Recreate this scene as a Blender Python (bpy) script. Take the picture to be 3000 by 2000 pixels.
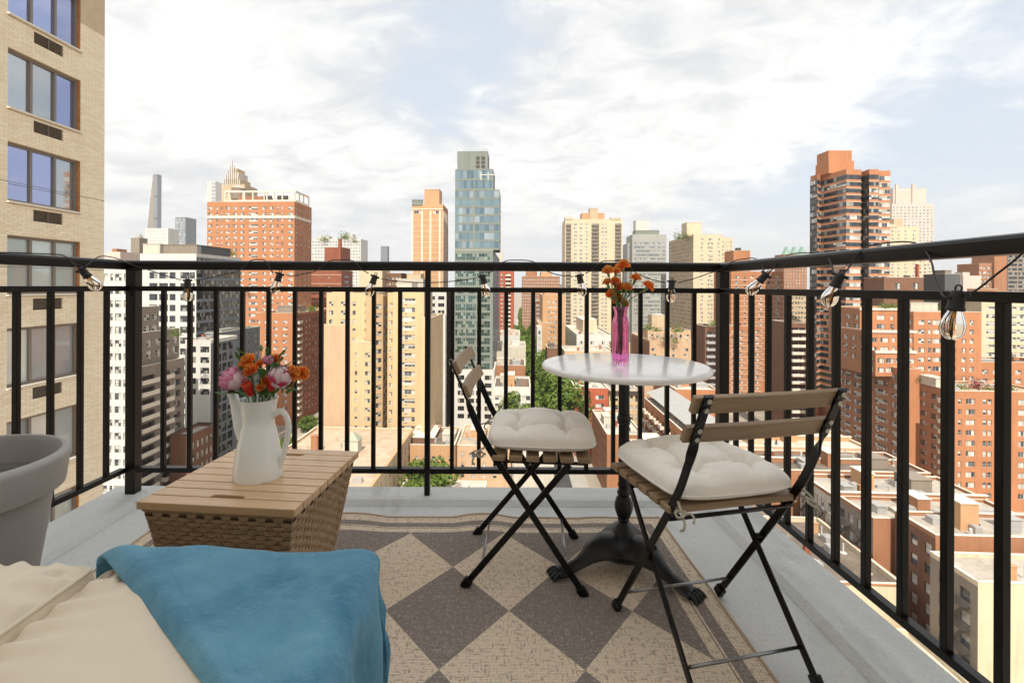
import bpy, bmesh, math, random
from mathutils import Vector, Matrix, noise as mn
random.seed(7)
S = bpy.context.scene
for o in list(bpy.data.objects): bpy.data.objects.remove(o)
# ---------------------------------------------------------------- camera
F, CX, CY, ROLL, ZC = 1440.0, 1440.0, 837.0, 0.004, 1.02
cam = bpy.data.cameras.new('camera'); co = bpy.data.objects.new('camera', cam)
S.collection.objects.link(co)
cam.sensor_width = 36; cam.lens = 36*F/3000; cam.shift_x = 0.02; cam.shift_y = -0.05433
cam.clip_start = 0.05; cam.clip_end = 12000
co.matrix_world = Matrix.Translation((0, 0, ZC)) @ Matrix.Rotation(math.pi/2, 4, 'X') @ Matrix.Rotation(ROLL, 4, 'Z')
S.camera = co
# ---------------------------------------------------------------- light
SUN_EL, SUN_AZ = math.radians(50), math.radians(3)      # sun stands behind the camera (-Y)
SUN_STR, SKY_STR, EXPO = 2.25, 0.1, 1.52
S.view_settings.view_transform = 'Standard'; S.view_settings.look = 'None'
S.view_settings.exposure = EXPO; S.view_settings.gamma = 1; S.view_settings.use_curve_mapping = False
sl = bpy.data.lights.new('sun', 'SUN'); sl.energy = SUN_STR; sl.angle = math.radians(.55); sl.color = (1, .91, .76)
so = bpy.data.objects.new('sun', sl); S.collection.objects.link(so)
sd = Vector((math.sin(-SUN_AZ)*math.cos(SUN_EL), -math.cos(SUN_AZ)*math.cos(SUN_EL), math.sin(SUN_EL)))
so.rotation_euler = sd.to_track_quat('Z', 'Y').to_euler()
so.location = (0, -20, 60)
w = bpy.data.worlds.new('World'); S.world = w; w.use_nodes = True
nt = w.node_tree; N = nt.nodes; L = nt.links; N.clear()
wo = N.new('ShaderNodeOutputWorld'); bg = N.new('ShaderNodeBackground'); bg.inputs[1].default_value = SKY_STR
L.new(bg.outputs[0], wo.inputs[0])
sky = N.new('ShaderNodeTexSky'); sky.sky_type = 'NISHITA'; sky.sun_disc = False
sky.sun_elevation = SUN_EL; sky.sun_rotation = math.radians(180)+SUN_AZ
sky.dust_density = 2.5; sky.air_density = 1.0; sky.ozone_density = 1.5
tc = N.new('ShaderNodeTexCoord')
def wmath(op, a, b=None, clamp=False):
    n = N.new('ShaderNodeMath'); n.operation = op; n.use_clamp = clamp
    for i, v in enumerate((a, b)):
        if v is None: continue
        if isinstance(v, (int, float)): n.inputs[i].default_value = v
        else: L.new(v, n.inputs[i])
    return n.outputs[0]
def wvm(op, a, b=None):
    n = N.new('ShaderNodeVectorMath'); n.operation = op
    for i, v in enumerate((a, b)):
        if v is None: continue
        if isinstance(v, tuple): n.inputs[i].default_value = v
        else: L.new(v, n.inputs[i])
    return n
def wnoise(vec, scale, detail, rough, dist=0):
    n = N.new('ShaderNodeTexNoise'); n.inputs['Scale'].default_value = scale; n.inputs['Detail'].default_value = detail
    n.inputs['Roughness'].default_value = rough; n.inputs['Distortion'].default_value = dist
    L.new(vec, n.inputs['Vector']); return n.outputs[0]
def wramp(v, a, b):
    n = N.new('ShaderNodeMapRange'); n.interpolation_type = 'SMOOTHSTEP'
    n.inputs[1].default_value = a; n.inputs[2].default_value = b
    L.new(v, n.inputs[0]); return n.outputs[0]
# clouds lie on a flat layer high above: the direction is divided by its height
sx = N.new('ShaderNodeSeparateXYZ'); L.new(tc.outputs['Generated'], sx.inputs[0])
hz = wmath('ADD', wmath('MAXIMUM', sx.outputs[2], 0.0), 0.22)
cb = N.new('ShaderNodeCombineXYZ')
L.new(wmath('DIVIDE', sx.outputs[0], hz), cb.inputs[0]); L.new(wmath('DIVIDE', sx.outputs[1], hz), cb.inputs[1])
mp = N.new('ShaderNodeMapping'); L.new(cb.outputs[0], mp.inputs[0]); mp.inputs['Scale'].default_value = (1.0, 1.25, 1)
mp.inputs['Rotation'].default_value = (0, 0, math.radians(28)); mp.inputs['Location'].default_value = (3.1, 1.7, 0)
n1 = wnoise(mp.outputs[0], 1.1, 9, .58, .35); n2 = wnoise(mp.outputs[0], 4.5, 8, .62, .5)
def dirmask(px, py, wid):      # a wide opening in the cloud layer around one compass direction and height
    v = Vector(((px-CX)/F, 1, (CY-py)/F)).normalized()
    d = wvm('DOT_PRODUCT', tc.outputs['Generated'], tuple(v)).outputs['Value']
    return wramp(d, math.cos(wid), 1.0)
cov = wmath('ADD', wmath('MULTIPLY', n1, .62), wmath('MULTIPLY', n2, .46))
for px, py, wid, am in ((1420, 60, .20, -.08), (1370, 250, .12, -.08), (1230, 340, .12, -.085), (1000, 60, .25, -.04), (2760, 250, .22, -.07), (2900, 520, .36, -.10), (2350, 560, .30, -.08), (2100, 640, .3, -.05),
                        (2750, 20, .14, -.05), (1950, 250, .34, .08), (500, 300, .6, .12), (2400, 130, .22, .09), (1700, 500, .4, .06)):
    cov = wmath('ADD', cov, wmath('MULTIPLY', dirmask(px, py, wid), am))
cl = wramp(cov, .32, .58)
ccol = N.new('ShaderNodeMix'); ccol.data_type = 'RGBA'
L.new(wramp(wmath('ADD', wmath('MULTIPLY', n2, .5), wmath('MULTIPLY', n1, .5)), .36, .62), ccol.inputs[0]); ccol.inputs[6].default_value = (2.75, 2.8, 2.88, 1); ccol.inputs[7].default_value = (4.1, 4.04, 3.95, 1)
# the open sky: Nishita lifted by thin haze
hzc = N.new('ShaderNodeMix'); hzc.data_type = 'RGBA'; hzc.inputs[0].default_value = .85
L.new(sky.outputs[0], hzc.inputs[6]); hzc.inputs[7].default_value = (2.6, 2.82, 3.05, 1)
mx = N.new('ShaderNodeMix'); mx.data_type = 'RGBA'
L.new(cl, mx.inputs[0]); L.new(hzc.outputs[2], mx.inputs[6]); L.new(ccol.outputs[2], mx.inputs[7])
# towards the horizon everything pales
mh = N.new('ShaderNodeMix'); mh.data_type = 'RGBA'
L.new(wramp(sx.outputs[2], .20, -.02), mh.inputs[0]); L.new(mx.outputs[2], mh.inputs[6]); mh.inputs[7].default_value = (3.3, 3.35, 3.38, 1)
L.new(mh.outputs[2], bg.inputs[0])

# ---------------------------------------------------------------- helpers
def uv_(x, y):
    dx, dy = x-CX, y-CY
    return dx+dy*ROLL, dy-dx*ROLL
def W(x, y, d):
    u, v = uv_(x, y); return Vector((u*d/F, d, ZC-v*d/F))
def Wz(x, y, z):
    u, v = uv_(x, y); d = (ZC-z)*F/v; return Vector((u*d/F, d, z))
def tag(o, label=None, cat=None, group=None, kind=None):
    if label: o['label'] = label
    if cat: o['category'] = cat
    if group: o['group'] = group
    if kind: o['kind'] = kind
    return o
def empty(name, loc=(0, 0, 0), rz=0, label=None, cat=None, group=None):
    o = bpy.data.objects.new(name, None); S.collection.objects.link(o)
    o.location = loc; o.rotation_euler = (0, 0, rz); o.empty_display_size = .1
    return tag(o, label, cat, group)
class MB:
    def __init__(s): s.v = []; s.f = []; s.m = []; s.uv = []
    def add(s, vs, fs, mi=0, uvs=None):
        b = len(s.v); s.v += [tuple(p) for p in vs]
        for k, f in enumerate(fs):
            s.f.append(tuple(i+b for i in f)); s.m.append(mi)
            s.uv.append(uvs[k] if uvs else None)
    def quad(s, a, b, c, d, mi=0): s.add((a, b, c, d), ((0, 1, 2, 3),), mi)
    def box(s, c, sz, R=None, mi=0, taper=1):
        hx, hy, hz = sz[0]/2, sz[1]/2, sz[2]/2
        vs = [Vector((x*hx*(taper if z > 0 else 1), y*hy*(taper if z > 0 else 1), z*hz)) for z in (-1, 1) for x, y in ((-1, -1), (1, -1), (1, 1), (-1, 1))]
        if R is not None: vs = [R @ v for v in vs]
        c = Vector(c)
        s.add([v+c for v in vs], ((3, 2, 1, 0), (4, 5, 6, 7), (0, 1, 5, 4), (1, 2, 6, 5), (2, 3, 7, 6), (3, 0, 4, 7)), mi)
    def bar(s, a, b, wx, wy, up=(0, 0, 1), mi=0):          # a rectangular bar from a to b
        a, b = Vector(a), Vector(b); d = (b-a); l = d.length; d.normalize()
        x = d.cross(Vector(up))
        if x.length < 1e-4: x = d.cross(Vector((0, 1, 0)))
        x.normalize(); y = x.cross(d)
        R = Matrix((x, y, d)).transposed()
        s.box((a+b)/2, (wx, wy, l), R, mi)
    def tube(s, pts, r, n=8, mi=0, cap=True, flat=1.0, up=(0, 0, 1)):
        pts = [Vector(p) for p in pts]; m = len(pts)
        rs = r if isinstance(r, (list, tuple)) else [r]*m
        vs = []; prev = None
        for i, p in enumerate(pts):
            t = (pts[min(i+1, m-1)]-pts[max(i-1, 0)]).normalized()
            if prev is None:
                x = t.cross(Vector(up))
                if x.length < 1e-3: x = t.cross(Vector((1, 0, 0)))
            else:
                x = prev-t*prev.dot(t)
            x.normalize(); prev = x; y = t.cross(x)
            for k in range(n):
                a = 2*math.pi*k/n
                vs.append(p+x*math.cos(a)*rs[i]+y*math.sin(a)*rs[i]*flat)
        fs = [(i*n+k, i*n+(k+1) % n, (i+1)*n+(k+1) % n, (i+1)*n+k) for i in range(m-1) for k in range(n)]
        if cap: fs += [tuple(range(n))[::-1], tuple(range((m-1)*n, m*n))]
        s.add(vs, fs, mi)
    def lathe(s, prof, n=32, c=(0, 0, 0), mi=0, cap=True, mod=None):
        c = Vector(c); vs = []; m = len(prof)
        for i, (r, z) in enumerate(prof):
            for k in range(n):
                a = 2*math.pi*k/n; rr = r*(mod(a, i) if mod else 1)
                vs.append(c+Vector((rr*math.cos(a), rr*math.sin(a), z)))
        fs = [(i*n+k, i*n+(k+1) % n, (i+1)*n+(k+1) % n, (i+1)*n+k) for i in range(m-1) for k in range(n)]
        if cap: fs += [tuple(range(n))[::-1], tuple(range((m-1)*n, m*n))]
        s.add(vs, fs, mi)
    def grid(s, fn, nu, nv, mi=0, closed=False):
        vs = []; uvs = []
        for j in range(nv+1):
            for i in range(nu+1): vs.append(fn(i/nu, j/nv))
        fs = []
        for j in range(nv):
            for i in range(nu):
                a = j*(nu+1)+i; fs.append((a, a+1, a+nu+2, a+nu+1))
                uvs.append(((i/nu, j/nv), ((i+1)/nu, j/nv), ((i+1)/nu, (j+1)/nv), (i/nu, (j+1)/nv)))
        s.add(vs, fs, mi, uvs)
    def mesh(s, name, mats, smooth=False):
        me = bpy.data.meshes.new(name); me.from_pydata(s.v, [], s.f)
        for m in (mats if isinstance(mats, (list, tuple)) else [mats]): me.materials.append(m)
        me.polygons.foreach_set('material_index', s.m)
        if smooth: me.polygons.foreach_set('use_smooth', [True]*len(s.f))
        if any(u for u in s.uv):
            ul = me.uv_layers.new(name='UVMap'); k = 0
            for f, u in zip(s.f, s.uv):
                for q in range(len(f)):
                    if u: ul.data[k].uv = u[q]
                    k += 1
        me.validate(); me.update()
        return me
    def build(s, name, mats, parent=None, smooth=False, bevel=0, seg=2, auto=None, loc=None):
        me = s.mesh(name, mats, smooth)
        o = bpy.data.objects.new(name, me); S.collection.objects.link(o)
        if loc is not None: o.location = loc
        if parent is not None: o.parent = parent
        if bevel:
            b = o.modifiers.new('bevel', 'BEVEL'); b.width = bevel; b.segments = seg; b.limit_method = 'ANGLE'; b.angle_limit = .6
            b.harden_normals = False
        if auto:
            bm = bmesh.new(); bm.from_mesh(me)
            for e in bm.edges: e.smooth = e.calc_face_angle(0) < auto
            for f in bm.faces: f.smooth = True
            bm.to_mesh(me); bm.free()
        return o
def inst(me, name, parent=None, loc=(0, 0, 0), rot=(0, 0, 0), sc=None):
    o = bpy.data.objects.new(name, me); S.collection.objects.link(o)
    o.location = loc; o.rotation_euler = rot
    if sc is not None: o.scale = sc if isinstance(sc, tuple) else (sc, sc, sc)
    if parent is not None: o.parent = parent
    return o
def kids(o): return [c for c in S.objects if c.parent == o]
def copy_tree(o, parent=None, kidmap=None):
    if kidmap is None:
        kidmap = {}
        for c in S.objects:
            if c.parent: kidmap.setdefault(c.parent.name, []).append(c)
    c = o.copy(); S.collection.objects.link(c); c.parent = parent
    for ch in kidmap.get(o.name, []): copy_tree(ch, c, kidmap)
    return c
def catmull(pts, n=8):
    pts = [Vector(p) for p in pts]; out = []
    P = [pts[0]*2-pts[1]]+pts+[pts[-1]*2-pts[-2]]
    for i in range(1, len(P)-2):
        a, b, c, d = P[i-1:i+3]
        for k in range(n):
            t = k/n
            out.append(.5*((2*b)+(c-a)*t+(2*a-5*b+4*c-d)*t*t+(3*b-a-3*c+d)*t**3))
    out.append(pts[-1]); return out

# ---------------------------------------------------------------- materials
class NT:
    def __init__(s, name):
        s.m = bpy.data.materials.new(name); s.m.use_nodes = True; s.t = s.m.node_tree
        s.b = s.t.nodes['Principled BSDF']; s.o = s.t.nodes['Material Output']
    def n(s, t, **kw):
        q = s.t.nodes.new(t)
        for k, v in kw.items():
            if hasattr(q, k): setattr(q, k, v)
        return q
    def l(s, a, b): s.t.links.new(a, b)
    def set(s, **kw):
        for k, v in kw.items(): s.b.inputs[k.replace('_', ' ')].default_value = v
        return s
    def coord(s, kind='Object', scale=(1, 1, 1), rot=(0, 0, 0)):
        t = s.n('ShaderNodeTexCoord'); mp = s.n('ShaderNodeMapping'); mp.inputs['Scale'].default_value = scale
        mp.inputs['Rotation'].default_value = rot
        s.l(t.outputs[kind], mp.inputs[0]); return mp.outputs[0]
    def noise(s, vec, scale, detail=4, rough=.55, dist=0):
        q = s.n('ShaderNodeTexNoise'); q.inputs['Scale'].default_value = scale; q.inputs['Detail'].default_value = detail
        q.inputs['Roughness'].default_value = rough; q.inputs['Distortion'].default_value = dist
        if vec is not None: s.l(vec, q.inputs['Vector'])
        return q.outputs[0]
    def ramp(s, v, *stops):
        q = s.n('ShaderNodeValToRGB'); e = q.color_ramp.elements
        while len(e) > 1: e.remove(e[-1])
        e[0].position = stops[0][0]; e[0].color = (*stops[0][1], 1) if len(stops[0][1]) == 3 else stops[0][1]
        for p, c in stops[1:]:
            k = e.new(p); k.color = (*c, 1)
        s.l(v, q.inputs[0]); return q.outputs[0]
    def mr(s, v, a, b, c=0, d=1):
        q = s.n('ShaderNodeMapRange')
        for i, x in enumerate((a, b, c, d)): q.inputs[i+1].default_value = x
        s.l(v, q.inputs[0]); return q.outputs[0]
    def mix(s, f, a, b, mode='MIX'):
        q = s.n('ShaderNodeMix'); q.data_type = 'RGBA'; q.blend_type = mode
        for i, x in ((0, f), (6, a), (7, b)):
            if isinstance(x, (int, float)): q.inputs[i].default_value = x
            elif isinstance(x, tuple): q.inputs[i].default_value = (*x, 1) if len(x) == 3 else x
            else: s.l(x, q.inputs[i])
        return q.outputs[2]
    def math(s, op, a, b=0):
        q = s.n('ShaderNodeMath'); q.operation = op
        for i, x in enumerate((a, b)):
            if isinstance(x, (int, float)): q.inputs[i].default_value = x
            else: s.l(x, q.inputs[i])
        return q.outputs[0]
    def bump(s, h, dist=.002, st=1):
        q = s.n('ShaderNodeBump'); q.inputs['Distance'].default_value = dist; q.inputs['Strength'].default_value = st
        s.l(h, q.inputs['Height']); s.l(q.outputs[0], s.b.inputs['Normal']); return q
    def col(s, c): s.l(c, s.b.inputs['Base Color'])
def simple(name, col, rough=.6, metal=0, var=0, vs=20, bump=0, bs=60, **kw):
    t = NT(name); t.set(Base_Color=(*col, 1), Roughness=rough, Metallic=metal, **kw)
    if var:
        c = t.coord(); n = t.noise(c, vs, 5)
        t.col(t.mix(t.mr(n, .25, .75), tuple(x*(1-var) for x in col), tuple(min(1, x*(1+var)) for x in col)))
    if bump:
        t.bump(t.noise(t.coord(), bs, 4), bump)
    return t.m
def wallmat(name, col, var=.12, course=.25, rowvar=.1, bump=0, rough=.85, stain=.25):
    """masonry seen from afar: large uneven tone, faint courses, weather streaks"""
    t = NT(name); t.set(Roughness=rough)
    c = t.coord('Object'); a = t.noise(c, .12, 5, .6); b = t.noise(t.coord('Object', (1.2, 1.2, 7)), 1.5, 3, .6)
    st = t.noise(t.coord('Object', (1.3, 1.3, .08)), 1.0, 4, .6)
    k = t.mix(t.mr(a, .3, .7), tuple(x*(1-var) for x in col), tuple(min(1, x*(1+var)) for x in col))
    k = t.mix(t.mr(b, .35, .7, 0, rowvar*4.5), k, tuple(x*.6 for x in col))
    pt = t.noise(t.coord('Object', (1, 1, .5)), .45, 2, .5); k = t.mix(t.mr(pt, .58, .64, 0, .22), k, tuple(x*.68 for x in col))
    k = t.mix(t.mr(st, .5, .8, 0, stain*1.6), k, tuple(x*.42 for x in col))
    t.col(k); return t.m
M = {}
def glassmat(name, dark=(.02, .025, .03), curtain=(.55, .52, .46), share=.35, metal=.0, rough=.06, dark2=None):
    t = NT(name); t.set(Roughness=rough, Metallic=metal, Specular_IOR_Level=.9)
    oi = t.n('ShaderNodeObjectInfo'); g = t.n('ShaderNodeNewGeometry')
    r = t.math('FRACT', t.math('ADD', oi.outputs['Random'], g.outputs['Random Per Island']))
    r2 = t.math('FRACT', t.math('MULTIPLY', r, 7.31))
    base = t.mix(r2, dark, dark2 or tuple(x*3 for x in dark))
    cur = t.mix(r2, curtain, tuple(x*.6 for x in curtain))
    t.col(t.mix(t.math('LESS_THAN', r, share), base, cur)); return t.m
M['glass'] = glassmat('window glass', (.03, .036, .042), (.62, .6, .55), .6)
M['glass_dk'] = glassmat('dark window glass', (.012, .014, .018), (.3, .3, .28), .2)
M['glass_gr'] = glassmat('green curtain glass', (.10, .17, .15), (.36, .44, .39), .25, metal=.55, rough=.07, dark2=(.045, .08, .075))
M['glass_bl'] = glassmat('blue curtain glass', (.23, .33, .37), (.42, .5, .54), .25, metal=.6, rough=.06, dark2=(.14, .21, .25))
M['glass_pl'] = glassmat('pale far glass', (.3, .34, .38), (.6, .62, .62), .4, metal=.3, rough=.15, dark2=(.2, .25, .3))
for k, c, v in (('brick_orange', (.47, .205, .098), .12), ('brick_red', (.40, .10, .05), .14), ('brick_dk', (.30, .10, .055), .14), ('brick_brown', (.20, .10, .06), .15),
                ('brick_tan', (.54, .32, .17), .1), ('brick_mid', (.36, .17, .09), .14),  # mid brick is also painted on orange blocks' flanks to stand for shade
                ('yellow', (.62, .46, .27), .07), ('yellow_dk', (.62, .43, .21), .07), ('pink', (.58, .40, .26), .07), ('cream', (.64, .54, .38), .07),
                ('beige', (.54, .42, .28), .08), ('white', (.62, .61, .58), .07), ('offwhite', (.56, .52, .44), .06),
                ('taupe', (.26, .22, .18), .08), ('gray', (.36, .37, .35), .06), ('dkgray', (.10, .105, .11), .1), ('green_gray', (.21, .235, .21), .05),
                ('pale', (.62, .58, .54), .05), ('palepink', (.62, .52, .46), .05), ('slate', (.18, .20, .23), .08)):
    M[k] = wallmat('masonry '+k, c, v)
M['slab'] = simple('cast stone', (.66, .6, .5), .8, var=.1, vs=2)
M['frame_w'] = simple('white window frame', (.62, .60, .56), .5)
M['frame_d'] = simple('dark window frame', (.09, .085, .08), .5)
M['frame_g'] = simple('grey green mullion', (.26, .29, .27), .5)
M['metal_w'] = simple('grey sheet metal', (.42, .42, .41), .5, .3, var=.1, vs=3)
M['louver'] = simple('dark louver', (.05, .045, .04), .6)
def roofmat(name, a, b, sc=.25):
    t = NT(name); t.set(Roughness=.9); c = t.coord(); n = t.noise(c, sc, 8, .65, .6); n2 = t.noise(t.coord('Object', (1, 1, 1), (0, 0, .3)), sc*6, 6, .7)
    k = t.mix(t.mr(n, .35, .65), a, b); k = t.mix(t.mr(n2, .45, .8, 0, .5), k, tuple(x*.5 for x in a)); t.col(k); return t.m
M['roof_w'] = roofmat('white coated roof', (.40, .36, .30), (.62, .57, .49))
M['roof_g'] = roofmat('grey roll roof', (.32, .28, .24), (.48, .44, .39))
M['roof_d'] = roofmat('dark tar roof', (.12, .095, .075), (.2, .165, .135))
M['roof_p'] = roofmat('pinkish paver roof', (.38, .29, .21), (.54, .43, .33))
# ================================================================ CITY
TH = math.radians(2.98); cT, sT = math.cos(TH), math.sin(TH)
GZ = -60.0
NW = [0]
rw = random.Random(5)
WCACHE = {}
def unit(style, w, h):
    """one window: frame sheet, panes standing just proud of it; x along the wall, -y outwards, origin at lower left"""
    key = (style, round(w, 2), round(h, 2))
    if key in WCACHE: return WCACHE[key]
    m = MB(); win_into(m, style, w, h, lambda x, y, z: (x, y, z))
    mt = WSTYLE[style][0]
    me = m.mesh('window', [M[mt[0]], M[mt[1]], M['metal_w']]); WCACHE[key] = me; return me
#            materials (frame, glass)      panes, transom, frame width, ac
WSTYLE = {
 'dbl':  (('frame_w', 'glass'), 2, 1, .12), 'dbld': (('frame_d', 'glass'), 2, 1, .06), 'tri': (('frame_w', 'glass'), 3, 0, .09), 'quad': (('frame_w', 'glass'), 4, 1, .09),
 'trid': (('frame_d', 'glass_dk'), 3, 0, .07), 'sgl': (('frame_w', 'glass'), 1, 1, .09), 'sgld': (('frame_d', 'glass'), 1, 1, .06), 'duo': (('frame_d', 'glass_dk'), 2, 0, .07),
 'cur': (('frame_g', 'glass_gr'), 5, 1, .06), 'curb': (('frame_g', 'glass_bl'), 5, 0, .06), 'curd': (('frame_d', 'glass_dk'), 5, 1, .07), 'strip': (('frame_d', 'glass_dk'), 4, 0, .05),
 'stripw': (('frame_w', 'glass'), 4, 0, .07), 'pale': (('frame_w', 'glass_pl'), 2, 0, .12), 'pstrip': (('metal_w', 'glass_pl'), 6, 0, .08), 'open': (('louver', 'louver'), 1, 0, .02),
 'dblac': (('frame_w', 'glass'), 2, 1, .09), 'quadac': (('frame_w', 'glass'), 4, 1, .08), 'quadd': (('frame_d', 'glass'), 4, 1, .07),
}
def win_into(m, style, w, h, T, mi0=0):
    _, n, tr, fw = WSTYLE[style]
    m.quad(T(0, 0, 0), T(w, 0, 0), T(w, 0, h), T(0, 0, h), mi0)
    pw = (w-fw*(n+1))/n; ph = (h-fw*(2+tr))/(1+tr)
    for i in range(n):
        for j in range(1+tr):
            x = fw+i*(pw+fw); z = fw+j*(ph+fw)
            if pw > 0: m.quad(T(x, -.03, z), T(x+pw, -.03, z), T(x+pw, -.03, z+ph), T(x, -.03, z+ph), mi0+1)
    if style.endswith('ac'):
        x = w*.28; a, b = .34, .30
        P = [T(x+p*a, q, -.42+r*b) for r in (0, 1) for p, q in ((0, -.45), (2, -.45), (2, .05), (0, .05))]
        m.add(P, ((0, 1, 5, 4), (1, 2, 6, 5), (3, 0, 4, 7), (4, 5, 6, 7)), mi0+2)
class Bld: pass
def facade(B, o, ax, w, z0, z1, sp, rot):
    """a wall with real window openings. o: local corner, ax: local unit along the wall, outward = ax turned clockwise"""
    out = Vector((ax.y, -ax.x, 0)); wall = B.wall; rc = sp.get('rc', .22)
    P = lambda u, z, d=0: o+ax*u-out*d+Vector((0, 0, z))
    fh, wh, sill = sp['fh'], sp['wh'], sp.get('sill', .9); top = sp.get('top', .9)
    cols = []
    if 'cols' in sp:
        for c in sp['cols']: cols.append((c[0]*w, c[1], c[2] if len(c) > 2 else sp['style']))     # centre fraction, width, style
    else:
        n, ww = sp['n'], sp['ww']; mg = sp.get('mg', 0)
        for i in range(n): cols.append((mg+(w-2*mg)*(i+.5)/n, ww, sp['style']))
    cols = [(c-ww/2, c+ww/2, st) for c, ww, st in cols if c-ww/2 > .05 and c+ww/2 < w-.05]
    zmin = max(z0+.25, sp.get('zmin', -58)); rows = []
    z = z1-top-wh
    k = 0
    while z > zmin and k < sp.get('max', 99): rows.append(z); z -= fh; k += 1
    mi = sp.get('mi', 0); cur = z1
    for z in rows:
        wall.quad(P(0, z+wh), P(w, z+wh), P(w, cur), P(0, cur), mi)
        u = 0
        for a, b, st in cols:
            wall.quad(P(u, z), P(a, z), P(a, z+wh), P(u, z+wh), mi)
            wall.quad(P(a, z), P(b, z), P(b, z, rc), P(a, z, rc), mi); wall.quad(P(a, z+wh, rc), P(b, z+wh, rc), P(b, z+wh), P(a, z+wh), mi)
            wall.quad(P(a, z), P(a, z, rc), P(a, z+wh, rc), P(a, z+wh), mi); wall.quad(P(b, z, rc), P(b, z), P(b, z+wh), P(b, z+wh, rc), mi)
            u = b
            if sp.get('obj', 1) and B.nwin < 300:
                B.nwin += 1; NW[0] += 1
                inst(unit(st, b-a, wh), 'window', B.root, P(a, z, rc), (0, 0, rot))
            else:
                key = WSTYLE[st][0]
                mm = B.stuff.setdefault(key, MB()); win_into(mm, st, b-a, wh, lambda x, y, zz, a=a, z=z: P(a+x, z+zz, rc+y))
            if sp.get('slab'):         # balcony in front of this column
                if sp['slab'] == st:
                    B.balc(P((a+b)/2, z), ax, out, (b-a)+.6)
        wall.quad(P(u, z), P(w, z), P(w, z+wh), P(u, z+wh), mi)
        if sp.get('course'): B.band.add([P(-.02, z-sp['course'], -.05), P(w+.02, z-sp['course'], -.05), P(w+.02, z-sp['course']+.22, -.05), P(-.02, z-sp['course']+.22, -.05)], ((0, 1, 2, 3),))
        cur = z
    wall.quad(P(0, z0), P(w, z0), P(w, cur), P(0, cur), mi)
def bld(name, label, x0, x1, yt, d, xs=None, D=12, wall='brick_red', roof='roof_g', side='R', fr=None, sd=None, para=.9, zb=GZ, zt=None, cat='building', group=None, pent=(), sidewall=None, band='slab', frlam=0, clutter=True):
    B = Bld(); B.nwin = 0; B.stuff = {}; B.wall = MB(); B.band = MB(); B.bal = MB(); B.glassb = MB()
    X0 = (x0-CX)*d/F; t = (x1-CX)/F
    w = (t*d-X0)/(cT+t*sT); A = Vector((X0, d)); C1 = A+Vector((cT, -sT))*w
    if xs is not None:
        ts = (xs-CX)/F; Q = C1 if side == 'R' else A
        D = (ts*Q.y-Q.x)/(sT-ts*cT)
    if zt is None: zt = ZC-uv_(x0, yt)[1]*d/F
    B.root = empty(name, (X0, d, zb), -TH, label, cat, group)
    h = zt-zb
    def balc(p, ax, out, wd, dp=1.2):
        c = p+out*(dp/2)+Vector((0, 0, -.1)); e = ax*(wd/2); f = out*(dp/2)
        vs = [c+s*e+q*f+Vector((0, 0, z)) for z in (-.12, .1, 1.0) for s, q in ((-1, -1), (1, -1), (1, 1), (-1, 1))]
        B.bal.add(vs, ((3, 2, 1, 0), (4, 5, 6, 7), (0, 1, 5, 4), (1, 2, 6, 5), (2, 3, 7, 6), (3, 0, 4, 7), (5, 6, 10, 9), (6, 7, 11, 10), (7, 4, 8, 11)))
    B.balc = balc
    def fac(o, ax, wd, spc, rot, smat=0):
        if spc: facade(B, Vector(o), Vector(ax), wd, 0, h, dict(spc, mi=smat, zmin=spc.get('zmin', -58)-zb), rot)
        else:
            o = Vector(o); ax = Vector(ax); B.wall.quad(o, o+ax*wd, o+ax*wd+Vector((0, 0, h)), o+Vector((0, 0, h)), smat)
    sm = 1 if sidewall else 0
    fac((0, 0, 0), (1, 0, 0), w, fr, 0, 0)
    fac((w, 0, 0), (0, 1, 0), D, sd if side == 'R' else None, math.pi/2, sm)
    fac((0, D, 0), (0, -1, 0), D, sd if side == 'L' else None, -math.pi/2, sm)
    fac((w, D, 0), (-1, 0, 0), w, None, math.pi, 0)
    # parapet
    pt = .35
    for c, s_ in (((w/2, pt/2, h+para/2), (w, pt, para)), ((w/2, D-pt/2, h+para/2), (w, pt, para)), ((pt/2, D/2, h+para/2), (pt, D-2*pt, para)), ((w-pt/2, D/2, h+para/2), (pt, D-2*pt, para))):
        B.wall.box(c, s_, mi=0)
        B.band.box((c[0], c[1], h+para+.05), (s_[0]+.1, s_[1]+.1, .1))
    B.wall.build('wall', [M[wall], M[sidewall or wall]], B.root)
    m = MB(); m.quad((pt, pt, h+.05), (w-pt, pt, h+.05), (w-pt, D-pt, h+.05), (pt, D-pt, h+.05)); m.build('roof', M[roof], B.root)
    B.band.build('coping' if not (fr or {}).get('course') else 'stone_course', M[band], B.root)
    if B.bal.v: B.bal.build('balconies', M[(fr or sd).get('balmat', 'slab')], B.root)['kind'] = 'stuff'
    for key, mm in B.stuff.items():
        o = mm.build('windows', [M[key[0]], M[key[1]], M['metal_w']], B.root); o['kind'] = 'stuff'
    for pn in pent:      # (name, u0, u1, v0, v1, height, material [, z offset])
        nm, u0, u1, v0, v1, hh, mt = pn[:7]; zo = pn[7] if len(pn) > 7 else 0
        m = MB(); m.box(((u0+u1)/2*w, (v0+v1)/2*D, h+.05+zo+hh/2), ((u1-u0)*w, (v1-v0)*D, hh)); o = m.build(nm, M[mt], B.root)
        if mt not in ('roof_w',): 
            m = MB(); m.box(((u0+u1)/2*w, (v0+v1)/2*D, h+.05+zo+hh+.08), ((u1-u0)*w+.3, (v1-v0)*D+.3, .16)); m.build('cap', M['slab' if mt.startswith(('brick', 'y', 'cr', 'be')) else mt], o)
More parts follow.
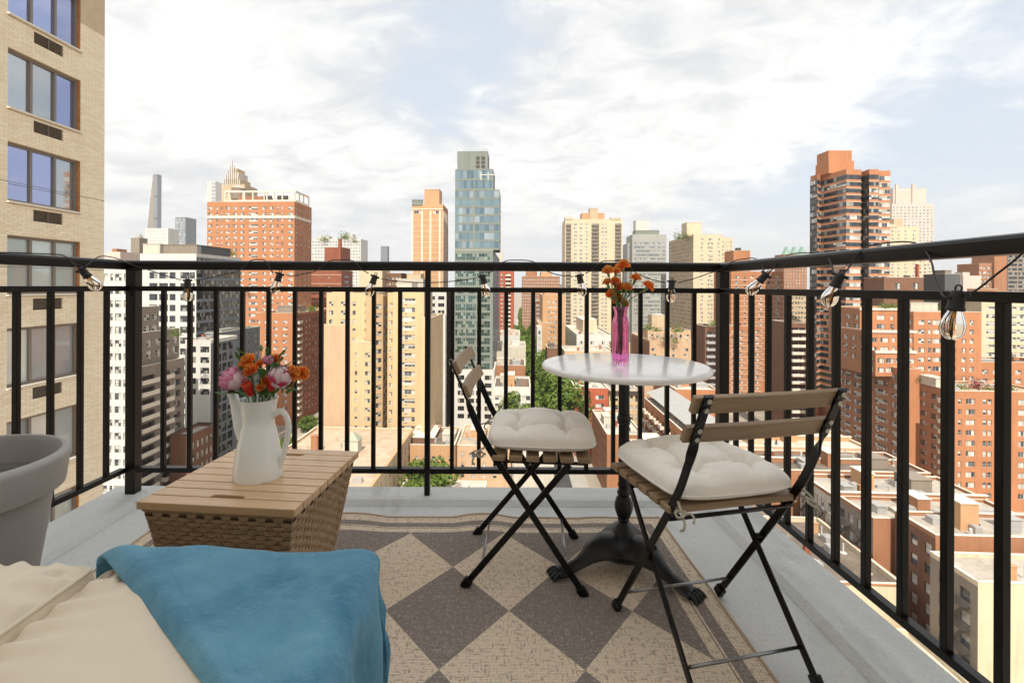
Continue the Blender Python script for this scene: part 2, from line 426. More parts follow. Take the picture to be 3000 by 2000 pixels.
    if zt < -8 and clutter and w > 6 and D > 6:
        for _ in range(min(13, 3+int(w*D/40))):
            u, v = rw.uniform(1.5, w-1.5), rw.uniform(1.2, min(D-1.2, 22)); q = rw.random(); m = MB()
            if q < .35: m.box((0, 0, .55), (rw.uniform(1.0, 2.2), rw.uniform(1, 1.8), 1.1)); m.box((0, 0, 1.14), (.9, .9, .1)); nm, mt = 'roof_fan', 'metal_w'
            elif q < .7: m.tube([(0, 0, 0), (0, 0, rw.uniform(.8, 1.9))], rw.uniform(.1, .22), 8); m.lathe([(.4, 0), (.3, .1)], 8); nm, mt = 'vent_pipe', rw.choice(['louver', 'white', 'metal_w'])
            elif q < .85: m.box((0, 0, .25), (rw.uniform(2, 5), .5, .5)); m.box((0, .7, .2), (rw.uniform(1, 3), .3, .3)); nm, mt = 'duct', 'metal_w'
            else: m.box((0, 0, .9), (.9, .7, 1.8)); m.box((0, 0, 1.85), (1.05, .85, .1)); nm, mt = 'chimney', rw.choice(['brick_mid', 'brick_dk', 'brick_tan'])
            m.build(nm, M[mt], B.root, loc=(u, v, h+.06))
    B.w, B.D, B.h, B.zt = w, D, h, zt
    return B
def on_roof(B, u, v, dz=0): 
    p = Vector((u*B.w, v*B.D, B.h+.05+dz)); q = Matrix.Rotation(-TH, 4, 'Z') @ p
    return Vector(B.root.location)+q
# ---------------------------------------------------------------- ground, streets
asph = simple('asphalt', (.055, .055, .057), .9, var=.25, vs=.3)
walkm = simple('sidewalk concrete', (.36, .34, .31), .9, var=.12, vs=.5)
linem = simple('road paint', (.75, .74, .7), .7)
def sheet(name, pts, z, mat, kind='structure'):
    m = MB(); m.add([(x, y, z) for x, y in pts], (tuple(range(len(pts))),)); o = m.build(name, mat); o['kind'] = kind; return o
def cf(u, v): return (u*cT+v*sT, -u*sT+v*cT)             # city grid -> world
gm = NT('city ground'); gm.set(Roughness=.95); c = gm.coord()
gm.col(gm.mix(gm.mr(gm.noise(c, .05, 6, .7), .35, .65), (.20, .18, .15), (.42, .36, .29))); 
sheet('ground', [(-6000, -400), (6000, -400), (6000, 6000), (-6000, 6000)], GZ, gm.m)
def strip(name, u0, u1, v0, v1, z, mat): return sheet(name, [cf(u0, v0), cf(u1, v0), cf(u1, v1), cf(u0, v1)], z, mat)
# street going away (trees), cross avenue near, avenue on the left
strip('sidewalk', -2, 22, 100, 900, GZ+.12, walkm); strip('road', 3, 17, 60, 900, GZ+.124, asph)
strip('road', -72, -52, 60, 900, GZ+.004, asph)
strip('sidewalk', -120, 140, 128, 131, GZ+.14, walkm); strip('road', -140, 160, 112, 128, GZ+.132, asph)
strip('pavement', -52, 60, 60, 112, GZ+.02, simple('pale plaza paving', (.62, .60, .56), .9, var=.1, vs=.3))
for k in range(24): strip('road_marking', 9.8, 10.1, 132+k*9, 136+k*9, GZ+.130, linem)
for k in range(8): strip('road_marking', 3.5+k*1.7, 4.3+k*1.7, 128.3, 131.3, GZ+.146, linem)
for k in range(30): strip('road_marking', -100+k*7, -97+k*7, 119.8, 120.1, GZ+.138, linem)

# ---------------------------------------------------------------- near cream tower on the left with real bricks
def near_tower():
    d0 = 18.8; X = -14.83
    fy = Vector((sT, cT, 0))
    corner = Vector((X, d0, 0))                                   # far edge seen at x=304
    root = empty('cream_brick_tower', (corner.x, corner.y, GZ), -TH, 'pale cream brick tower close by on the left with three-pane windows', 'building')
    # local: x to the right (outward), y away; wall on x=0 from y=-14 to 0
    zt = 16.0; h = zt-GZ; Y0 = -12.0
    wl = MB()
    wy0 = None
    # window right jamb is seen at x=235, left jamb at x=20
    def ysolve(px):
        t = (px-CX)/F       # corner + fy*s on ray
        s = (t*corner.y-corner.x)/(fy.x-t*fy.y); return s
    ya, yb = ysolve(20), ysolve(233); ga, gb = ysolve(96), ysolve(181)
    zs = [11.28-2.91*k+(-.0) for k in range(0, 12)]               # window heads
    zs = [8.35+2.91-2.91*k for k in range(0, 12)]
    wh = 1.84; rc = .14
    fz = lambda z: z-GZ
    cur = fz(zt)
    P = lambda y, z, d=0: (-d, y, z)
    for hd in zs:
        a, b = fz(hd), fz(hd-wh); ca, cb_ = fz(hd-wh-.13), fz(hd-wh-.55)
        wl.quad(P(Y0, a), P(0, a), P(0, cur), P(Y0, cur))
        wl.quad(P(Y0, b), P(ya, b), P(ya, a), P(Y0, a)); wl.quad(P(yb, b), P(0, b), P(0, a), P(yb, a))
        for q in (((ya, b), (yb, b)), ((ya, a), (yb, a)), ((ya, a), (ya, b)), ((yb, a), (yb, b))):
            (p1, z1), (p2, z2) = q; wl.quad(P(p1, z1), P(p2, z2), P(p2, z2, rc), P(p1, z1, rc))
        wl.quad(P(Y0, ca), P(0, ca), P(0, b), P(Y0, b))
        wl.quad(P(Y0, cb_), P(ga, cb_), P(ga, ca), P(Y0, ca)); wl.quad(P(gb, cb_), P(0, cb_), P(0, ca), P(gb, ca))
        for q in (((ga, cb_), (gb, cb_)), ((ga, ca), (gb, ca)), ((ga, ca), (ga, cb_)), ((gb, ca), (gb, cb_))):
            (p1, z1), (p2, z2) = q; wl.quad(P(p1, z1), P(p2, z2), P(p2, z2, .1), P(p1, z1, .1))
        cur = cb_
    wl.quad(P(Y0, 0), P(0, 0), P(0, cur), P(Y0, cur))
    wl.quad((0, 0, 0), (-14, 0, 0), (-14, 0, fz(zt)), (0, 0, fz(zt))); wl.quad((0, Y0, 0), (-14, Y0, 0), (-14, Y0, fz(zt)), (0, Y0, fz(zt)))
    wl.quad((0, Y0, fz(zt)), (0, 0, fz(zt)), (-14, 0, fz(zt)), (-14, Y0, fz(zt)))
    mort = simple('pale mortar', (.50, .40, .27), .95, var=.12, vs=2)
    wl.build('wall', mort, root)
    bt = NT('cream brick'); bt.set(Roughness=.85); g = bt.n('ShaderNodeNewGeometry'); oi = bt.n('ShaderNodeObjectInfo')
    r = bt.math('FRACT', bt.math('ADD', g.outputs['Random Per Island'], oi.outputs['Random']))
    st = bt.noise(bt.coord('Object', (1, .9, .12)), .9, 5, .6)
    k = bt.mix(r, (.76, .64, .46), (.85, .75, .58)); k = bt.mix(bt.mr(st, .5, .8, 0, .45), k, (.55, .42, .28)); bt.col(k)
    # one brick mesh, many bricks
    BW, BH = .285, .0745; half = MB()
    def brick_into(m, y, z, w):
        x1 = .012; g_ = .004
        vs = [(0, y+g_, z+g_), (0, y+w-g_, z+g_), (0, y+w-g_, z+BH-g_), (0, y+g_, z+BH-g_)]; vs += [(x1, a, b) for _, a, b in vs]
        m.add(vs, ((4, 5, 6, 7), (0, 1, 5, 4), (1, 2, 6, 5), (2, 3, 7, 6), (3, 0, 4, 7)))
    one = MB(); brick_into(one, -BW/2, -BH/2, BW); ome = one.mesh('brick', bt.m)
    allb = []
    zt_v, zb_v = 10.5, -12.5
    nr = int((zt_v-zb_v)/BH)
    for r_ in range(nr):
        z = fz(zb_v)+r_*BH; y = -.005-BW*(.5 if r_ % 2 else 1); first = True
        segs = []
        zc = z+BH/2
        if r_ % 2: segs.append((-BW/2, BW/2-.005))
        yy = -BW*(1.5 if r_ % 2 else 1)
        while yy > -4.95: segs.append((yy, BW)); yy -= BW
        for y, w in segs:
            clip = [(y, y+w)]
            for hd in zs:
                a, b = fz(hd), fz(hd-wh)
                if b < zc < a: clip = [s_ for p, q in clip for s_ in ((p, min(q, ya)), (max(p, yb), q)) if s_[1]-s_[0] > .03]
                ca, cb_ = fz(hd-wh-.13), fz(hd-wh-.55)
                if cb_ < zc < ca: clip = [s_ for p, q in clip for s_ in ((p, min(q, ga)), (max(p, gb), q)) if s_[1]-s_[0] > .03]
                if b-.10 < zc < b+.02: clip = [s_ for p, q in clip for s_ in ((p, min(q, ya)), (max(p, yb), q)) if s_[1]-s_[0] > .03]
            for p, q in clip: allb.append((p, z, q-p))
    full = [b_ for b_ in allb if abs(b_[2]-BW) < .01]; full.sort(key=lambda b_: (b_[0]**0)*abs(b_[1]-fz(3))*.35-abs(b_[0]+9)*0+((b_[0]+6))*1.0)
    sel = set(id(b_) for b_ in full[:300])
    rest = MB()
    for b_ in allb:
        if id(b_) in sel: inst(ome, 'brick', root, (0, b_[0]+BW/2, b_[1]+BH/2))
        else: brick_into(rest, *b_)
    o = rest.build('bricks', bt.m, root); o['kind'] = 'stuff'
    # warm light on the far jamb, painted in as an orange face
    jm = simple('jamb warm light', (.50, .20, .07), .9, var=.3, vs=9)
    frm = simple('taupe aluminium frame', (.20, .165, .135), .45); gv = glassmat('violet window glass', (.30, .34, .52), (.60, .64, .66), .2, metal=.8, rough=.03, dark2=(.48, .53, .78))
    sill = simple('stone sill', (.66, .62, .54), .7)
    gm_ = simple('ac grille dark bronze', (.13, .105, .075), .5, var=.25, vs=12)
    L_ = yb-ya
    gv2 = glassmat('curtained window glass', (.20, .22, .23), (.62, .70, .68), .55, metal=.25, rough=.05, dark2=(.36, .40, .42))
    for hd in zs[:]:
        b = fz(hd-wh)
        wn = MB()
        wn.quad((-rc-.04, yb, b), (-rc-.04, ya, b), (-rc-.04, ya, b+wh), (-rc-.04, yb, b+wh), 1)
        wn.v = wn.v[:0]; wn.f = []; wn.m = []; wn.uv = []
        fx = -rc+.02
        for z in (b+.04, b+wh-.04): wn.box((fx-.03, (ya+yb)/2, z), (.08, L_, .08))
        for y in (ya+.04, ya+L_*.335, ya+L_*.665, yb-.05): wn.box((fx-.03, y, b+wh/2), (.078, .08, wh-.16))
        for y in (ya+L_*.335+.06, ya+L_*.665+.06): wn.box((fx-.05, y, b+wh/2), (.05, .045, wh-.16))
        o = wn.build('window', frm, root, bevel=.004)
        for i in range(3):
            y0, y1 = ya+L_*(.335*i)+.05, ya+L_*(.335*(i+1))-.05
            pn = MB(); x = -rc-.035; tilt = rw.uniform(-.012, .012)
            pn.quad((x+tilt, y0, b+.06), (x-tilt, y1, b+.06), (x-tilt, y1, b+wh-.06), (x+tilt, y0, b+wh-.06)); pn.build('pane', gv if hd > 3.5 else gv2, o)
        m = MB(); m.box((.022, (ya+yb)/2, b-.028), (.16, L_+.08, .055)); m.build('sill', sill, root, bevel=.004)
        m = MB(); m.quad((-.001, yb-.003, b), (-rc, yb-.003, b), (-rc, yb-.003, b+wh), (-.001, yb-.003, b+wh)); m.build('jamb', jm, root)
        g1, g0 = fz(hd-wh-.13), fz(hd-wh-.55); m = MB()
        m.quad((-.09, ga, g0), (-.09, gb, g0), (-.09, gb, g1), (-.09, ga, g1))
        for k in range(9):
            z = g0+.03+k*(g1-g0-.05)/8.4; m.box((-.045, (ga+gb)/2, z), (.055, gb-ga-.02, .022), Matrix.Rotation(.5, 3, 'Y'))
        m.box((-.03, (ga+gb)/2, g0+.015), (.07, gb-ga, .03)); m.box((-.03, (ga+gb)/2, g1-.015), (.07, gb-ga, .03)); m.box((-.03, (ga+gb)/2, (g0+g1)/2), (.06, .04, g1-g0-.06))
        m.build('vent_grille', gm_, root)
    for z in (4.2, 1.55, -10): m = MB(); m.box((.014, Y0/2, fz(z)), (.008, -Y0, .016)); m.build('expansion_joint', gm_, root)
near_tower()

# ---------------------------------------------------------------- left group
bld('white_tower', 'plain white apartment tower in the gap between the cream tower and the corner post', 286, 384, 786, 108, D=3, wall='white', roof='roof_w', fr=dict(fh=2.9, wh=1.5, style='dbld', cols=[(.05, .6, 'sgld'), (.24, 1.0, 'sgld'), (.42, .6, 'sgld'), (.62, 1.5, 'dbld'), (.88, 1.5, 'dbld')], top=1.2, zmin=-52))
side3 = dict(fh=2.9, wh=1.55, style='dbl', cols=[(.10, 2.4), (.30, 2.4), (.62, 2.4), (.86, 2.4)], top=1.2)
bld('stepped_taupe_tower', 'taupe brick tower with a stack of recessed balconies right of the corner post', 330, 397, None, 117, zt=-19.8, xs=541, wall='taupe', roof='roof_g', side='R', sd=dict(fh=2.9, wh=1.7, style='dbl', cols=[(.22, 5.0, 'open'), (.60, 2.6, 'open'), (.84, 2.5, 'quadd')], top=1.5, rc=.9, slab='open', zmin=-56))
bld('upper_terrace_block', 'middle setback of the taupe stepped tower with a planted roof edge', 330, 395, None, 119, zt=-11.8, zb=-19.8, xs=526, wall='taupe', roof='roof_g', side='R', sd=dict(fh=2.9, wh=1.55, style='dblac', n=5, ww=1.9, top=1.0))
bld('top_terrace_block', 'topmost small setback of the taupe stepped tower', 330, 394, None, 121, zt=-5.6, zb=-11.8, xs=466, wall='taupe', roof='roof_g', side='R', sd=dict(fh=2.9, wh=1.55, style='dbl', n=3, ww=1.9, top=1.0))
B = bld('white_grid_tower', 'white tower with dark windows, dark glass flank and taupe machine room on the roof', 410, 575, 752, 150, xs=705, wall='white', roof='roof_g', sidewall='slate', side='R',
    fr=dict(fh=3.3, wh=1.95, style='duo', cols=[(.07, 2.6, 'trid'), (.24, 2.6, 'duo'), (.42, 2.8, 'trid'), (.58, 1.9, 'duo'), (.80, 2.9, 'curd'), (.93, 1.6, 'curd')], top=1.4, zmin=-45), sd=dict(fh=3.3, wh=2.5, style='curd', n=7, ww=3.3, top=.5, zmin=-50, rc=.1),
    pent=(('machine_room', .0, .30, .05, .5, 3.9, 'offwhite'), ('machine_room', .302, .92, .1, .6, 3.7, 'taupe'), ('screen_wall', .922, .995, .1, .75, 3.5, 'dkgray'), ('tank', .55, .7, .62, .75, 1.5, 'metal_w')))
bld('white_podium', 'lower white block with a glazed corner under the dark glass flank', 543, 618, 1005, 140, xs=696, wall='white', sidewall='slate', side='R', roof='roof_w', fr=dict(fh=3.0, wh=1.7, style='duo', cols=[(.30, 1.9, 'duo'), (.77, 2.6, 'curd')], top=.9, zmin=-32), sd=dict(fh=3.0, wh=2.3, style='curd', n=5, ww=3.2, top=.5, rc=.1, zmin=-52))
bld('dark_glass_block', 'long low dark glass block running away along the left avenue', 600, 634, 984, 152, xs=762, wall='slate', side='R', roof='roof_d', sd=dict(fh=3.1, wh=2.3, style='curd', n=12, ww=3.8, top=.5, rc=.12, zmin=-54), pent=(('skylight', .2, .8, .15, .45, 1.5, 'metal_w'),))
bld('brown_rowhouse', 'old brown brick rowhouse with a black cornice low behind the railing', 500, 562, 1283, 126, xs=640, wall='brick_brown', side='R', roof='roof_g', band='louver', sd=dict(fh=3.2, wh=1.8, style='sgl', n=6, ww=1.1, top=1.2))
B = bld('red_brick_tower', 'tall orange-red brick tower with rows of white windows and a roof pergola', 606, 862, 597, 241, xs=912, wall='brick_orange', side='R', roof='roof_g', band='slab',
    fr=dict(fh=2.9, wh=1.5, style='dbl', cols=[(.035, 1.9, 'dbl'), (.115, .9, 'sgl'), (.165, .9, 'sgl'), (.235, 2.0, 'dbl'), (.32, 1.9, 'dbl'), (.405, 2.0, 'dbl'), (.53, 4.4, 'quad'), (.655, 1.9, 'dbl'), (.74, 2.0, 'dbl'), (.81, .9, 'sgl'), (.86, .9, 'sgl'), (.955, 2.3, 'dbl')], top=1.5, zmin=-30),
    sd=dict(fh=2.9, wh=1.35, style='dbl', n=4, ww=1.6, top=1.5, obj=1, zmin=-30))
# white belt course and roof pergola
def part(B, nm, mat, boxes, parent=None):
    m = MB()
    for c, s_ in boxes: m.box(c, s_)
    return m.build(nm, M[mat], parent or B.root)
w_, D_, h_ = B.w, B.D, B.h
part(B, 'belt_course', 'slab', [((w_/2, -.08, h_-6.6), (w_+.3, .3, 1.3)), ((w_+.08, D_/2, h_-6.6), (.3, D_+.3, 1.3))])
bx = []
x0p, x1p, y0p, y1p, hp_ = w_*.18, w_*.985, 2.0, D_-2, 6.2
for z, t in ((h_+hp_, .8), (h_+1.6, .9)):
    bx += [(((x0p+x1p)/2, y0p, z), (x1p-x0p, .6, t)), (((x0p+x1p)/2, y1p, z), (x1p-x0p, .6, t)), ((x1p, (y0p+y1p)/2, z), (.6, y1p-y0p, t)), ((x0p, (y0p+y1p)/2, z), (.6, y1p-y0p, t))]
part(B, 'pergola_beam', 'slab', bx)
for f in (0, .06, .26, .28, .40, .56, .60, .70, .82, .98, 1): part(B, 'pergola_post', 'slab', [((x0p+(x1p-x0p)*f, y0p, h_+hp_/2), (.5, .5, hp_))])
for f in (.3, .6, 1): part(B, 'pergola_post', 'slab', [((x1p, y0p+(y1p-y0p)*f, h_+hp_/2), (.5, .5, hp_))])
part(B, 'plant_room', 'brick_mid', [((w_*.42, D_*.55, h_+2.4), (w_*.34, D_*.4, 4.8))]); part(B, 'louver_panel', 'louver', [((w_*.62, D_*.3, h_+2.8), (w_*.10, 1, 4)), ((w_*.80, D_*.3, h_+2.8), (w_*.12, 1, 4))])
def water_tower(p, r, hh, label, leg=3, mat='brick_brown', cone=True):
    t = empty('water_tower', p, 0, label, 'water tower'); m = MB(); m.lathe([(r, leg), (r*.98, leg+hh)], 20); m.build('tank', M[mat], t, auto=.6)
    m = MB(); m.lathe([(r*1.06, leg+hh), (.02, leg+hh+r*.6)], 20, cap=False); m.build('cone_roof', M['roof_g'], t)
    for sx in (-1, 1):
        for sy in (-1, 1): m = MB(); m.box((sx*r*.6, sy*r*.6, leg/2), (.25, .25, leg)); m.build('leg', M['louver'], t)
water_tower(on_roof(B, .23, .5), 3.4, 5.6, 'round wooden water tank standing on the roof of the red brick tower', 3.5, 'taupe')
# deco crown building behind
B = bld('art_deco_tower', 'beige tower top with a ribbed stepped crown behind the roof pergola', 648, 716, 545, 330, D=16, wall='beige', roof='roof_g', fr=None)
w_, D_, h_ = B.w, B.D, B.h
for k, (a, hh) in enumerate(((.12, 5), (.22, 9.5), (.32, 12.5))):
    part(B, 'crown_tier', 'beige' if k != 1 else 'palepink', [((w_*.45, D_/2, h_+hh/2), (w_*(.84-2*a), D_*(.9-a), hh))])
bx = []
for k in range(9): bx.append(((w_*(.10+.085*k), .1, h_+1.2+(4-abs(k-4))*1.9), (.55, .7, 6+(4-abs(k-4))*2.6)))
part(B, 'buttress', 'offwhite', bx)
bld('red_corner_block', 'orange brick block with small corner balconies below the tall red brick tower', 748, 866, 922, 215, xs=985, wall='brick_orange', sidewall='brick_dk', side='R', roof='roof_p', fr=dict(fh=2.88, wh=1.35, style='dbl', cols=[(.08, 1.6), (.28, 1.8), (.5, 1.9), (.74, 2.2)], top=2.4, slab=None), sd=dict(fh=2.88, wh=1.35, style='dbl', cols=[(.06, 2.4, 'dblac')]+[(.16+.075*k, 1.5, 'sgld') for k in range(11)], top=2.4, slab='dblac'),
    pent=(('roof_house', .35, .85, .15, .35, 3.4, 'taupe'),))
bld('cream_cornice_block', 'low pale street-corner building between the red block and the avenue', 700, 760, 1120, 236, D=20, wall='offwhite', roof='roof_w', fr=dict(fh=3.2, wh=1.6, style='dbl', n=3, ww=1.6, top=1.4))
t_ = empty('supertall_tower', W(432, 680, 2400), 0, 'needle-thin tapering grey skyscraper standing alone at the far left', 'skyscraper')
m = MB(); k_ = 2400/F
for i in range(8):            # stepped stone flank, left edge leaning in
    a, b = i/8, (i+1)/8; za, zb_ = a*168*k_, b*168*k_; xl = (17*a**1.15)*k_
    m.box(((xl+19*k_)/2, 15, (za+zb_)/2), (19*k_-xl, 30, zb_-za))
m.build('stone_flank', M['taupe'], t_)
m = MB(); m.box((24*k_, 14, 84*k_), (10*k_, 30, 172*k_)); m.build('glass_face', M['slate'], t_)
for f in (.24, .62): m = MB(); m.box((24*k_, -1.5, f*168*k_), (10.4*k_, 2, 5)); m.build('dark_band', M['louver'], t_)
# far tops
def simplebox(name, label, x0, x1, yt, d, wall, **k): return bld(name, label, x0, x1, yt, d, wall=wall, **k)
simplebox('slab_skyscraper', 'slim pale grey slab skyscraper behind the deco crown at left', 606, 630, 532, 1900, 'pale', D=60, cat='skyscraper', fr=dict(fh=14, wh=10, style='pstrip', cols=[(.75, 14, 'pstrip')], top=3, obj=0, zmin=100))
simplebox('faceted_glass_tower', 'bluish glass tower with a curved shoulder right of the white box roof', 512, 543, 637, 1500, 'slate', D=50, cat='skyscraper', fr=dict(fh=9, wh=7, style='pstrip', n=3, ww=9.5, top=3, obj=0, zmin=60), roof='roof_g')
simplebox('white_box_building', 'windowless ribbed white box building above the left rooftops', 424, 492, 672, 420, 'white', xs=524, fr=dict(fh=2.6, wh=.25, style='open', cols=[(.5, 17, 'open')], top=1.5, obj=0, zmin=0, max=4, rc=.1), roof='roof_w')
simplebox('domed_block', 'small grey block with a pointed dome left of the white box', 383, 408, 700, 360, 'taupe', D=8)
m = MB(); m.lathe([(2.6, 0), (2.4, 2), (1.4, 3.8), (.05, 5)], 16, cap=False); B0 = [q for q in S.objects if q.name == 'domed_block'][0]; m.build('dome', M['gray'], B0, loc=(3, 4, 700*0+ (ZC-uv_(383, 700)[1]*360/F)-GZ), auto=.6)
simplebox('pink_roof_block', 'low salmon coloured block at the far left edge of the skyline', 308, 352, 742, 300, 'palepink', D=20, pent=(('roof_house', .1, .4, .2, .6, 3, 'brick_mid'),))
simplebox('rooftop_tree_building', 'white apartment building with roof garden trees behind the brick chimney', 912, 1057, 703, 480, 'white', D=22, roof='roof_w', fr=dict(fh=3, wh=1.7, style='pale', n=17, ww=1.9, top=1.2, obj=0, zmin=-15), pent=(('penthouse', .1, .32, .2, .6, 4.2, 'white'), ('penthouse', .60, .80, .2, .6, 6, 'white')))
B = simplebox('brick_stack_building', 'dark red brick building with a tall blank shaft and thin white bands', 905, 1000, 796, 300, 'brick_dk', xs=1033, side='R', fr=dict(fh=5.4, wh=.9, style='sgld', cols=[(.35, 1.4), (.62, 1.4)], top=3, course=-2.0, zmin=-40), sd=dict(fh=3.2, wh=1.7, style='curd', cols=[(.5, 9, 'curd')], top=2, zmin=-20), pent=(('shaft', .44, .99, .1, .8, 15, 'brick_dk'), ('shaft_fin', .9, .98, -.02, .09, 20, 'brick_dk')), band='slab')
simplebox('lone_round_tower', 'lone slim grey tower far away between two brick buildings', 1115, 1135, 722, 1400, 'slate', D=18, cat='skyscraper')
B = simplebox('pier_tower', 'orange brick tower divided by pale vertical piers with a blank penthouse box', 1206, 1297, 604, 262, 'brick_tan', xs=1312, side='R', sidewall='brick_mid', roof='roof_g', sd=dict(fh=2.9, wh=1.5, style='sgl', n=4, ww=1.2, top=2.5, zmin=-10),
    fr=dict(fh=2.9, wh=1.5, style='dbl', cols=[(.18, 3.8, 'tri'), (.80, 3.8, 'tri')], top=2.5, max=1), pent=(('penthouse', .38, .86, .1, .6, 9.2, 'brick_tan'), ('parapet_wall', .0, .34, .0, .08, 3.2, 'green_gray')))
w_, D_, h_ = B.w, B.D, B.h; bx = []
for f in (.02, .33, .60, .90): bx.append(((w_*f, -.08, h_/2-1.5), (.9, .3, h_-2)))
for f in (.0, .18, .4, .65, .95): bx.append(((w_+.08, D_*f+.3, h_/2-1.5), (.3, .5, h_-2)))
part(B, 'pier', 'slab', bx)
part(B, 'belt_course', 'slab', [((w_/2, -.04, h_-1.6), (w_+.1, .2, .5))]+[((w_/2, -.03, h_-7.5-2.9*k), (w_, .12, .18)) for k in range(16)])
simplebox('tan_low_block', 'flat tan block above the yellow building', 1051, 1120, 795, 260, 'cream', D=16, fr=None, roof='roof_g')
simplebox('brown_window_block', 'small brown brick block with close windows behind the middle railing', 1118, 1176, 805, 268, 'brick_brown', D=16, fr=dict(fh=3, wh=1.5, style='sgl', n=6, ww=1, top=1.2, zmin=-10))
simplebox('white_roofhouse', 'small white rooftop structure left of the middle post', 1164, 1240, 822, 240, 'offwhite', D=18, pent=(('penthouse', .3, .85, .2, .7, 3.4, 'beige'),), roof='roof_w')
# ---------------------------------------------------------------- yellow complex
Yd = 158
bld('pink_blank_wall', 'blank pinkish brick wing at the left foot of the yellow building', 943, 1012, 960, 156, D=14, wall='pink', roof='roof_p', sidewall='yellow')
bld('yellow_west_wing', 'tall pale yellow brick wing with stepped top and small dark windows', 957, 1092, 866, 160, D=16, wall='yellow', roof='roof_p', fr=dict(fh=2.9, wh=1.4, style='dbld', cols=[(.10, 1.4), (.36, 1.5), (.60, 1.0, 'sgld'), (.88, 1.5)], top=1.9), pent=(('setback', .04, .5, .2, .9, 1.6, 'yellow'),))
bld('yellow_front_wing', 'lower yellow wing with tall blank centre panel in front of the west wing', 1028, 1090, 1010, 156.5, D=3, wall='yellow', roof='roof_p', fr=dict(fh=2.9, wh=1.35, style='dbld', cols=[(.26, .8, 'sgld'), (.80, 1.6)], top=2.5))
def angled(name, label, x0, d0, x1, d1, yt, wall, sp, zt=None, thick=6, roof='roof_p', cat='building', zb=GZ, pent=()):
    """a wing whose face is turned: from (x0,d0) to (x1,d1)"""
    B = Bld(); B.nwin = 0; B.stuff = {}; B.wall = MB(); B.band = MB(); B.bal = MB(); B.balc = lambda *a: None
    a = Vector(((x0-CX)*d0/F, d0)); b = Vector(((x1-CX)*d1/F, d1)); e = (b-a); w = e.length; e.normalize(); ang = math.atan2(e.y, e.x)
    if zt is None: zt = ZC-uv_(x0, yt)[1]*d0/F
    B.root = empty(name, (a.x, a.y, zb), ang, label, cat); h = zt-zb
    if sp: facade(B, Vector((0, 0, 0)), Vector((1, 0, 0)), w, 0, h, dict(sp, zmin=sp.get('zmin', -58)-zb), 0)
    else: B.wall.quad((0, 0, 0), (w, 0, 0), (w, 0, h), (0, 0, h))
    B.wall.quad((w, 0, 0), (w, thick, 0), (w, thick, h), (w, 0, h)); B.wall.quad((0, 0, 0), (0, 0, h), (0, thick, h), (0, thick, 0)); B.wall.quad((0, thick, 0), (0, thick, h), (w, thick, h), (w, thick, 0))
    B.wall.build('wall', [M[wall]], B.root)
    m = MB(); m.box((w/2, thick/2, h+.25), (w+.06, thick+.06, .5)); m.build('parapet', M[wall], B.root)
    m = MB(); m.quad((.2, .2, h+.504), (w-.2, .2, h+.504), (w-.2, thick-.2, h+.504), (.2, thick-.2, h+.504)); m.build('roof', M[roof], B.root)
    if B.band.v: B.band.build('stone_course', M['slab'], B.root)
    for key, mm in B.stuff.items(): o = mm.build('windows', [M[key[0]], M[key[1]], M['metal_w']], B.root); o['kind'] = 'stuff'
    B.w, B.h, B.D = w, h, thick; return B
angled('yellow_turned_bay', 'yellow bay with a blank upper gable, turned to the right, left of the shaded bay', 1090, 157, 1122, 160, 866, 'yellow', dict(fh=2.9, wh=1.5, style='dbld', cols=[(.62, 2.2)], top=2.8))
angled('yellow_dark_bay', 'shaded narrow bay of the yellow building with close stacked windows', 1122, 160, 1138, 166, 870, 'yellow_dk', dict(fh=2.9, wh=1.6, style='dbld', cols=[(.5, 3.6)], top=2.8))
angled('yellow_slot_bay', 'narrow yellow slot bay just left of the wide white-framed windows', 1136, 160.5, 1155, 160, 862, 'yellow', dict(fh=2.9, wh=1.4, style='dbl', cols=[(.5, 1.2)], top=2.8))
bld('yellow_east_wing', 'yellow brick wing with one column of very wide white-framed windows beside the middle post', 1152, 1242, 853, 158, D=16, wall='yellow', roof='roof_w', fr=dict(fh=2.92, wh=1.5, style='quadac', cols=[(.49, 4.6, 'quadac')], top=2.3), pent=(('setback', .0, .5, .3, .9, 2.6, 'offwhite'),))
bld('yellow_rear_wing', 'plain yellow flank with narrow slit windows right of the middle post', 1236, 1262, 940, 150, xs=1298, wall='yellow', side='R', roof='roof_w', sd=dict(fh=2.9, wh=1.1, style='sgld', cols=[(.12, .5), (.46, .5), (.8, .5)], top=2.0, zmin=-54))
bld('white_pilaster', 'narrow bright white corner strip beside the yellow flank', 1296, 1305, 930, 175, D=3, wall='white', roof='roof_w')
bld('white_brown_block', 'white-fronted block with dark windows and a brown flank left of the glass tower', 1254, 1308, 856, 205, xs=1331, wall='white', sidewall='brick_brown', side='R', roof='roof_w', fr=dict(fh=2.95, wh=1.5, style='trid', cols=[(.2, 2.8), (.72, 2.6)], top=1.6, zmin=-40), sd=dict(fh=2.95, wh=1.5, style='sgld', n=7, ww=1.3, top=1.6, zmin=-50))
# ---------------------------------------------------------------- glass tower
gt = dict(fh=3.25, wh=2.45, style='curb', top=.5, rc=.08)
bld('glass_tower_body', 'tall green-grey glass tower in the middle of the skyline, upper floors light blue', 1332, 1444, 739, 190, xs=1463, wall='green_gray', side='R', sidewall='slate', roof='roof_g', fr=dict(gt, cols=[(.15, 3.9, 'cur'), (.44, 4.2, 'cur'), (.74, 5.6, 'cur')], zmin=-33), sd=dict(fh=3.25, wh=2.6, style='curd', n=3, ww=4.6, top=.4, rc=.08, zmin=-40), cat='skyscraper')
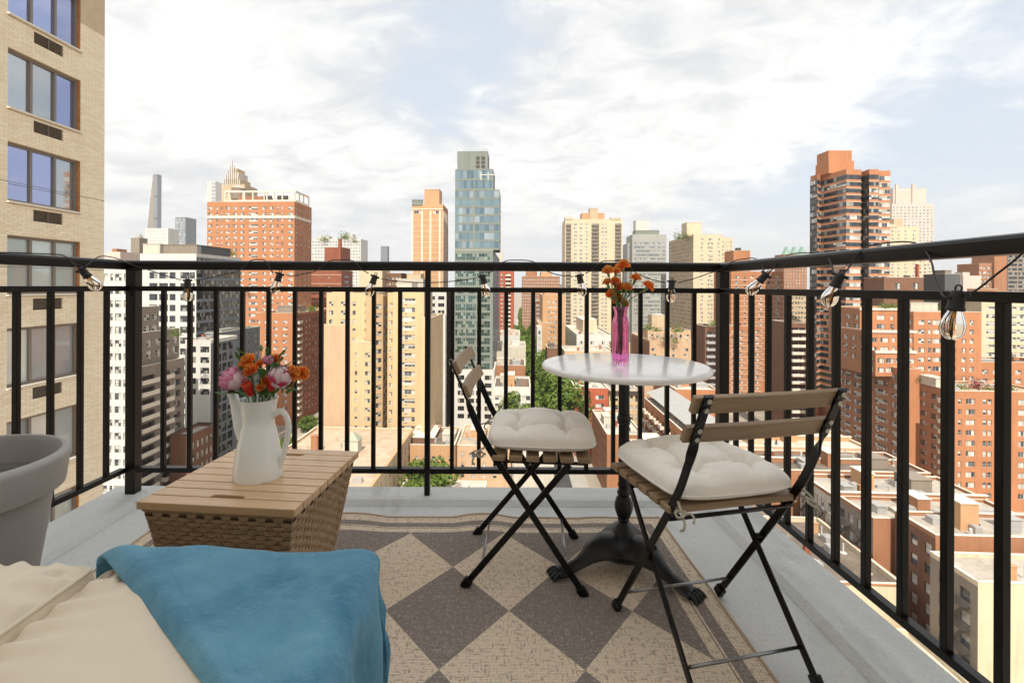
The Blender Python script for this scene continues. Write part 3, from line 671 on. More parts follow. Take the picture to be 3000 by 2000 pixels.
# upper part as one thing with the body would share a root; the setbacks are its own stacked blocks
def addon(B, nm, label, u0, u1, v0, v1, h0, h1, wall, spec=None, side=None, style=None):
    """a setback block that belongs to the same tower"""
    A = Bld(); A.nwin = 0; A.stuff = {}; A.wall = MB(); A.band = MB(); A.bal = MB(); A.root = B.root; A.balc = B.balc
    o = Vector((u0, v0, 0)); w, D = u1-u0, v1-v0
    if spec: facade(A, o, Vector((1, 0, 0)), w, h0, h1, dict(spec, zmin=h0-.6), 0)
    else: A.wall.quad((u0, v0, h0), (u1, v0, h0), (u1, v0, h1), (u0, v0, h1))
    if side: facade(A, Vector((u1, v0, 0)), Vector((0, 1, 0)), D, h0, h1, dict(side, zmin=h0-.6), math.pi/2)
    else: A.wall.quad((u1, v0, h0), (u1, v1, h0), (u1, v1, h1), (u1, v0, h1))
    A.wall.quad((u0, v0, h0), (u0, v0, h1), (u0, v1, h1), (u0, v1, h0)); A.wall.quad((u0, v1, h0), (u0, v1, h1), (u1, v1, h1), (u1, v1, h0))
    A.wall.quad((u0, v0, h1), (u1, v0, h1), (u1, v1, h1), (u0, v1, h1))
    A.wall.build(nm, [M[wall]], B.root)
    for key, mm in A.stuff.items(): o = mm.build('windows', [M[key[0]], M[key[1]], M['metal_w']], B.root); o['kind'] = 'stuff'
B = Bld(); B.root = [q for q in S.objects if q.name == 'glass_tower_body'][0]; B.balc = None
ph = lambda y: ZC-uv_(1332, y)[1]*190/F-GZ
mpx = 190/F
addon(B, 'upper_block', None, 0, 130*mpx, .02, 16, ph(739)+.9, ph(556), 'green_gray', dict(fh=3.25, wh=2.6, style='curb', top=.4, rc=.08, cols=[(.21, 7.0), (.72, 9.4)]), dict(fh=3.25, wh=2.6, style='curb', top=.4, rc=.08, n=3, ww=4.6))
addon(B, 'upper_block', None, .01, 112*mpx, .03, 14, ph(556), ph(496), 'green_gray', dict(fh=3.9, wh=3.2, style='curb', top=.4, rc=.08, cols=[(.26, 7.2), (.75, 6.8)]), None)
addon(B, 'mechanical_screen', None, 5*mpx, 95*mpx, 1.2, 12, ph(496), ph(441), 'green_gray', None, None)
part(B, 'louver_panel', 'louver', [((mpx*(66+16*i), 1.17, ph(462)+z), (1.4, .12, 1.2)) for i in (0, 1) for z in (0, -1.6, -3.2, -5.2)])
part(B, 'terrace_frame', 'white', [((mpx*(98), .0, ph(513)), (6.5, .15, .3)), ((mpx*(76), .0, ph(517)), (.3, .15, 3)), ((mpx*(97), .0, ph(517)), (.3, .15, 3))])
B.root['label'] = 'tall green-grey glass tower in the middle of the skyline, upper floors light blue'
bld('white_grid_podium', 'white building with square dark windows at the foot of the glass tower', 1329, 1449, 1089, 186, D=20, wall='white', roof='roof_g', fr=dict(fh=2.92, wh=1.75, style='trid', cols=[(.19, 2.5), (.43, 2.5), (.62, 2.0), (.85, 2.6)], top=1.2, zmin=-52))
# ---------------------------------------------------------------- along the tree street, left side
B1 = bld('white_loft_building', 'white loft building with a dark roof and wide windows beside the tree street', 1447, 1556, 1140, 178, D=21, wall='white', roof='roof_d', fr=dict(fh=2.92, wh=1.6, style='dbld', cols=[(.14, 2.6), (.42, 2.4), (.64, 2.4), (.88, 2.8)], top=2.2), pent=(('bulkhead', .36, .56, .25, .6, 4.2, 'brick_tan'), ('bulkhead', .15, .35, .6, .9, 2.4, 'offwhite')))
B2 = bld('dark_roof_building', 'low building with a cluttered brown roof behind the white loft', 1446, 1540, 1076, 203, D=18, wall='brick_mid', roof='roof_d', fr=None, pent=(('bulkhead', .1, .5, .3, .6, 2.6, 'offwhite'), ('bulkhead', .6, .85, .2, .5, 2, 'metal_w')))
B3 = bld('white_roof_building', 'low building with a broad white roof left of the tree street', 1446, 1541, 1023, 226, D=26, wall='offwhite', roof='roof_w', fr=None, pent=(('bulkhead', .1, .3, .3, .5, 2.2, 'offwhite'), ('bulkhead', .55, .8, .6, .8, 1.6, 'white')))
bld('orange_side_building', 'small block with an orange side wall at the foot of the red tower', 1448, 1466, 976, 262, D=8, wall='brick_orange', roof='roof_p')
bld('white_annex', 'plain white annex with rooftop boxes below the red tower', 1464, 1524, 986, 262, D=30, wall='white', roof='roof_p', pent=(('bulkhead', .3, .8, .1, .3, 3, 'palepink'),))
bld('narrow_red_tower', 'narrow bright red brick tower with white balconies left of the tree street', 1462, 1505, 795, 350, D=44, wall='brick_red', side='R', roof='roof_p', fr=dict(fh=2.9, wh=1.5, style='dbl', cols=[(.2, 1.6), (.62, 3.2, 'tri')], top=1.6, slab='tri', zmin=-38), sd=dict(fh=2.9, wh=1.5, style='dbl', n=8, ww=2.2, top=1.6, zmin=-40), pent=(('bulkhead', .3, .7, .2, .5, 4, 'brick_red'),))
bld('pale_shaft_tower', 'pale slim shaft peeping out right of the glass tower', 1460, 1472, 733, 520, D=12, wall='palepink')
# ---------------------------------------------------------------- right side of the street
bld('far_red_block', 'large far reddish brick apartment block above the end of the tree street', 1530, 1640, 812, 470, D=40, wall='brick_mid', roof='roof_p', side='L', fr=dict(fh=3, wh=1.5, style='pale', n=16, ww=1.3, top=1.5, obj=0, zmin=-40), pent=(('setback', .1, .4, .1, .6, 7, 'brick_mid'), ('setback', .5, .8, .1, .6, 5, 'brick_tan'), ('bulkhead', .6, .72, .2, .4, 9, 'beige')))
bld('brown_street_block', 'brown terraced block beside the far end of the tree street', 1566, 1592, 885, 360, D=60, wall='brick_brown', side='L', fr=dict(fh=3, wh=1.5, style='pale', n=5, ww=1.3, top=1.5, obj=0, zmin=-45))
bld('orange_wall_building', 'tan orange brick building with blank front right of the tree street', 1590, 1655, 868, 290, D=40, wall='brick_tan', roof='roof_p', fr=dict(fh=3, wh=1.4, style='sgl', n=5, ww=.9, mg=3, top=2.5, obj=0, zmin=-40), pent=(('setback', .1, .5, .1, .5, 3, 'brick_tan'),))
bld('orange_lower_wing', 'lower left wing of the orange building with a planted terrace', 1578, 1606, 950, 282, D=30, wall='brick_tan', side='L', roof='roof_g', sd=dict(fh=3, wh=1.4, style='sgl', n=12, ww=1.1, top=1.2, obj=0, zmin=-50))
bld('white_slot_house', 'tiny white house with dark windows by the tree street', 1574, 1588, 962, 270, D=12, wall='white', fr=dict(fh=3.4, wh=2, style='sgld', cols=[(.5, 1.1)], top=1.2))
bld('dark_shed_house', 'small dark roofed house below the orange building', 1604, 1648, 1024, 236, D=14, wall='brick_brown', roof='roof_d', pent=(('bulkhead', .1, .5, .1, .4, 2.5, 'roof_d'),))
Bc = bld('cream_balcony_tower', 'wide cream tower with balcony columns and a brown stepped penthouse behind the flowers', 1655, 1822, 646, 383, D=26, wall='cream', roof='roof_p',
    fr=dict(fh=2.9, wh=1.5, style='pale', cols=[(.06, 3.4, 'stripw'), (.18, 2.6, 'pale'), (.28, 2.4, 'pale'), (.38, 1.8, 'pale'), (.53, 5.2, 'stripw'), (.66, 1.8, 'pale'), (.72, 1.8, 'pale'), (.93, 4.2, 'stripw')], top=2.5, slab='stripw', obj=1, zmin=-42, balmat='taupe'),
    pent=(('penthouse', .30, .70, .1, .5, 6, 'brick_tan'), ('penthouse', .44, .58, .05, .4, 9.5, 'beige'), ('corner_tower', .0, .14, .0, .3, 2.5, 'cream'), ('corner_tower', .80, .97, .0, .3, 2, 'cream')))
Bg = bld('grey_strip_tower', 'silvery grey office tower with ribbon windows right of the cream tower', 1852, 1952, 690, 430, D=24, wall='gray', roof='roof_g', fr=dict(fh=3.4, wh=1.7, style='pstrip', cols=[(.22, 9.5, 'pstrip'), (.60, 12.5, 'pstrip'), (.90, 4, 'pstrip')], top=6, obj=1, zmin=-40), pent=(('machine_room', .12, .52, .1, .5, 13.5, 'pale'), ('glass_crown', .1, .8, .05, .5, 4.5, 'green_gray')))
bld('grey_side_wing', 'narrow darker wing on the left of the silvery grey tower', 1838, 1854, 716, 440, D=20, wall='gray', side='L', fr=dict(fh=3.4, wh=1.8, style='pstrip', cols=[(.5, 3.4)], top=2, obj=0, zmin=-20))
bld('beige_grid_tower', 'beige tower with shaded window grid on its left flank and a penthouse box', 2031, 2114, 690, 350, xs=1959, side='L', wall='cream', sidewall='beige', roof='roof_p', fr=dict(fh=2.9, wh=1.5, style='dbl', cols=[(.30, 1.8, 'dbl'), (.60, 3.4, 'quad'), (.90, 1.8, 'dbl')], top=2.2, zmin=-52),
    sd=dict(fh=2.9, wh=1.7, style='dbld', n=15, ww=2.2, top=1.4, zmin=-50), pent=(('penthouse', -.14, .38, .1, .3, 10, 'cream'),))
bld('beige_east_wing', 'slightly lower right wing of the beige tower', 2112, 2146, 700, 358, D=18, wall='cream', roof='roof_p', fr=dict(fh=2.9, wh=1.5, style='dbl', n=3, ww=1.4, top=2, zmin=-30, obj=0))
bld('white_square_block', 'bright white low building with small windows just left of the pink vase', 1690, 1798, 985, 232, xs=1656, side='L', wall='white', sidewall='offwhite', roof='roof_w', fr=dict(fh=3.0, wh=1.5, style='dbld', cols=[(.12, 1.2), (.42, 1.4), (.72, 1.2), (.94, 1.2)], top=2.2), sd=dict(fh=3, wh=1.6, style='dbl', n=7, ww=2.3, top=1.2), pent=(('penthouse', .3, .7, .3, .8, 6.5, 'cream'), ('chimney', .40, .48, .2, .3, 9, 'cream')))
bld('yellow_gable_wing', 'pale yellow wing under the table edge behind the white block', 1798, 1846, 1010, 222, D=20, wall='yellow', roof='roof_w')
Bt = bld('garden_terrace_building', 'tan stepped building with green roof gardens behind the vase', 1904, 2028, 1002, 250, xs=1850, side='L', wall='pink', sidewall='brick_mid', roof='roof_g', fr=dict(fh=3.0, wh=1.4, style='dbld', cols=[(.1, 2.2), (.38, 1.0, 'sgld'), (.56, 1.0, 'sgld'), (.86, 2.2)], top=3.0, zmin=-50), sd=dict(fh=3, wh=1.5, style='dbl', n=8, ww=1.8, top=1.6))
Bt2 = bld('garden_upper_block', 'upper setback of the garden terrace building', 1898, 2024, 972, 258, D=14, zb=-29, wall='pink', roof='roof_g', fr=dict(fh=3, wh=1.8, style='dbld', n=6, ww=2.0, top=1.2))
bld('garden_water_house', 'blocky tan water tank house with a white cap above the roof gardens', 1910, 1950, 928, 262, D=8, zb=-24, wall='beige', roof='roof_w', pent=(('cap_roof', .15, .85, .1, .9, 1.2, 'white'),))
bld('brown_balcony_tower', 'dark brown brick tower with glass balconies just left of the right corner post', 2066, 2108, 962, 205, D=16, wall='brick_brown', side='L', roof='roof_d', fr=dict(fh=2.9, wh=1.8, style='duo', cols=[(.3, 2.2), (.75, 2.2)], top=1.4, slab='duo', balmat='metal_w'))
Bd = bld('domed_brown_turret', 'narrow brown stone turret with a red dome beside the brown balcony tower', 2046, 2068, 1010, 214, D=6, wall='brick_tan', roof='roof_g', fr=dict(fh=3.4, wh=2, style='sgld', cols=[(.3, .8), (.7, .8)], top=1.5))
m = MB(); m.lathe([(1.3, 0), (1.3, 1.8), (1.5, 1.9), (1.3, 2.8), (.7, 3.6), (.05, 4)], 16, cap=False); m.build('dome', M['brick_mid'], Bd.root, loc=(Bd.w/2, 2, Bd.h), auto=.6)
# ---------------------------------------------------------------- right of the corner post
Br = bld('orange_band_tower', 'orange brick tower with thin white floor lines right of the corner post', 2142, 2296, 800, 271, D=24, wall='brick_orange', roof='roof_p', fr=dict(fh=2.9, wh=1.4, style='dbl', cols=[(.12, 2.2), (.26, 1.0, 'sgld'), (.40, 2.2), (.56, 2.2), (.72, 1.2, 'sgld'), (.88, 2.4)], top=1.5, course=.9, zmin=-50), pent=(('penthouse', .08, .40, .1, .6, 12.5, 'brick_orange'), ('chimney_cap', .22, .30, .3, .4, 14.3, 'louver')))
bld('orange_lower_wing_east', 'lower orange wing with a terrace in front of the banded tower', 2138, 2230, 960, 255, D=10, wall='brick_orange', roof='roof_g', fr=dict(fh=2.9, wh=1.4, style='dbl', n=4, ww=1.9, top=1.3, course=.9))
Bp = bld('gabled_brick_tower', 'far brick tower with a row of pointed green gables', 2296, 2364, 748, 450, D=16, wall='brick_mid', roof='roof_g', fr=dict(fh=2.9, wh=1.6, style='pale', n=8, ww=1.3, top=1.5, obj=0, zmin=-30))
m = MB()
for k in range(3):
    a, b = Bp.w*k/3, Bp.w*(k+1)/3; m.add([(a, 0, Bp.h), (b, 0, Bp.h), ((a+b)/2, 0, Bp.h+8), (a, 5, Bp.h), (b, 5, Bp.h), ((a+b)/2, 5, Bp.h+8)], ((0, 1, 2), (3, 5, 4), (0, 2, 5, 3), (1, 4, 5, 2)))
m.build('gable', simple('verdigris copper', (.28, .42, .36), .6), Bp.root)
def zigzag():
    d = 227; s = d/F
    pts = [(2373, 229), (2393, 224), (2404, 228), (2441, 221), (2478, 214), (2521, 215), (2524, 219), (2545, 214), (2572, 214), (2574, 217), (2607, 216.5)]
    P2 = [Vector(((x-CX)*dd/F, dd)) for x, dd in pts]
    zt = ZC-uv_(2441, 506)[1]*221/F
    root = empty('zigzag_band_tower', (P2[0].x, P2[0].y, GZ), 0, 'tall dark-windowed tower with zigzag orange brick bands and a blank orange top', 'skyscraper')
    O = P2[0]; P2 = [p-O for p in P2]; h = zt-GZ
    back = [P2[-1]+Vector((14, 20)), P2[0]+Vector((19, 24))]
    ring = P2+back
    def prism(m, ring, z0, z1, off=0):
        n = len(ring); vs = []
        for z in (z0, z1):
            for i, p in enumerate(ring):
                vs.append((p.x, p.y-off, z))
        m.add(vs, [(i, (i+1) % n, n+(i+1) % n, n+i) for i in range(n)]+[tuple(range(n, 2*n))])
    core = MB(); prism(core, [Vector((p.x, p.y+.25)) for p in ring], 0, h-2.2); core.build('core', M['louver'], root)
    br = MB(); sl_ = MB(); fh = 2.93; prism(br, ring, h-2.4, h)
    z = h-2.4; k = 0; nwin = 0
    while z > 12 and k < 36:
        zl = z-fh
        prism(br, ring, zl, zl+.95); prism(sl_, ring, zl-.14, zl+.02, .12)
        for i in range(len(P2)-1):
            a, b = P2[i], P2[i+1]; e = b-a; w = e.length
            if w < 1.2: continue
            ang = math.atan2(e.y, e.x)
            st = 'strip' if rw.random() < .8 else 'quadd'
            if i == 9: st = 'stripw' if rw.random() < .6 else 'quadd'
            if i in (0, 4) and rw.random() < .35: st = 'stripw'
            wh = fh-.97
            if nwin >= 300: continue
            inst(unit(st, w-.1, wh), 'window', root, (a.x+e.x/w*.05, a.y+e.y/w*.05+.06, zl+.96), (0, 0, ang)); nwin += 1
        z = zl; k += 1
    prism(br, ring, 0, z)
    br.build('brick_band', M['brick_orange'], root); sl_.build('floor_edge', M['slab'], root)
    m = MB(); xm = (P2[3].x+P2[5].x)/2+.3; m.box((xm, -2.5, h+2.8), (11.5, 9, 5.6)); m.box((xm, -2.2, h+8), (10.6, 8, 5)); m.build('penthouse', M['brick_orange'], root)
zigzag()
bld('dark_brown_balcony_block', 'dark brown balcony block in front of the zigzag tower', 2316, 2362, 952, 190, D=14, wall='brick_brown', roof='roof_d', side='L', fr=dict(fh=2.8, wh=1.7, style='duo', cols=[(.3, 2.4), (.75, 2.2)], top=1, slab='duo', balmat='slab'))
bld('pale_corner_block', 'small tan block peeping between the banded and the zigzag towers', 2318, 2364, 862, 300, D=12, wall='beige', fr=dict(fh=3, wh=1.4, style='dbld', n=5, ww=1.3, top=1.5, obj=0))
Bw = bld('white_stepped_tower', 'pale stepped stone tower behind the right end of the zigzag tower', 2612, 2734, 600, 520, D=30, wall='palepink', roof='roof_w', fr=dict(fh=3.2, wh=1.8, style='pale', n=11, ww=2.0, top=2.0, zmin=-20), pent=(('crown', .08, .88, .1, .8, 18, 'palepink'), ('crown_rib', .12, .18, .05, .1, 22, 'palepink'), ('crown_rib', .52, .58, .05, .1, 22, 'palepink')), cat='skyscraper')
bld('cream_old_tower', 'old cream apartment tower with a low water house in front of the pale stepped tower', 2607, 2690, 668, 400, D=24, wall='cream', roof='roof_p', fr=dict(fh=3, wh=1.6, style='dbl', cols=[(.1, 2), (.3, 1.6), (.55, 1.4), (.85, 2)], top=2.0, zmin=-20), pent=(('water_house', .3, .62, .2, .6, 8, 'beige'), ('parapet_wall', .0, .25, .0, .3, 3, 'cream')))
bld('cream_rear_wing', 'right wing of the old cream tower with stacked bay windows', 2688, 2728, 745, 405, D=20, wall='cream', fr=dict(fh=3, wh=1.7, style='dbl', n=3, ww=2.4, top=2.0, zmin=-20))
bld('charcoal_box_building', 'charcoal windowless box seen between the top and middle rails at right', 2768, 2812, 808, 230, xs=None, D=12, wall='dkgray', roof='roof_d', pent=(('tank_room', .3, .75, .2, .7, 2.6, 'taupe'),))
bld('peach_low_block', 'peach coloured low block right of the charcoal box', 2822, 2874, 812, 300, D=14, wall='palepink', pent=(('roof_house', .2, .6, .2, .6, 3, 'offwhite'),))
bld('chestnut_block', 'chestnut brick apartment block with balcony columns on the right skyline', 2868, 2914, 776, 320, D=16, wall='brick_mid', roof='roof_g', fr=dict(fh=2.9, wh=1.6, style='dbl', n=4, ww=1.8, top=1.2))
bld('chestnut_shaft', 'blank chestnut brick shaft right of the balcony columns', 2913, 2950, 748, 318, D=16, wall='brick_mid')
bld('grey_terrace_tower', 'grey brown tower with long balcony lines at the right edge', 2952, 3040, 742, 330, D=20, wall='taupe', fr=dict(fh=2.9, wh=1.6, style='strip', n=3, ww=5.5, top=1.2))
bld('long_low_roof', 'long low pale roof line under the charcoal box', 2700, 3100, 858, 260, D=30, wall='taupe', roof='roof_w', fr=dict(fh=3, wh=1.5, style='dbld', n=16, ww=2.0, top=2.0, obj=0), pent=(('duct', .1, .3, .2, .4, 1.6, 'metal_w'), ('duct', .45, .6, .1, .3, 2.2, 'brick_mid')))
# ---------------------------------------------------------------- big terraced brick building at right, shade of its flanks painted as darker brick
q4 = dict(fh=2.86, wh=1.5, style='dbl', top=1.6)
bld('brick_garden_building', 'orange brick wing with roof garden and paired white windows at the lower right', 2790, 3080, 1150, 135, xs=2664, side='L', wall='brick_orange', sidewall='brick_mid', roof='roof_p', para=.5, fr=dict(q4, cols=[(.08, .9, 'sgl'), (.19, 2.4, 'tri'), (.335, 1.0, 'sgl'), (.385, 1.0, 'sgl'), (.50, 1.0, 'sgl'), (.56, 1.0, 'sgl'), (.72, 2.4, 'tri'), (.9, 2.4, 'tri')]),
    sd=dict(q4, cols=[(.12, 2.2, 'dblac'), (.36, 2.2, 'dblac'), (.62, 2.2, 'dblac'), (.90, 2.6, 'open')], slab='open', rc=.6), pent=(('sun_room', .0, .14, .35, .8, 2.8, 'offwhite'),))
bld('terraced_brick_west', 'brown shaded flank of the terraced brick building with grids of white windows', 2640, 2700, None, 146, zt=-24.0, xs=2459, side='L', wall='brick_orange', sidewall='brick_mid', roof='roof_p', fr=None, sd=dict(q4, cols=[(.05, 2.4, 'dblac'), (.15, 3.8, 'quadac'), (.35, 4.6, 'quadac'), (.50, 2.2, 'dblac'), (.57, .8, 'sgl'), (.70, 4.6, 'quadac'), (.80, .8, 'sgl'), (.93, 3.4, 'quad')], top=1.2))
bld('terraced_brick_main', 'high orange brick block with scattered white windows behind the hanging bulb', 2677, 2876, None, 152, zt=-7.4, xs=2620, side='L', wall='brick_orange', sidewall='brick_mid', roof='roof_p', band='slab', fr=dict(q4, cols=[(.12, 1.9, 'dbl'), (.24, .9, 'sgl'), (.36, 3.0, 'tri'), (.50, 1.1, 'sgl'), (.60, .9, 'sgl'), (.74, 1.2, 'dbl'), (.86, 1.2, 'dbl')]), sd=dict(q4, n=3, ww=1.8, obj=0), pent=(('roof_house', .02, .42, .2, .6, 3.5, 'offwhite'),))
for zt_, d_, xa, xb, lb in ((-18.9, 149.5, 2566, 2684, 'lowest setback terrace of the brick building behind the chair back'), (-13.0, 153, 2540, 2684, 'middle setback terrace of the brick building with a white door'), (-6.3, 158, 2520, 2690, 'top setback of the terraced brick building with green shrubs on its roof')):
    Bx = bld('brick_setback', lb, xa, xb, None, d_, zt=zt_, zb=-26, D=16, wall='brick_orange', sidewall='brick_mid', side='L', roof='roof_p', para=.6, fr=dict(q4, cols=[(.14, 2.0, 'tri'), (.36, 2.4, 'tri'), (.55, 1.0, 'sgl'), (.75, 1.6, 'dbl'), (.9, 1.6, 'dbl')], max=3), sd=dict(q4, n=4, ww=2.0, max=3))
    m = MB(); m.box((Bx.w/2, -.1, Bx.h+.3), (Bx.w+.3, .4, .7)); m.build('white_parapet', M['slab'], Bx.root)
bld('dark_brick_roofhouse', 'dark brick roof house with chimneys above the terraced brick building', 2590, 2706, 820, 172, D=10, zb=-8, wall='brick_brown', roof='roof_d', fr=dict(fh=4, wh=2.2, style='dbld', cols=[(.35, 1.7), (.8, 1.7)], top=1, max=1), pent=(('flue', .9, .95, .1, .2, 5.5, 'brick_red'), ('stack', .66, .72, .1, .3, 1.4, 'louver')))
bld('pale_yellow_block', 'pale yellow apartment block with ribbon windows at the right edge', 2876, 3140, 884, 185, D=18, wall='cream', roof='roof_w', fr=dict(fh=2.86, wh=1.5, style='quad', cols=[(.12, 4.4), (.32, 4.4), (.47, 4.6), (.66, 4.4), (.85, 4.4)], top=1.8))
bld('brick_low_link', 'low brick link with skylights between the garden roof and the pale yellow block', 2870, 3100, 1068, 160, D=12, wall='brick_orange', roof='roof_d', fr=dict(q4, n=7, ww=1.8, max=3), pent=(('skylight', .05, .3, .1, .5, 1.2, 'metal_w'),))
# ---------------------------------------------------------------- roofs at the lower right (tenements)
def low(name, label, ua, ub, va, vb, z, wall, roof, fr=None, sd=None, side='L', pent=(), para=.6, sidewall=None):
    """box given in metres: x range, depth range, roof height"""
    x0 = CX+ua*F/va; x1 = CX+ub*F/va
    return bld(name, label, x0, x1, None, va, zt=z, D=vb-va, wall=wall, roof=roof, fr=fr, sd=sd, side=side, pent=pent, para=para, sidewall=sidewall)
ten = dict(fh=3.1, wh=1.7, style='sgld', top=1.3)
T1 = low('corner_tenement', 'cream painted tenement with a grey roof at the lower right edge', 64.0, 92, 64.5, 72, -38.2, 'cream', 'roof_g', sd=dict(ten, cols=[(.30, 1.5, 'sgld'), (.75, 1.5, 'sgld')]), sidewall='taupe')
T2 = low('orange_bulkhead_tenement', 'tenement with an orange brick stair house on a white roof behind the corner tenement', 67, 96, 74, 82, -36.8, 'brick_mid', 'roof_g', sd=dict(ten, n=3, ww=1.3), sidewall='brick_brown', pent=(('bulkhead', .22, .32, .35, .75, 4.2, 'brick_tan'), ('vent_box', .48, .54, .3, .6, 2.0, 'metal_w')))
T3 = low('fire_escape_tenement', 'grey and brick tenement flank with dark windows beside the alley', 64.6, 92, 83, 92, -38.5, 'brick_mid', 'roof_g', sd=dict(ten, n=4, ww=1.2), sidewall='taupe', pent=(('vent_box', .1, .16, .3, .55, 1.3, 'metal_w'), ('bulkhead', .36, .44, .3, .7, 2.8, 'brick_mid'), ('skylight', .22, .30, .2, .5, .7, 'roof_w'), ('party_wall', .0, 1, .97, 1.0, 1.2, 'brick_mid')))
T4 = low('white_wall_tenement', 'tenement with a whitewashed flank and window air conditioners', 64.9, 94, 93, 104, -39.0, 'brick_mid', 'roof_g', sd=dict(ten, n=5, ww=1.2, style='dblac'), sidewall='offwhite', pent=(('vent_box', .12, .18, .2, .4, 1.4, 'metal_w'), ('bulkhead', .32, .39, .45, .8, 3.0, 'brick_tan'), ('shed', .60, .74, .3, .7, 2.6, 'taupe'), ('party_wall', .0, 1, .0, .03, 1.2, 'brick_tan'), ('chimney', .2, .24, .8, .9, 1.8, 'brick_dk')))
T5 = low('brown_roof_tenement', 'tenement with a dark brown roof and grey ventilation boxes', 60, 94, 105, 118, -38.6, 'brick_mid', 'roof_d', sd=dict(ten, n=5, ww=1.2), sidewall='pink', pent=(('vent_box', .25, .31, .2, .4, 1.5, 'metal_w'), ('bulkhead', .43, .50, .3, .6, 3.0, 'brick_mid'), ('shed', .7, .82, .3, .6, 2.0, 'taupe'), ('party_wall', .0, 1, .48, .51, 1.0, 'brick_mid'), ('chimney', .12, .16, .7, .8, 1.6, 'brick_dk')))
T6 = low('white_roof_garage', 'broad white flat roof with a brick box in front of the terraced brick building', 56, 92, 119, 133, -38.0, 'pink', 'roof_w', sd=dict(ten, n=5, ww=1.2), sidewall='brick_brown', pent=(('bulkhead', .22, .31, .2, .45, 3.4, 'beige'), ('bulkhead', .5, .6, .4, .7, 2.0, 'brick_tan'), ('party_wall', .0, 1, .5, .53, 1.1, 'brick_tan'), ('skylight', .38, .46, .7, .85, .9, 'metal_w')))
T7 = low('parapet_roof_building', 'dark tar roof with orange parapet and a white door beyond the right railing', 40, 64.2, 76.2, 98, -45.2, 'cream', 'roof_d', para=.9, sidewall='brick_orange', pent=(('stair_house', .02, .16, .42, .62, 2.6, 'brick_mid'), ('stair_house', .30, .38, .22, .32, 3.2, 'brick_red')))
m = MB(); m.box((T7.w*.36, T7.D*.22-.08, T7.h+1.5), (1.4, .12, 2.8)); m.build('white_door', M['white'], T7.root)
for k in range(3):
    m = MB(); p = (T7.w*(.9), T7.D*(.2+.28*k), T7.h); m.tube([(p[0], p[1], p[2]), (p[0], p[1], p[2]+1.7)], .12, 8); m.lathe([(.6, 0), (.55, .12), (.1, .16)], 12, c=p); m.build('vent_pipe', M['white'], T7.root, auto=.6)
m = MB(); m.box((T7.w/2, -.02, T7.h+.92), (T7.w+.2, .5, .14)); m.box((T7.w, T7.D/2, T7.h+.92), (.5, T7.D, .14)); m.build('orange_coping', M['brick_orange'], T7.root)
T8 = low('near_white_ledge', 'low pale roof close below the right railing', 38, 63, 58, 74.5, -50.5, 'cream', 'roof_w')
T9 = low('rear_brick_houses', 'brick houses with orange stair house between the alley and the white garage', 42, 58, 100, 117, -46, 'brick_mid', 'roof_d', pent=(('bulkhead', .3, .6, .2, .6, 3, 'brick_tan'),), sd=dict(ten, n=4, ww=1.2))
T10 = low('terracotta_flank_house', 'terracotta house with a pale roof behind the near chair back', 38, 54, 119, 138, -42.5, 'brick_orange', 'roof_w', sd=dict(ten, n=5, ww=1.1), pent=(('bulkhead', .1, .4, .5, .8, 3.4, 'brick_orange'),), sidewall='brick_mid')
# fire escapes on the alley flank
iron_ = M['louver']
for B_, n_ in ((T1, 1), (T3, 2), (T4, 2)):
    for j in range(n_):
        m = MB(); y = B_.D*(.25+.45*j)+.6
        for k in range(5):
            z = B_.h-3.4-3.1*k
            m.box((-.55, y, z), (1.1, 2.8, .08)); m.box((-1.08, y, z+.9), (.05, 2.8, .05)); m.box((-1.08, y, z+.45), (.03, 2.8, .03))
            for q in range(8): m.box((-1.08, y-1.4+q*.4, z+.45), (.03, .03, .9))
            m.bar((-.6, y-1.2, z), (-.6, y+1.2, z-3.1), .5, .06, up=(1, 0, 0))
        m.build('fire_escape', iron_, B_.root)
# ---------------------------------------------------------------- lower middle
S1 = low('shed_roof_factory', 'terracotta building with wavy balconies under a long grey ribbed roof', 50.3, 57, 126, 168, -37.4, 'brick_orange', 'roof_g', sd=dict(fh=3.2, wh=1.9, style='duo', n=7, ww=2.6, top=1.9, slab='duo', balmat='slab', rc=.5), para=.3)
m = MB(); w_, D_, h_ = S1.w, S1.D, S1.h
n_ = 46
for i in range(n_):
    y0, y1 = -1+(D_+2)*i/n_, -1+(D_+2)*(i+1)/n_; zz = .10 if i % 2 else 0
    m.quad((.8, y0, h_+2.0+zz), (w_+1.2, y0, h_+4.4+zz), (w_+1.2, y1, h_+4.4+zz), (.8, y1, h_+2.0+zz)); m.quad((.8, y1, h_+2.0), (w_+1.2, y1, h_+4.4), (w_+1.2, y1, h_+4.5), (.8, y1, h_+2.1))
m.build('ribbed_roof', M['metal_w'], S1.root)
for i in range(14):
    m = MB(); y = D_*(i+.5)/14; m.bar((.2, y, h_), (.9, y, h_+2.0), .12, .12); m.bar((.2, y, h_+1.6), (2.5, y+1.4, h_+.2), .08, .08); m.build('trellis_post', M['louver'], S1.root)
m = MB(); m.box((w_/2, -.6, h_+1.2), (w_+.6, .5, 2.4)); m.build('end_wall', M['brick_orange'], S1.root)
low('red_side_house', 'plain terracotta house with a pale roof right of the ribbed roof', 60, 74, 160, 184, -33, 'brick_orange', 'roof_w', pent=(('bulkhead', .2, .5, .3, .6, 3, 'brick_orange'), ('railing_box', .55, .9, .2, .7, 1.1, 'metal_w')), sidewall='brick_orange')
low('pink_low_house', 'pink low house left of the ribbed roof', 58, 70, 186, 214, -31, 'pink', 'roof_w', pent=(('bulkhead', .3, .6, .3, .6, 3, 'white'),))
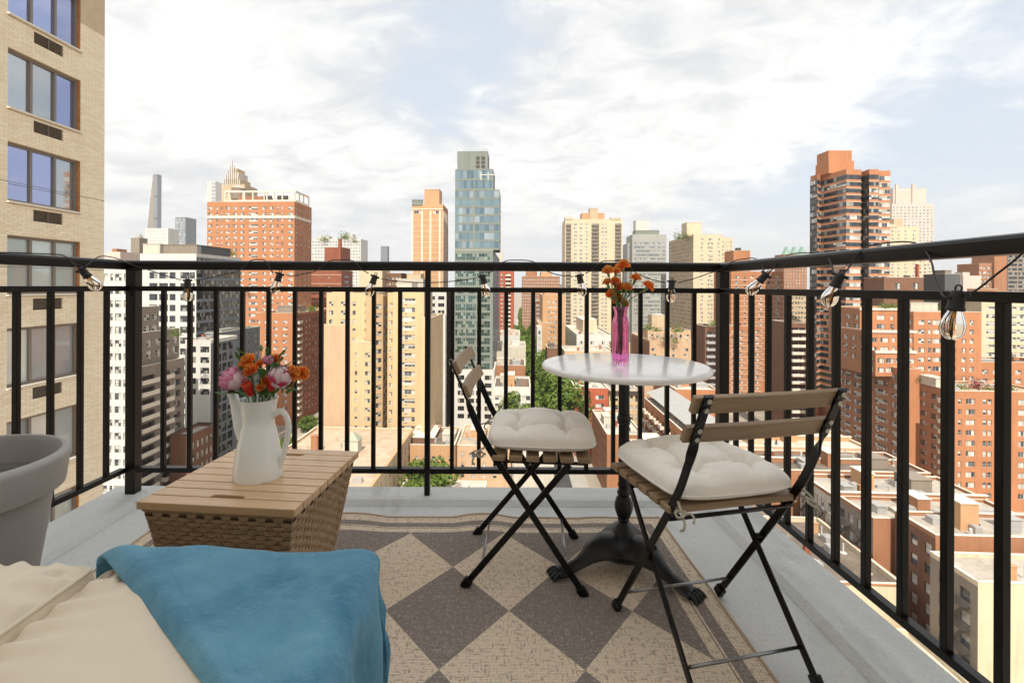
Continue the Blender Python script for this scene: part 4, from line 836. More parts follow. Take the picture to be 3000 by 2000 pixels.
low('alley_brick_house', 'long narrow brick house with a white roof behind the table column', 33.3, 44, 141, 169, -42.0, 'brick_mid', 'roof_w', sd=dict(fh=3.0, wh=1.5, style='sgld', n=12, ww=1.0, top=1.2), pent=(('bulkhead', .1, .3, .4, .6, 2.6, 'offwhite'), ('skylight', .45, .8, .5, .7, .8, 'metal_w'), ('bulkhead', .3, .6, .75, .9, 2.0, 'beige')))
low('near_white_roofs', 'bright white low roofs just right of the table column', 45, 50, 120, 142, -46.0, 'offwhite', 'roof_w', pent=(('skylight', .2, .6, .2, .5, 1, 'metal_w'), ('duct', .3, .5, .6, .9, 1.4, 'metal_w')))
low('red_brick_tenement', 'red brick tenement with white roof beside the tree street under the table', 30, 42, 176, 206, -36.0, 'brick_red', 'roof_w', fr=dict(fh=3.0, wh=1.5, style='tri', cols=[(.28, 2.2, 'tri'), (.75, 3.0, 'tri')], top=1.9), sd=dict(ten, n=8, ww=1.1), pent=(('chimney', .2, .26, .3, .4, 2, 'brick_mid'), ('chimney', .6, .66, .5, .6, 2.4, 'louver'), ('bulkhead', .7, .9, .6, .8, 2.6, 'offwhite')))
Y1 = low('yellow_cornice_rowhouse', 'yellow rowhouse with a heavy black cornice beside the red tenement', 42.2, 53, 176, 196, -36.6, 'yellow', 'roof_g', fr=dict(fh=3.4, wh=2.1, style='sgld', n=6, ww=1.0, top=1.4), pent=(('bulkhead', .2, .4, .4, .7, 2.4, 'metal_w'),))
m = MB(); m.box((Y1.w/2, -.4, Y1.h-.2), (Y1.w, .9, .9)); m.build('cornice', M['louver'], Y1.root)
low('tan_flat_block', 'blank peach wall above the red tenement', 31, 52, 208, 226, -27, 'pink', 'roof_w')
low('street_left_flank_house', 'row of pale houses right behind the street trees', 28.5, 33, 208, 255, -36, 'offwhite', 'roof_w', sd=dict(ten, n=14, ww=1.1))
# flat roof in front of the yellow building
N1 = low('flat_roof_hall', 'wide flat cream roof with an orange parapet, a brick chimney and a hooded skylight', -56, -26.8, 92, 149, -42.6, 'pink', 'roof_p', side='R', sd=dict(fh=3.4, wh=2.2, style='sgld', n=14, ww=1.2, top=1.6), para=.7, sidewall='beige')
m = MB(); m.box((N1.w, N1.D/2, N1.h+.76), (.7, N1.D, .14)); m.build('orange_coping', M['brick_tan'], N1.root)
m = MB(); m.lathe([(1.0, 0), (1.0, 4.4), (1.15, 4.5), (.8, 4.5)], 20, c=(N1.w*.28, N1.D*.64, N1.h)); m.build('brick_chimney', M['brick_mid'], N1.root, auto=.6)
m = MB(); c_ = (N1.w*.60, N1.D*.66); m.box((c_[0], c_[1], N1.h+1.7), (4.0, 3.2, 3.4)); m.build('skylight_house', M['offwhite'], N1.root)
m = MB(); m.add([(c_[0]-2.2, c_[1]-1.8, N1.h+3.4), (c_[0]+2.2, c_[1]-1.8, N1.h+3.4), (c_[0]+2.2, c_[1]+1.8, N1.h+3.4), (c_[0]-2.2, c_[1]+1.8, N1.h+3.4), (c_[0], c_[1], N1.h+5.6)], ((0, 1, 4), (1, 2, 4), (2, 3, 4), (3, 0, 4))); m.build('pyramid_cap', simple('patinated cap', (.30, .33, .25), .6), N1.root)
m = MB(); m.tube([(c_[0]-3.6, c_[1]+2.5, N1.h+.6), (c_[0]-1.6, c_[1]+5, N1.h+.9)], .9, 12); m.build('duct', M['metal_w'], N1.root, auto=.6)
low('brown_shed', 'jumble of brown sloped roofs left of the near chair back', -25, -10.5, 142, 160, -45.5, 'brick_tan', 'roof_d', side='R', fr=dict(fh=3, wh=1.4, style='sgld', n=6, ww=.9, top=2.6), pent=(('slope', .05, .55, .2, .9, 1.5, 'brick_brown'), ('bulkhead', .7, .95, .3, .6, 2, 'offwhite')))
low('white_low_roofs', 'sunlit white low roofs in front of the brown sheds', -24, -2, 116, 133, -52, 'offwhite', 'roof_w', pent=(('bulkhead', .1, .3, .4, .7, 2, 'offwhite'), ('bulkhead', .5, .8, .5, .8, 1.6, 'palepink')))
low('pink_courtyard_house', 'pale pink two storey house between the white podium and the sheds', -10, 6, 146, 168, -47, 'pink', 'roof_p', fr=dict(fh=3, wh=1.5, style='sgld', n=5, ww=1, top=1.4), pent=(('bulkhead', .2, .5, .4, .7, 2.6, 'brick_tan'), ('bulkhead', .6, .8, .2, .5, 2, 'offwhite')))
low('cream_back_house', 'cream back house with orange chimney beside the street trees', 6.5, 18, 140, 168, -49, 'offwhite', 'roof_w', pent=(('chimney', .2, .28, .3, .4, 2.2, 'brick_orange'), ('bulkhead', .5, .8, .5, .8, 2, 'palepink')))
low('left_corner_shop', 'low pale corner building seen below the left part of the rail', -92, -74, 100, 118, -54, 'offwhite', 'roof_w')
low('salmon_roof_shop', 'low salmon coloured roof at the bottom left behind the planter', -50, -32, 30, 48, -50, 'brick_orange', 'roof_p')
# ---------------------------------------------------------------- far skyline filler
pal = ['beige', 'brick_mid', 'pale', 'offwhite', 'brick_tan', 'taupe', 'cream', 'palepink', 'brick_brown']
fr_ = random.Random(12)
for i in range(46):
    d = fr_.uniform(430, 1500); u = fr_.uniform(-.9, 1.12)
    if i < 14: u = fr_.uniform(.05, .45)
    w = fr_.uniform(16, 42); x0 = CX+u*F; x1 = x0+w*F/d
    if 1505 < (x0+x1)/2 < 1600 and d < 800: d = 900
    zt = fr_.uniform(-30, 4)
    wl_ = pal[fr_.randrange(len(pal))]
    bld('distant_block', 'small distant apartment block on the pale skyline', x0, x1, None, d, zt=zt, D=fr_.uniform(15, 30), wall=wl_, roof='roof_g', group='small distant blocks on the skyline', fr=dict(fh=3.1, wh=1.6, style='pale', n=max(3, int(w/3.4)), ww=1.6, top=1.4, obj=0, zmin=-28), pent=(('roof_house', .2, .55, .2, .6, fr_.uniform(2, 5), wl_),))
# ---------------------------------------------------------------- trees
lf = NT('foliage'); lf.set(Roughness=.6); g = lf.n('ShaderNodeNewGeometry'); oi = lf.n('ShaderNodeObjectInfo')
k = lf.mix(g.outputs['Random Per Island'], (.055, .115, .014), (.21, .29, .04)); k = lf.mix(lf.math('MULTIPLY', oi.outputs['Random'], .5), k, (.10, .16, .02))
lf.col(k); tl = lf.n('ShaderNodeBsdfTranslucent'); lf.l(k, tl.inputs[0]); ms = lf.n('ShaderNodeMixShader'); ms.inputs[0].default_value = .3
lf.l(lf.b.outputs[0], ms.inputs[1]); lf.l(tl.outputs[0], ms.inputs[2]); lf.l(ms.outputs[0], lf.o.inputs[0]); M['foliage'] = lf.m
redl = NT('red foliage'); redl.set(Roughness=.6); g = redl.n('ShaderNodeNewGeometry'); redl.col(redl.mix(g.outputs['Random Per Island'], (.14, .012, .015), (.30, .06, .05))); M['foliage_red'] = redl.m
bark = simple('bark', (.09, .065, .045), .9)
def crown(seed, R_, H_, n, ls):
    r = random.Random(seed); m = MB(); cl = []
    for i in range(16):
        a, z = r.uniform(0, 6.28), r.uniform(-.8, .9); q = math.sqrt(1-z*z)*r.uniform(.35, .8); cl.append((Vector((math.cos(a)*q*R_, math.sin(a)*q*R_, z*H_*.72)), r.uniform(.30, .48)*R_))
    for i in range(n):
        c, rad = cl[r.randrange(16)]
        v = Vector((r.gauss(0, 1), r.gauss(0, 1), r.gauss(0, 1))).normalized()*rad*r.uniform(.72, 1.05); p = c+v; p.z = max(p.z, -H_*.75)
        nn_ = (v.normalized()+Vector((r.uniform(-.7, .7), r.uniform(-.7, .7), r.uniform(-.3, 1)))).normalized()
        t_ = nn_.cross(Vector((r.uniform(-1, 1), r.uniform(-1, 1), r.uniform(-1, 1)))).normalized(); b = nn_.cross(t_); s_ = ls*r.uniform(.6, 1.3)
        m.add([p-t_*s_, p+b*s_*.6+nn_*s_*.2, p+t_*s_, p-b*s_*.6+nn_*s_*.2], ((0, 1, 2, 3),))
    return m.mesh('crown', M['foliage'])
CR = [crown(s_, 5.2, 5, 2600, .42) for s_ in (1, 2, 3)]
tk = MB(); tk.tube([(0, 0, 0), (.1, 0, 4), (0, .1, 8)], [.32, .24, .14], 8); 
for a in (0, 2.1, 4.2): tk.tube([(0, 0, 4.5), (math.cos(a)*1.3, math.sin(a)*1.3, 7), (math.cos(a)*2.6, math.sin(a)*2.6, 9)], [.16, .11, .05], 6)
TK = tk.mesh('trunk', bark, True)
def tree(p, sc, label, group=None, i=0, cm=None):
    t = empty('street_tree', p, fr_.uniform(0, 6), label, 'tree', group); t.scale = (sc, sc, sc*fr_.uniform(.9, 1.1))
    inst(TK, 'trunk', t); inst(cm or CR[i % 3], 'crown', t, (0, 0, 9.2)); return t
i = 0
for v in [x for x in range(178, 470, 9)]:
    for u in (1.2, 18.6):
        if u > 10 and v < 176: continue
        x, y = cf(u+fr_.uniform(-.8, .8), v+fr_.uniform(-2, 2))
        tree(Vector((x, y, GZ+.1)), (1.85 if u > 10 else 1.6)+fr_.uniform(-.15, .25), 'leafy green tree in the rows lining the street behind the marble table', 'street trees lining the tree street', i); i += 1
for v in range(480, 800, 22):
    x, y = cf(10, v); t = tree(Vector((x, y, GZ)), 1.75, 'leafy green tree in the rows lining the street behind the marble table', 'street trees lining the tree street', i); i += 1
x_, y_ = -15.2, 122
tree(Vector((x_, y_, GZ)), 1.36, 'big bushy tree in full leaf standing alone behind the middle post of the railing')
tree(Vector((-31.5+8, 97, GZ)), .95, 'pale sunlit tree seen under the bottom rail left of the middle post')
tree(Vector((9, 92, GZ)), .8, 'small pale tree seen under the bottom rail by the chair feet')
tree(W(906, 1230, 172)+Vector((0, 0, -8)), .72, 'bright green avenue tree between the white pitcher and a railing bar')
tree(W(845, 1275, 165)+Vector((0, 0, -8)), .6, 'small tree visible through the handle of the pitcher')
tree(Vector((56.5, 55.5, -60)), .62, 'light green tree top at the bottom right corner beyond the railing')
# roof gardens
def shrub(p, s_, label, red=False, seed=1):
    r = random.Random(seed); m = MB()
    for _ in range(260):
        v = Vector((r.gauss(0, .5), r.gauss(0, .4), abs(r.gauss(0, .5)))); nn_ = Vector((r.gauss(0, 1), r.gauss(0, 1), r.gauss(0, 1))).normalized(); t_ = nn_.cross(Vector((0, 0, 1))).normalized(); b = nn_.cross(t_)
        m.add([v-t_*.1, v+b*.07, v+t_*.1, v-b*.07], ((0, 1, 2, 3),))
    o = m.build('shrub', M['foliage_red' if red else 'foliage'], loc=p); o.scale = (s_, s_, s_); tag(o, label, 'plant'); return o
Kf = [q for q in S.objects if q.name == 'brick_garden_building'][0]
zK = -27.4
sp = [(2860, 1128, 140, 2.4, 1, 'dark red maple shrub on the lower right roof garden'), (2815, 1135, 140, 1.9, 0, 'green shrub at the left end of the lower right roof garden'), (2895, 1140, 139, 1.6, 0, 'low green planting right of the dark red maple'), (2930, 1132, 139, 1.9, 1, 'second reddish shrub near the right edge of the roof garden'), (2960, 1140, 138, 1.6, 0, 'yellow green shrub at the right edge of the roof garden'), (2690, 1110, 146, 1.5, 0, 'green shrub beside the sun room on the brick terrace'), (2704, 1106, 146, 1.2, 1, 'dark red shrub beside the sun room'),
      (2590, 898, 158, 1.9, 0, 'bright green shrubs on the top terrace above the chair'), (2615, 899, 159, 1.8, 0, 'wide green bush on the same top terrace, right part'), (2745, 904, 155, 1.3, 0, 'little green shrub left of the large hanging bulb'),
      (1895, 960, 251, 3.2, 0, 'leftmost green roof garden behind the vase'), (1925, 965, 252, 2.8, 0, 'roof garden shrub under the tan tank house'), (1985, 966, 252, 3.4, 0, 'bright green hedge on the right of the roof gardens'), (1950, 990, 247, 2.6, 0, 'lower terrace shrub of the garden building'), (1978, 1000, 247, 2.2, 0, 'small shrub at the end of the lower garden terrace'),
      (1180, 690, 470, 1, 0, None), (950, 700, 478, 5, 0, 'round tree on the roof of the white apartment building, left'), (1010, 694, 478, 6, 0, 'larger tree group on the roof of the white apartment building'), (1040, 706, 478, 4, 0, 'low hedge on the roof edge of the white apartment building'),
      (642, 742, 225, 2.6, 0, 'thin roof tree in front of the red brick tower, left one'), (676, 742, 225, 2.6, 0, 'thin roof tree in front of the red brick tower, right one'), (515, 978, 128, 1.6, 0, 'green planting on the taupe terrace'), (1995, 693, 352, 5, 0, 'green roof trees left of the beige penthouse box'), (2090, 948, 203, 2.2, 0, 'shrub on top of the brown balcony tower'), (915, 905, 218, 2.6, 0, 'yellow green shrub on the roof of the red corner block')]
for k, (x, y, d, s_, rd, lb) in enumerate(sp):
    if lb: shrub(W(x, y, d)+Vector((0, 0, -s_*.35)), s_, lb, rd, k)
# cars
def car(p, rz, col, label, s_=1):
    t = empty('parked_car', p, rz, label, 'car'); m = MB()
    pr = [(-2.2, .35), (-2.2, .8), (-1.9, .95), (-1.3, 1.0), (-.8, 1.42), (.6, 1.42), (1.2, 1.0), (2.0, .9), (2.25, .7), (2.25, .35)]
    n_ = len(pr); vs = [(x, -.85, z) for x, z in pr]+[(x, .85, z) for x, z in pr]
    m.add(vs, [tuple(range(n_))[::-1], tuple(range(n_, 2*n_))]+[(i, (i+1) % n_, n_+(i+1) % n_, n_+i) for i in range(n_)]); m.build('body', simple('car paint '+label[:8], col, .25, var=.02), t, bevel=.06)
    for sx in (-.86, .86): m = MB(); m.add([(-1.15, sx, 1.02), (1.0, sx, 1.02), (.55, sx, 1.36), (-.75, sx, 1.36)], ((0, 1, 2, 3),)); m.build('side_window', M['glass_dk'], t)
    for x, a, b in ((1.21, 1.02, .63), (-1.29, 1.02, -.79)): m = MB(); m.add([(x+.0, -.75, a+.01), (x, .75, a+.01), (b, .7, 1.40), (b, -.7, 1.40)], ((0, 1, 2, 3),)); m.build('windscreen', M['glass_dk'], t)
    for x in (-1.35, 1.4):
        for y in (-.86, .86): m = MB(); m.tube([(x, y-.1, .33), (x, y+.1, .33)], .33, 14); m.build('wheel', M['louver'], t, auto=.6)
zc = GZ+.135
for k, (u, v, r, c, lb) in enumerate(((27, 104, 0, (.25, .32, .42), 'blue-grey car on the pale street seen under the bottom rail'), (24, 103, .1, (.45, .04, .03), 'dark red car next to the blue-grey car under the bottom rail'), (-9, 121, 0, (.7, .7, .68), 'white car on the cross street near the big tree'), (4, 117, 0, (.03, .03, .035), 'black car on the cross street'),
                                   (5.0, 196, 1.55, (.5, .5, .5), 'silver car under the street trees'), (13, 205, 1.55, (.06, .06, .07), 'black car in the tree street'), (12.5, 224, 1.55, (.65, .65, .63), 'white car farther up the tree street'), (-60, 178, 1.5, (.6, .25, .02), 'orange car on the left avenue'), (-57, 186, 1.5, (.5, .5, .52), 'silver car on the left avenue'))):
    x, y = cf(u, v); car(Vector((x, y, zc)), r-TH, c, lb)


# wings and setbacks of one building become parts of one thing
def absorb(main, subs, name=None, label=None):
    roots = {o.name: o for o in S.objects if o.parent is None and o.type == 'EMPTY'}
    km = {}
    for c in S.objects:
        if c.parent: km.setdefault(c.parent.name, []).append(c)
    mm = roots[main]; Mx = lambda o: Matrix.Translation(o.location) @ Matrix.Rotation(o.rotation_euler.z, 4, 'Z')
    inv = Mx(mm).inverted()
    for k, r in [(k, r) for k, r in roots.items() if k.split('.')[0] in subs]:
        T = inv @ Mx(r)
        for c in km.get(k, []):
            mb = c.matrix_basis.copy(); c.parent = mm; c.matrix_basis = T @ mb
        bpy.data.objects.remove(r)
    if name: mm.name = name
    if label: mm['label'] = label
absorb('stepped_taupe_tower', ['upper_terrace_block', 'top_terrace_block'], None, 'taupe brick tower stepping back twice with recessed balconies right of the corner post')
absorb('yellow_west_wing', ['yellow_front_wing', 'yellow_turned_bay', 'yellow_dark_bay', 'yellow_slot_bay', 'yellow_east_wing', 'yellow_rear_wing'], 'yellow_apartment_building', 'large pale yellow brick apartment building with bays and a column of wide white-framed windows')
absorb('terraced_brick_west', ['terraced_brick_main', 'brick_setback', 'dark_brick_roofhouse'], 'terraced_brick_building', 'big orange brick building with planted setback terraces behind the large hanging bulb')
absorb('garden_terrace_building', ['garden_upper_block', 'garden_water_house'], None, 'tan stepped building with green roof gardens and a white-capped tank house behind the vase')
absorb('cream_old_tower', ['cream_rear_wing']); absorb('beige_grid_tower', ['beige_east_wing']); absorb('grey_strip_tower', ['grey_side_wing'])
absorb('orange_band_tower', ['orange_lower_wing_east']); absorb('chestnut_block', ['chestnut_shaft'], None, 'chestnut brick block with balcony columns and a blank shaft on the right skyline'); absorb('orange_wall_building', ['orange_lower_wing'])
# ================================================================ BALCONY
def conc():
    t = NT('painted concrete'); t.set(Roughness=.78)
    c = t.coord(); a = t.noise(c, 1.6, 6, .6); b = t.noise(c, 170, 4, .75); d = t.noise(c, 24, 7, .75)
    k = t.mix(t.mr(a, .3, .7), (.64, .67, .665), (.74, .755, .745))
    k = t.mix(t.mr(b, .57, .70, 0, .7), k, (.36, .375, .375))
    pt_ = t.noise(t.coord('Object', (1, .45, 1), (0, 0, .5)), 2.3, 5, .65, .4); k = t.mix(t.mr(pt_, .57, .66, 0, .42), k, (.36, .365, .34))
    k = t.mix(t.mr(d, .69, .72), k, (.12, .12, .12))
    t.col(k)
    v = t.n('ShaderNodeTexVoronoi'); v.inputs['Scale'].default_value = 95; t.l(c, v.inputs['Vector'])
    t.bump(t.math('ADD', t.math('MULTIPLY', v.outputs[0], .6), t.math('ADD', b, t.math('MULTIPLY', d, 1.5))), .0035, 1)
    return t.m
M['conc'] = conc()
def ironmat(name, col, r=.33, sp_=.4):
    t = NT(name); t.set(Roughness=r, Specular_IOR_Level=sp_)
    c = t.coord(); a = t.noise(c, 9, 5, .6); b = t.noise(c, 260, 3, .6)
    t.col(t.mix(t.mr(a, .4, .75), col, tuple(x*1.5 for x in col))); t.bump(t.math('ADD', b, a), .0004, .7)
    return t.m
M['iron'] = ironmat('black railing paint', (.0025, .002, .0017), .36, .34)
M['cast'] = ironmat('cast iron', (.006, .007, .0085), .38, .45)
M['black'] = ironmat('black chair lacquer', (.0025, .0025, .003), .3, .32)
XL, XR, YB = -1.85, 1.19, 2.444
LEN = 3.9
# slab with a raised kerb along three sides
s = MB()
z0, zk = 0.0, .017
s.box(((XL+XR)/2, (YB-1.0)/2, -.11), (XR-XL, YB+1.0, .214))
o = s.build('balcony_floor', M['conc'], bevel=.004); tag(o, kind='structure')
s = MB()
def kerb(poly_in, poly_out, rnd):      # bevelled kerb strip between an inner and an outer line, slightly uneven
    n = 90
    for i in range(n):
        q = []
        for t in (i/n, (i+1)/n):
            a = Vector((*poly_in[0], 0)).lerp(Vector((*poly_in[1], 0)), t); b = Vector((*poly_out[0], 0)).lerp(Vector((*poly_out[1], 0)), t)
            w_ = mn.noise(Vector((t*9+rnd, rnd, 0)))*.004+mn.noise(Vector((t*45+rnd, rnd, 0)))*.0015
            dr = (b-a).normalized()
            q.append((Vector((a.x, a.y, -.002))+dr*w_, Vector((a.x, a.y, zk))+dr*(.027+w_*1.6), Vector((b.x, b.y, zk+.001)), Vector((b.x, b.y, -.2))))
        for k in range(3): s.quad(q[0][k], q[1][k], q[1][k+1], q[0][k+1])
kerb(((-1.62, 2.277), (1.0, 2.277)), ((-1.62, YB+.004), (1.0, YB+.004)), 3.1)
kerb(((.985, -1.0), (.985, 2.277)), ((XR+.004, -1.0), (XR+.004, 2.277)), 7.7)
kerb(((-1.62, 2.277), (-1.62, -1.0)), ((XL-.004, 2.277), (XL-.004, -1.0)), 5.3)
s.box(((1.0+XR)/2-.002, (2.277+YB)/2, -.09), (XR-.985+.006, YB-2.277+.006, .216))
s.box(((-1.62+XL)/2, (2.277+YB)/2, -.09), (XL+1.62-.006, YB-2.277+.006, .216))
o = s.build('balcony_kerb', M['conc'], auto=.5); tag(o, kind='structure')
# own building behind the camera
s = MB()
s.box((-.3, -4.0, -26), (13.2, 6.0, 68))
o = s.build('home_tower_wall', wallmat('home brick', (.8, .77, .70)), auto=.5); tag(o, kind='structure')

# railing: one thing, every bar a part
rail = empty('balcony_railing', (0, 2.36, .017), 0, 'black iron balcony railing with square balusters around three sides of the balcony', 'railing')
RL = Vector((0, 2.36, .017))
def rp(mb, name, bevel=.002, auto=None):
    mb.v = [tuple(Vector(p)-RL) for p in mb.v]
    return mb.build(name, M['iron'], rail, bevel=bevel, auto=auto)
ZT0, ZT1, ZM0, ZM1, ZB0, ZB1 = 1.091, 1.135, .988, 1.012, .122, .145
def handrail(a, b):
    a, b = Vector(a), Vector(b); d = (b-a).normalized(); x = d.cross(Vector((0, 0, 1))).normalized()
    prof = [(-.026, 0), (-.027, .012), (-.027, .032), (-.022, .040), (-.010, .044), (.010, .044), (.022, .040), (.027, .032), (.027, .012), (.026, 0), (.012, -.001), (-.012, -.001)]
    m = MB(); vs = [p+x*u+Vector((0, 0, ZT0+z)) for p in (a, b) for u, z in prof]; n = len(prof)
    m.add(vs, [(k, (k+1) % n, n+(k+1) % n, n+k) for k in range(n)]+[tuple(range(n))[::-1], tuple(range(n, 2*n))])
    return m
XLr = lambda Y: -1.76-.06*(2.37-Y)
XRr = 1.104
rp(handrail((-1.785, 2.372, 0), (1.14, 2.372, 0)), 'top_rail', .001, .5)
rp(handrail((XRr+.010, 2.345, 0), (XRr+.010, -.95, 0)), 'top_rail', .001, .5)
rp(handrail((XLr(2.345), 2.345, 0), (XLr(-.9), -.9, 0)), 'top_rail', .001, .5)
for za, zb, nm, dp in ((ZM0, ZM1, 'middle_rail', .026), (ZB0, ZB1, 'bottom_rail', .036)):
    for a, b in (((-1.705, 1.229)), (0, 0)) if 0 else (): pass
    m = MB(); m.box(((-1.703-.318)/2, 2.345+dp/2, (za+zb)/2), (1.703-.318, dp, zb-za)); rp(m, nm)
    m = MB(); m.box(((-.292+1.091)/2, 2.345+dp/2, (za+zb)/2), (1.091+.292, dp, zb-za)); rp(m, nm)
    m = MB(); m.box((1.0885+.014, (2.345-.95)/2, (za+zb)/2), (.026, 2.345+.95, zb-za)); rp(m, nm)
    m = MB(); m.bar((XLr(2.345)+.006, 2.345, (za+zb)/2), (XLr(-.9)+.006, -.9, (za+zb)/2), .03, zb-za); rp(m, nm)
for cx_, wd, yy in ((-1.7255, .047, 2.372), (-.305, .026, 2.362), (1.114, .046, 2.370)):
    m = MB(); m.box((cx_, yy, (.012+ZT0)/2), (wd, wd+.004, ZT0-.012)); rp(m, 'post', .003)
m = MB(); m.box((1.114, .35, (.012+ZT0)/2), (.04, .04, ZT0-.012)); rp(m, 'post', .003)
m = MB(); m.box((XLr(.5), .5, (.012+ZT0)/2), (.04, .04, ZT0-.012)); rp(m, 'post', .003)
bm_ = MB(); bm_.box((0, 0, 0), (.0195, .0195, ZM0-ZB1+.002)); bme = bm_.mesh('baluster', M['iron'])
def bal(x, y, rz=0):
    o = inst(bme, 'baluster', rail, Vector((x, y, (ZB1+ZM0)/2))-RL, (0, 0, rz))
    b = o.modifiers.new('bevel', 'BEVEL'); b.width = .002; b.segments = 2
for i in range(10): bal((475.6+77.3*i-CX)*2.348/F, 2.36)
for i in range(10): bal((1325.5+79*i-CX)*2.348/F, 2.36)
for i in range(23): bal(XRr, 2.215-.1283*i)
for i in range(20): bal(XLr(2.25-.134*i)+.006, 2.25-.134*i, .06)
for px in (-1.7255, 1.114):                      # bolts on the corner posts
    for z in (1.05, .97):
        m = MB(); m.tube([(px+.004, 2.344, z), (px+.004, 2.3425, z)], .006, 10); rp(m, 'bolt', 0, .5)

# ---------------------------------------------------------------- rug
def rugmat():
    t = NT('flat woven rug'); t.set(Roughness=.95)
    tc_ = t.n('ShaderNodeTexCoord'); sp = t.n('ShaderNodeSeparateXYZ'); t.l(tc_.outputs['Object'], sp.inputs[0])
    X, Y = sp.outputs[0], sp.outputs[1]
    a = t.math('DIVIDE', t.math('ADD', X, .135), .387); b = t.math('DIVIDE', t.math('SUBTRACT', Y, 1.538), .476)
    f1 = t.math('FLOOR', t.math('ADD', t.math('ADD', a, b), .5)); f2 = t.math('FLOOR', t.math('ADD', t.math('SUBTRACT', a, b), .5))
    par = t.math('FLOORED_MODULO', t.math('ADD', f1, f2), 2)      # 0 dark, 1 light
    par = t.math('ABSOLUTE', par)
    # distance from the edge
    ex = t.math('MINIMUM', t.math('SUBTRACT', .74, X), t.math('ADD', X, 1.405)); ey = t.math('MINIMUM', t.math('SUBTRACT', 2.155, Y), t.math('ADD', Y, .2))
    e = t.math('MINIMUM', ex, ey)
    st = lambda lo, hi: t.math('MULTIPLY', t.math('GREATER_THAN', e, lo), t.math('LESS_THAN', e, hi))
    border = t.math('LESS_THAN', e, .130); dark_b = t.math('ADD', st(.052, .088), st(.0945, .099))
    light = t.math('MAXIMUM', t.math('MULTIPLY', par, t.math('SUBTRACT', 1, border)), t.math('MULTIPLY', border, t.math('SUBTRACT', 1, dark_b)))
    # weave: offset dashes
    br = t.n('ShaderNodeTexBrick'); t.l(tc_.outputs['Object'], br.inputs['Vector'])
    br.inputs['Scale'].default_value = 1; br.inputs['Brick Width'].default_value = .0105; br.inputs['Row Height'].default_value = .0052
    br.inputs['Mortar Size'].default_value = .0011; br.inputs['Mortar Smooth'].default_value = .6; br.inputs['Bias'].default_value = 0
    br.inputs['Color1'].default_value = (1, 1, 1, 1); br.inputs['Color2'].default_value = (.45, .45, .45, 1); br.inputs['Mortar'].default_value = (0, 0, 0, 1)
    r1 = t.noise(t.coord('Object', (190, 42, 1)), 1, 2); r2 = t.noise(t.coord('Object', (42, 190, 1)), 1, 2); big = t.noise(t.coord(), 5, 4)
    fl = t.math('MAXIMUM', t.mr(r1, .56, .66), t.mr(r2, .56, .66))
    lc = t.mix(fl, (.93, .79, .61), (.40, .29, .20)); lc = t.mix(t.mr(big, .3, .7, 0, .3), lc, (.82, .68, .52))
    dc = t.mix(fl, (.20, .165, .145), (.42, .35, .30))
    k = t.mix(light, dc, lc)
    wv = t.mix(light, (.46, .40, .34), (.55, .42, .30))          # the weft showing between the cords
    k2 = t.mix(t.mr(br.outputs['Fac'], 0, 1, 0, .62), k, wv)
    t.col(k2)
    t.bump(t.math('SUBTRACT', t.math('MULTIPLY', big, .1), br.outputs['Fac']), .0022, .9)
    return t.m
def rug_h(x, y):
    e = max(0, 1-(2.155-y)/.45)
    h = .004+.0012*(mn.noise(Vector((x*3, y*3, 0)))+1)
    if x > -1.0: h += .017*e*e*max(0, math.sin(x*9.5+1.9+.8*math.sin(x*3.1)))*max(0, min(1, (.55-x)/.3))
    h += .004*max(0, math.sin(y*11+x*3))*max(0, 1-abs(.74-x)/.2)
    return h
m = MB(); x0, x1, y0, y1 = -1.405, .74, -.2, 2.155
def rfn(z):
    def fn(u, v):
        x = x0+(x1-x0)*u; y = y0+(y1-y0)*v
        return Vector((x+.004*mn.noise(Vector((y*6, 1, 0)))*(u > .98), y+(v > .98)*.010*mn.noise(Vector((x*4, 4, 0))), rug_h(x, y)+z))
    return fn
m.grid(rfn(0), 150, 150)
o = m.build('area_rug', rugmat(), smooth=True); tag(o, 'flat woven rug with tan and brown diamonds and a striped border', 'rug')
so_ = o.modifiers.new('thick', 'SOLIDIFY'); so_.thickness = .004; so_.offset = -1
hem = MB()
pts = [Vector((x1-.002, y0+(y1-y0)*k/90, 0)) for k in range(91)]+[Vector((x1-(x1-x0)*k/90, y1-.002, 0)) for k in range(1, 91)]+[Vector((x0+.002, y1-(y1-y0)*k/90, 0)) for k in range(1, 91)]
for p in pts: p.z = rug_h(min(max(p.x, x0), x1), min(p.y, y1))+.001
for p in pts:
    if abs(p.y-(y1-.002)) < 1e-4: p.y += .010*mn.noise(Vector((p.x*4, 4, 0)))
hem.tube(pts, .0042, 6)
hem.build('hem', simple('rug hem cord', (.5, .38, .26), .9, var=.3, vs=300), o, smooth=True)

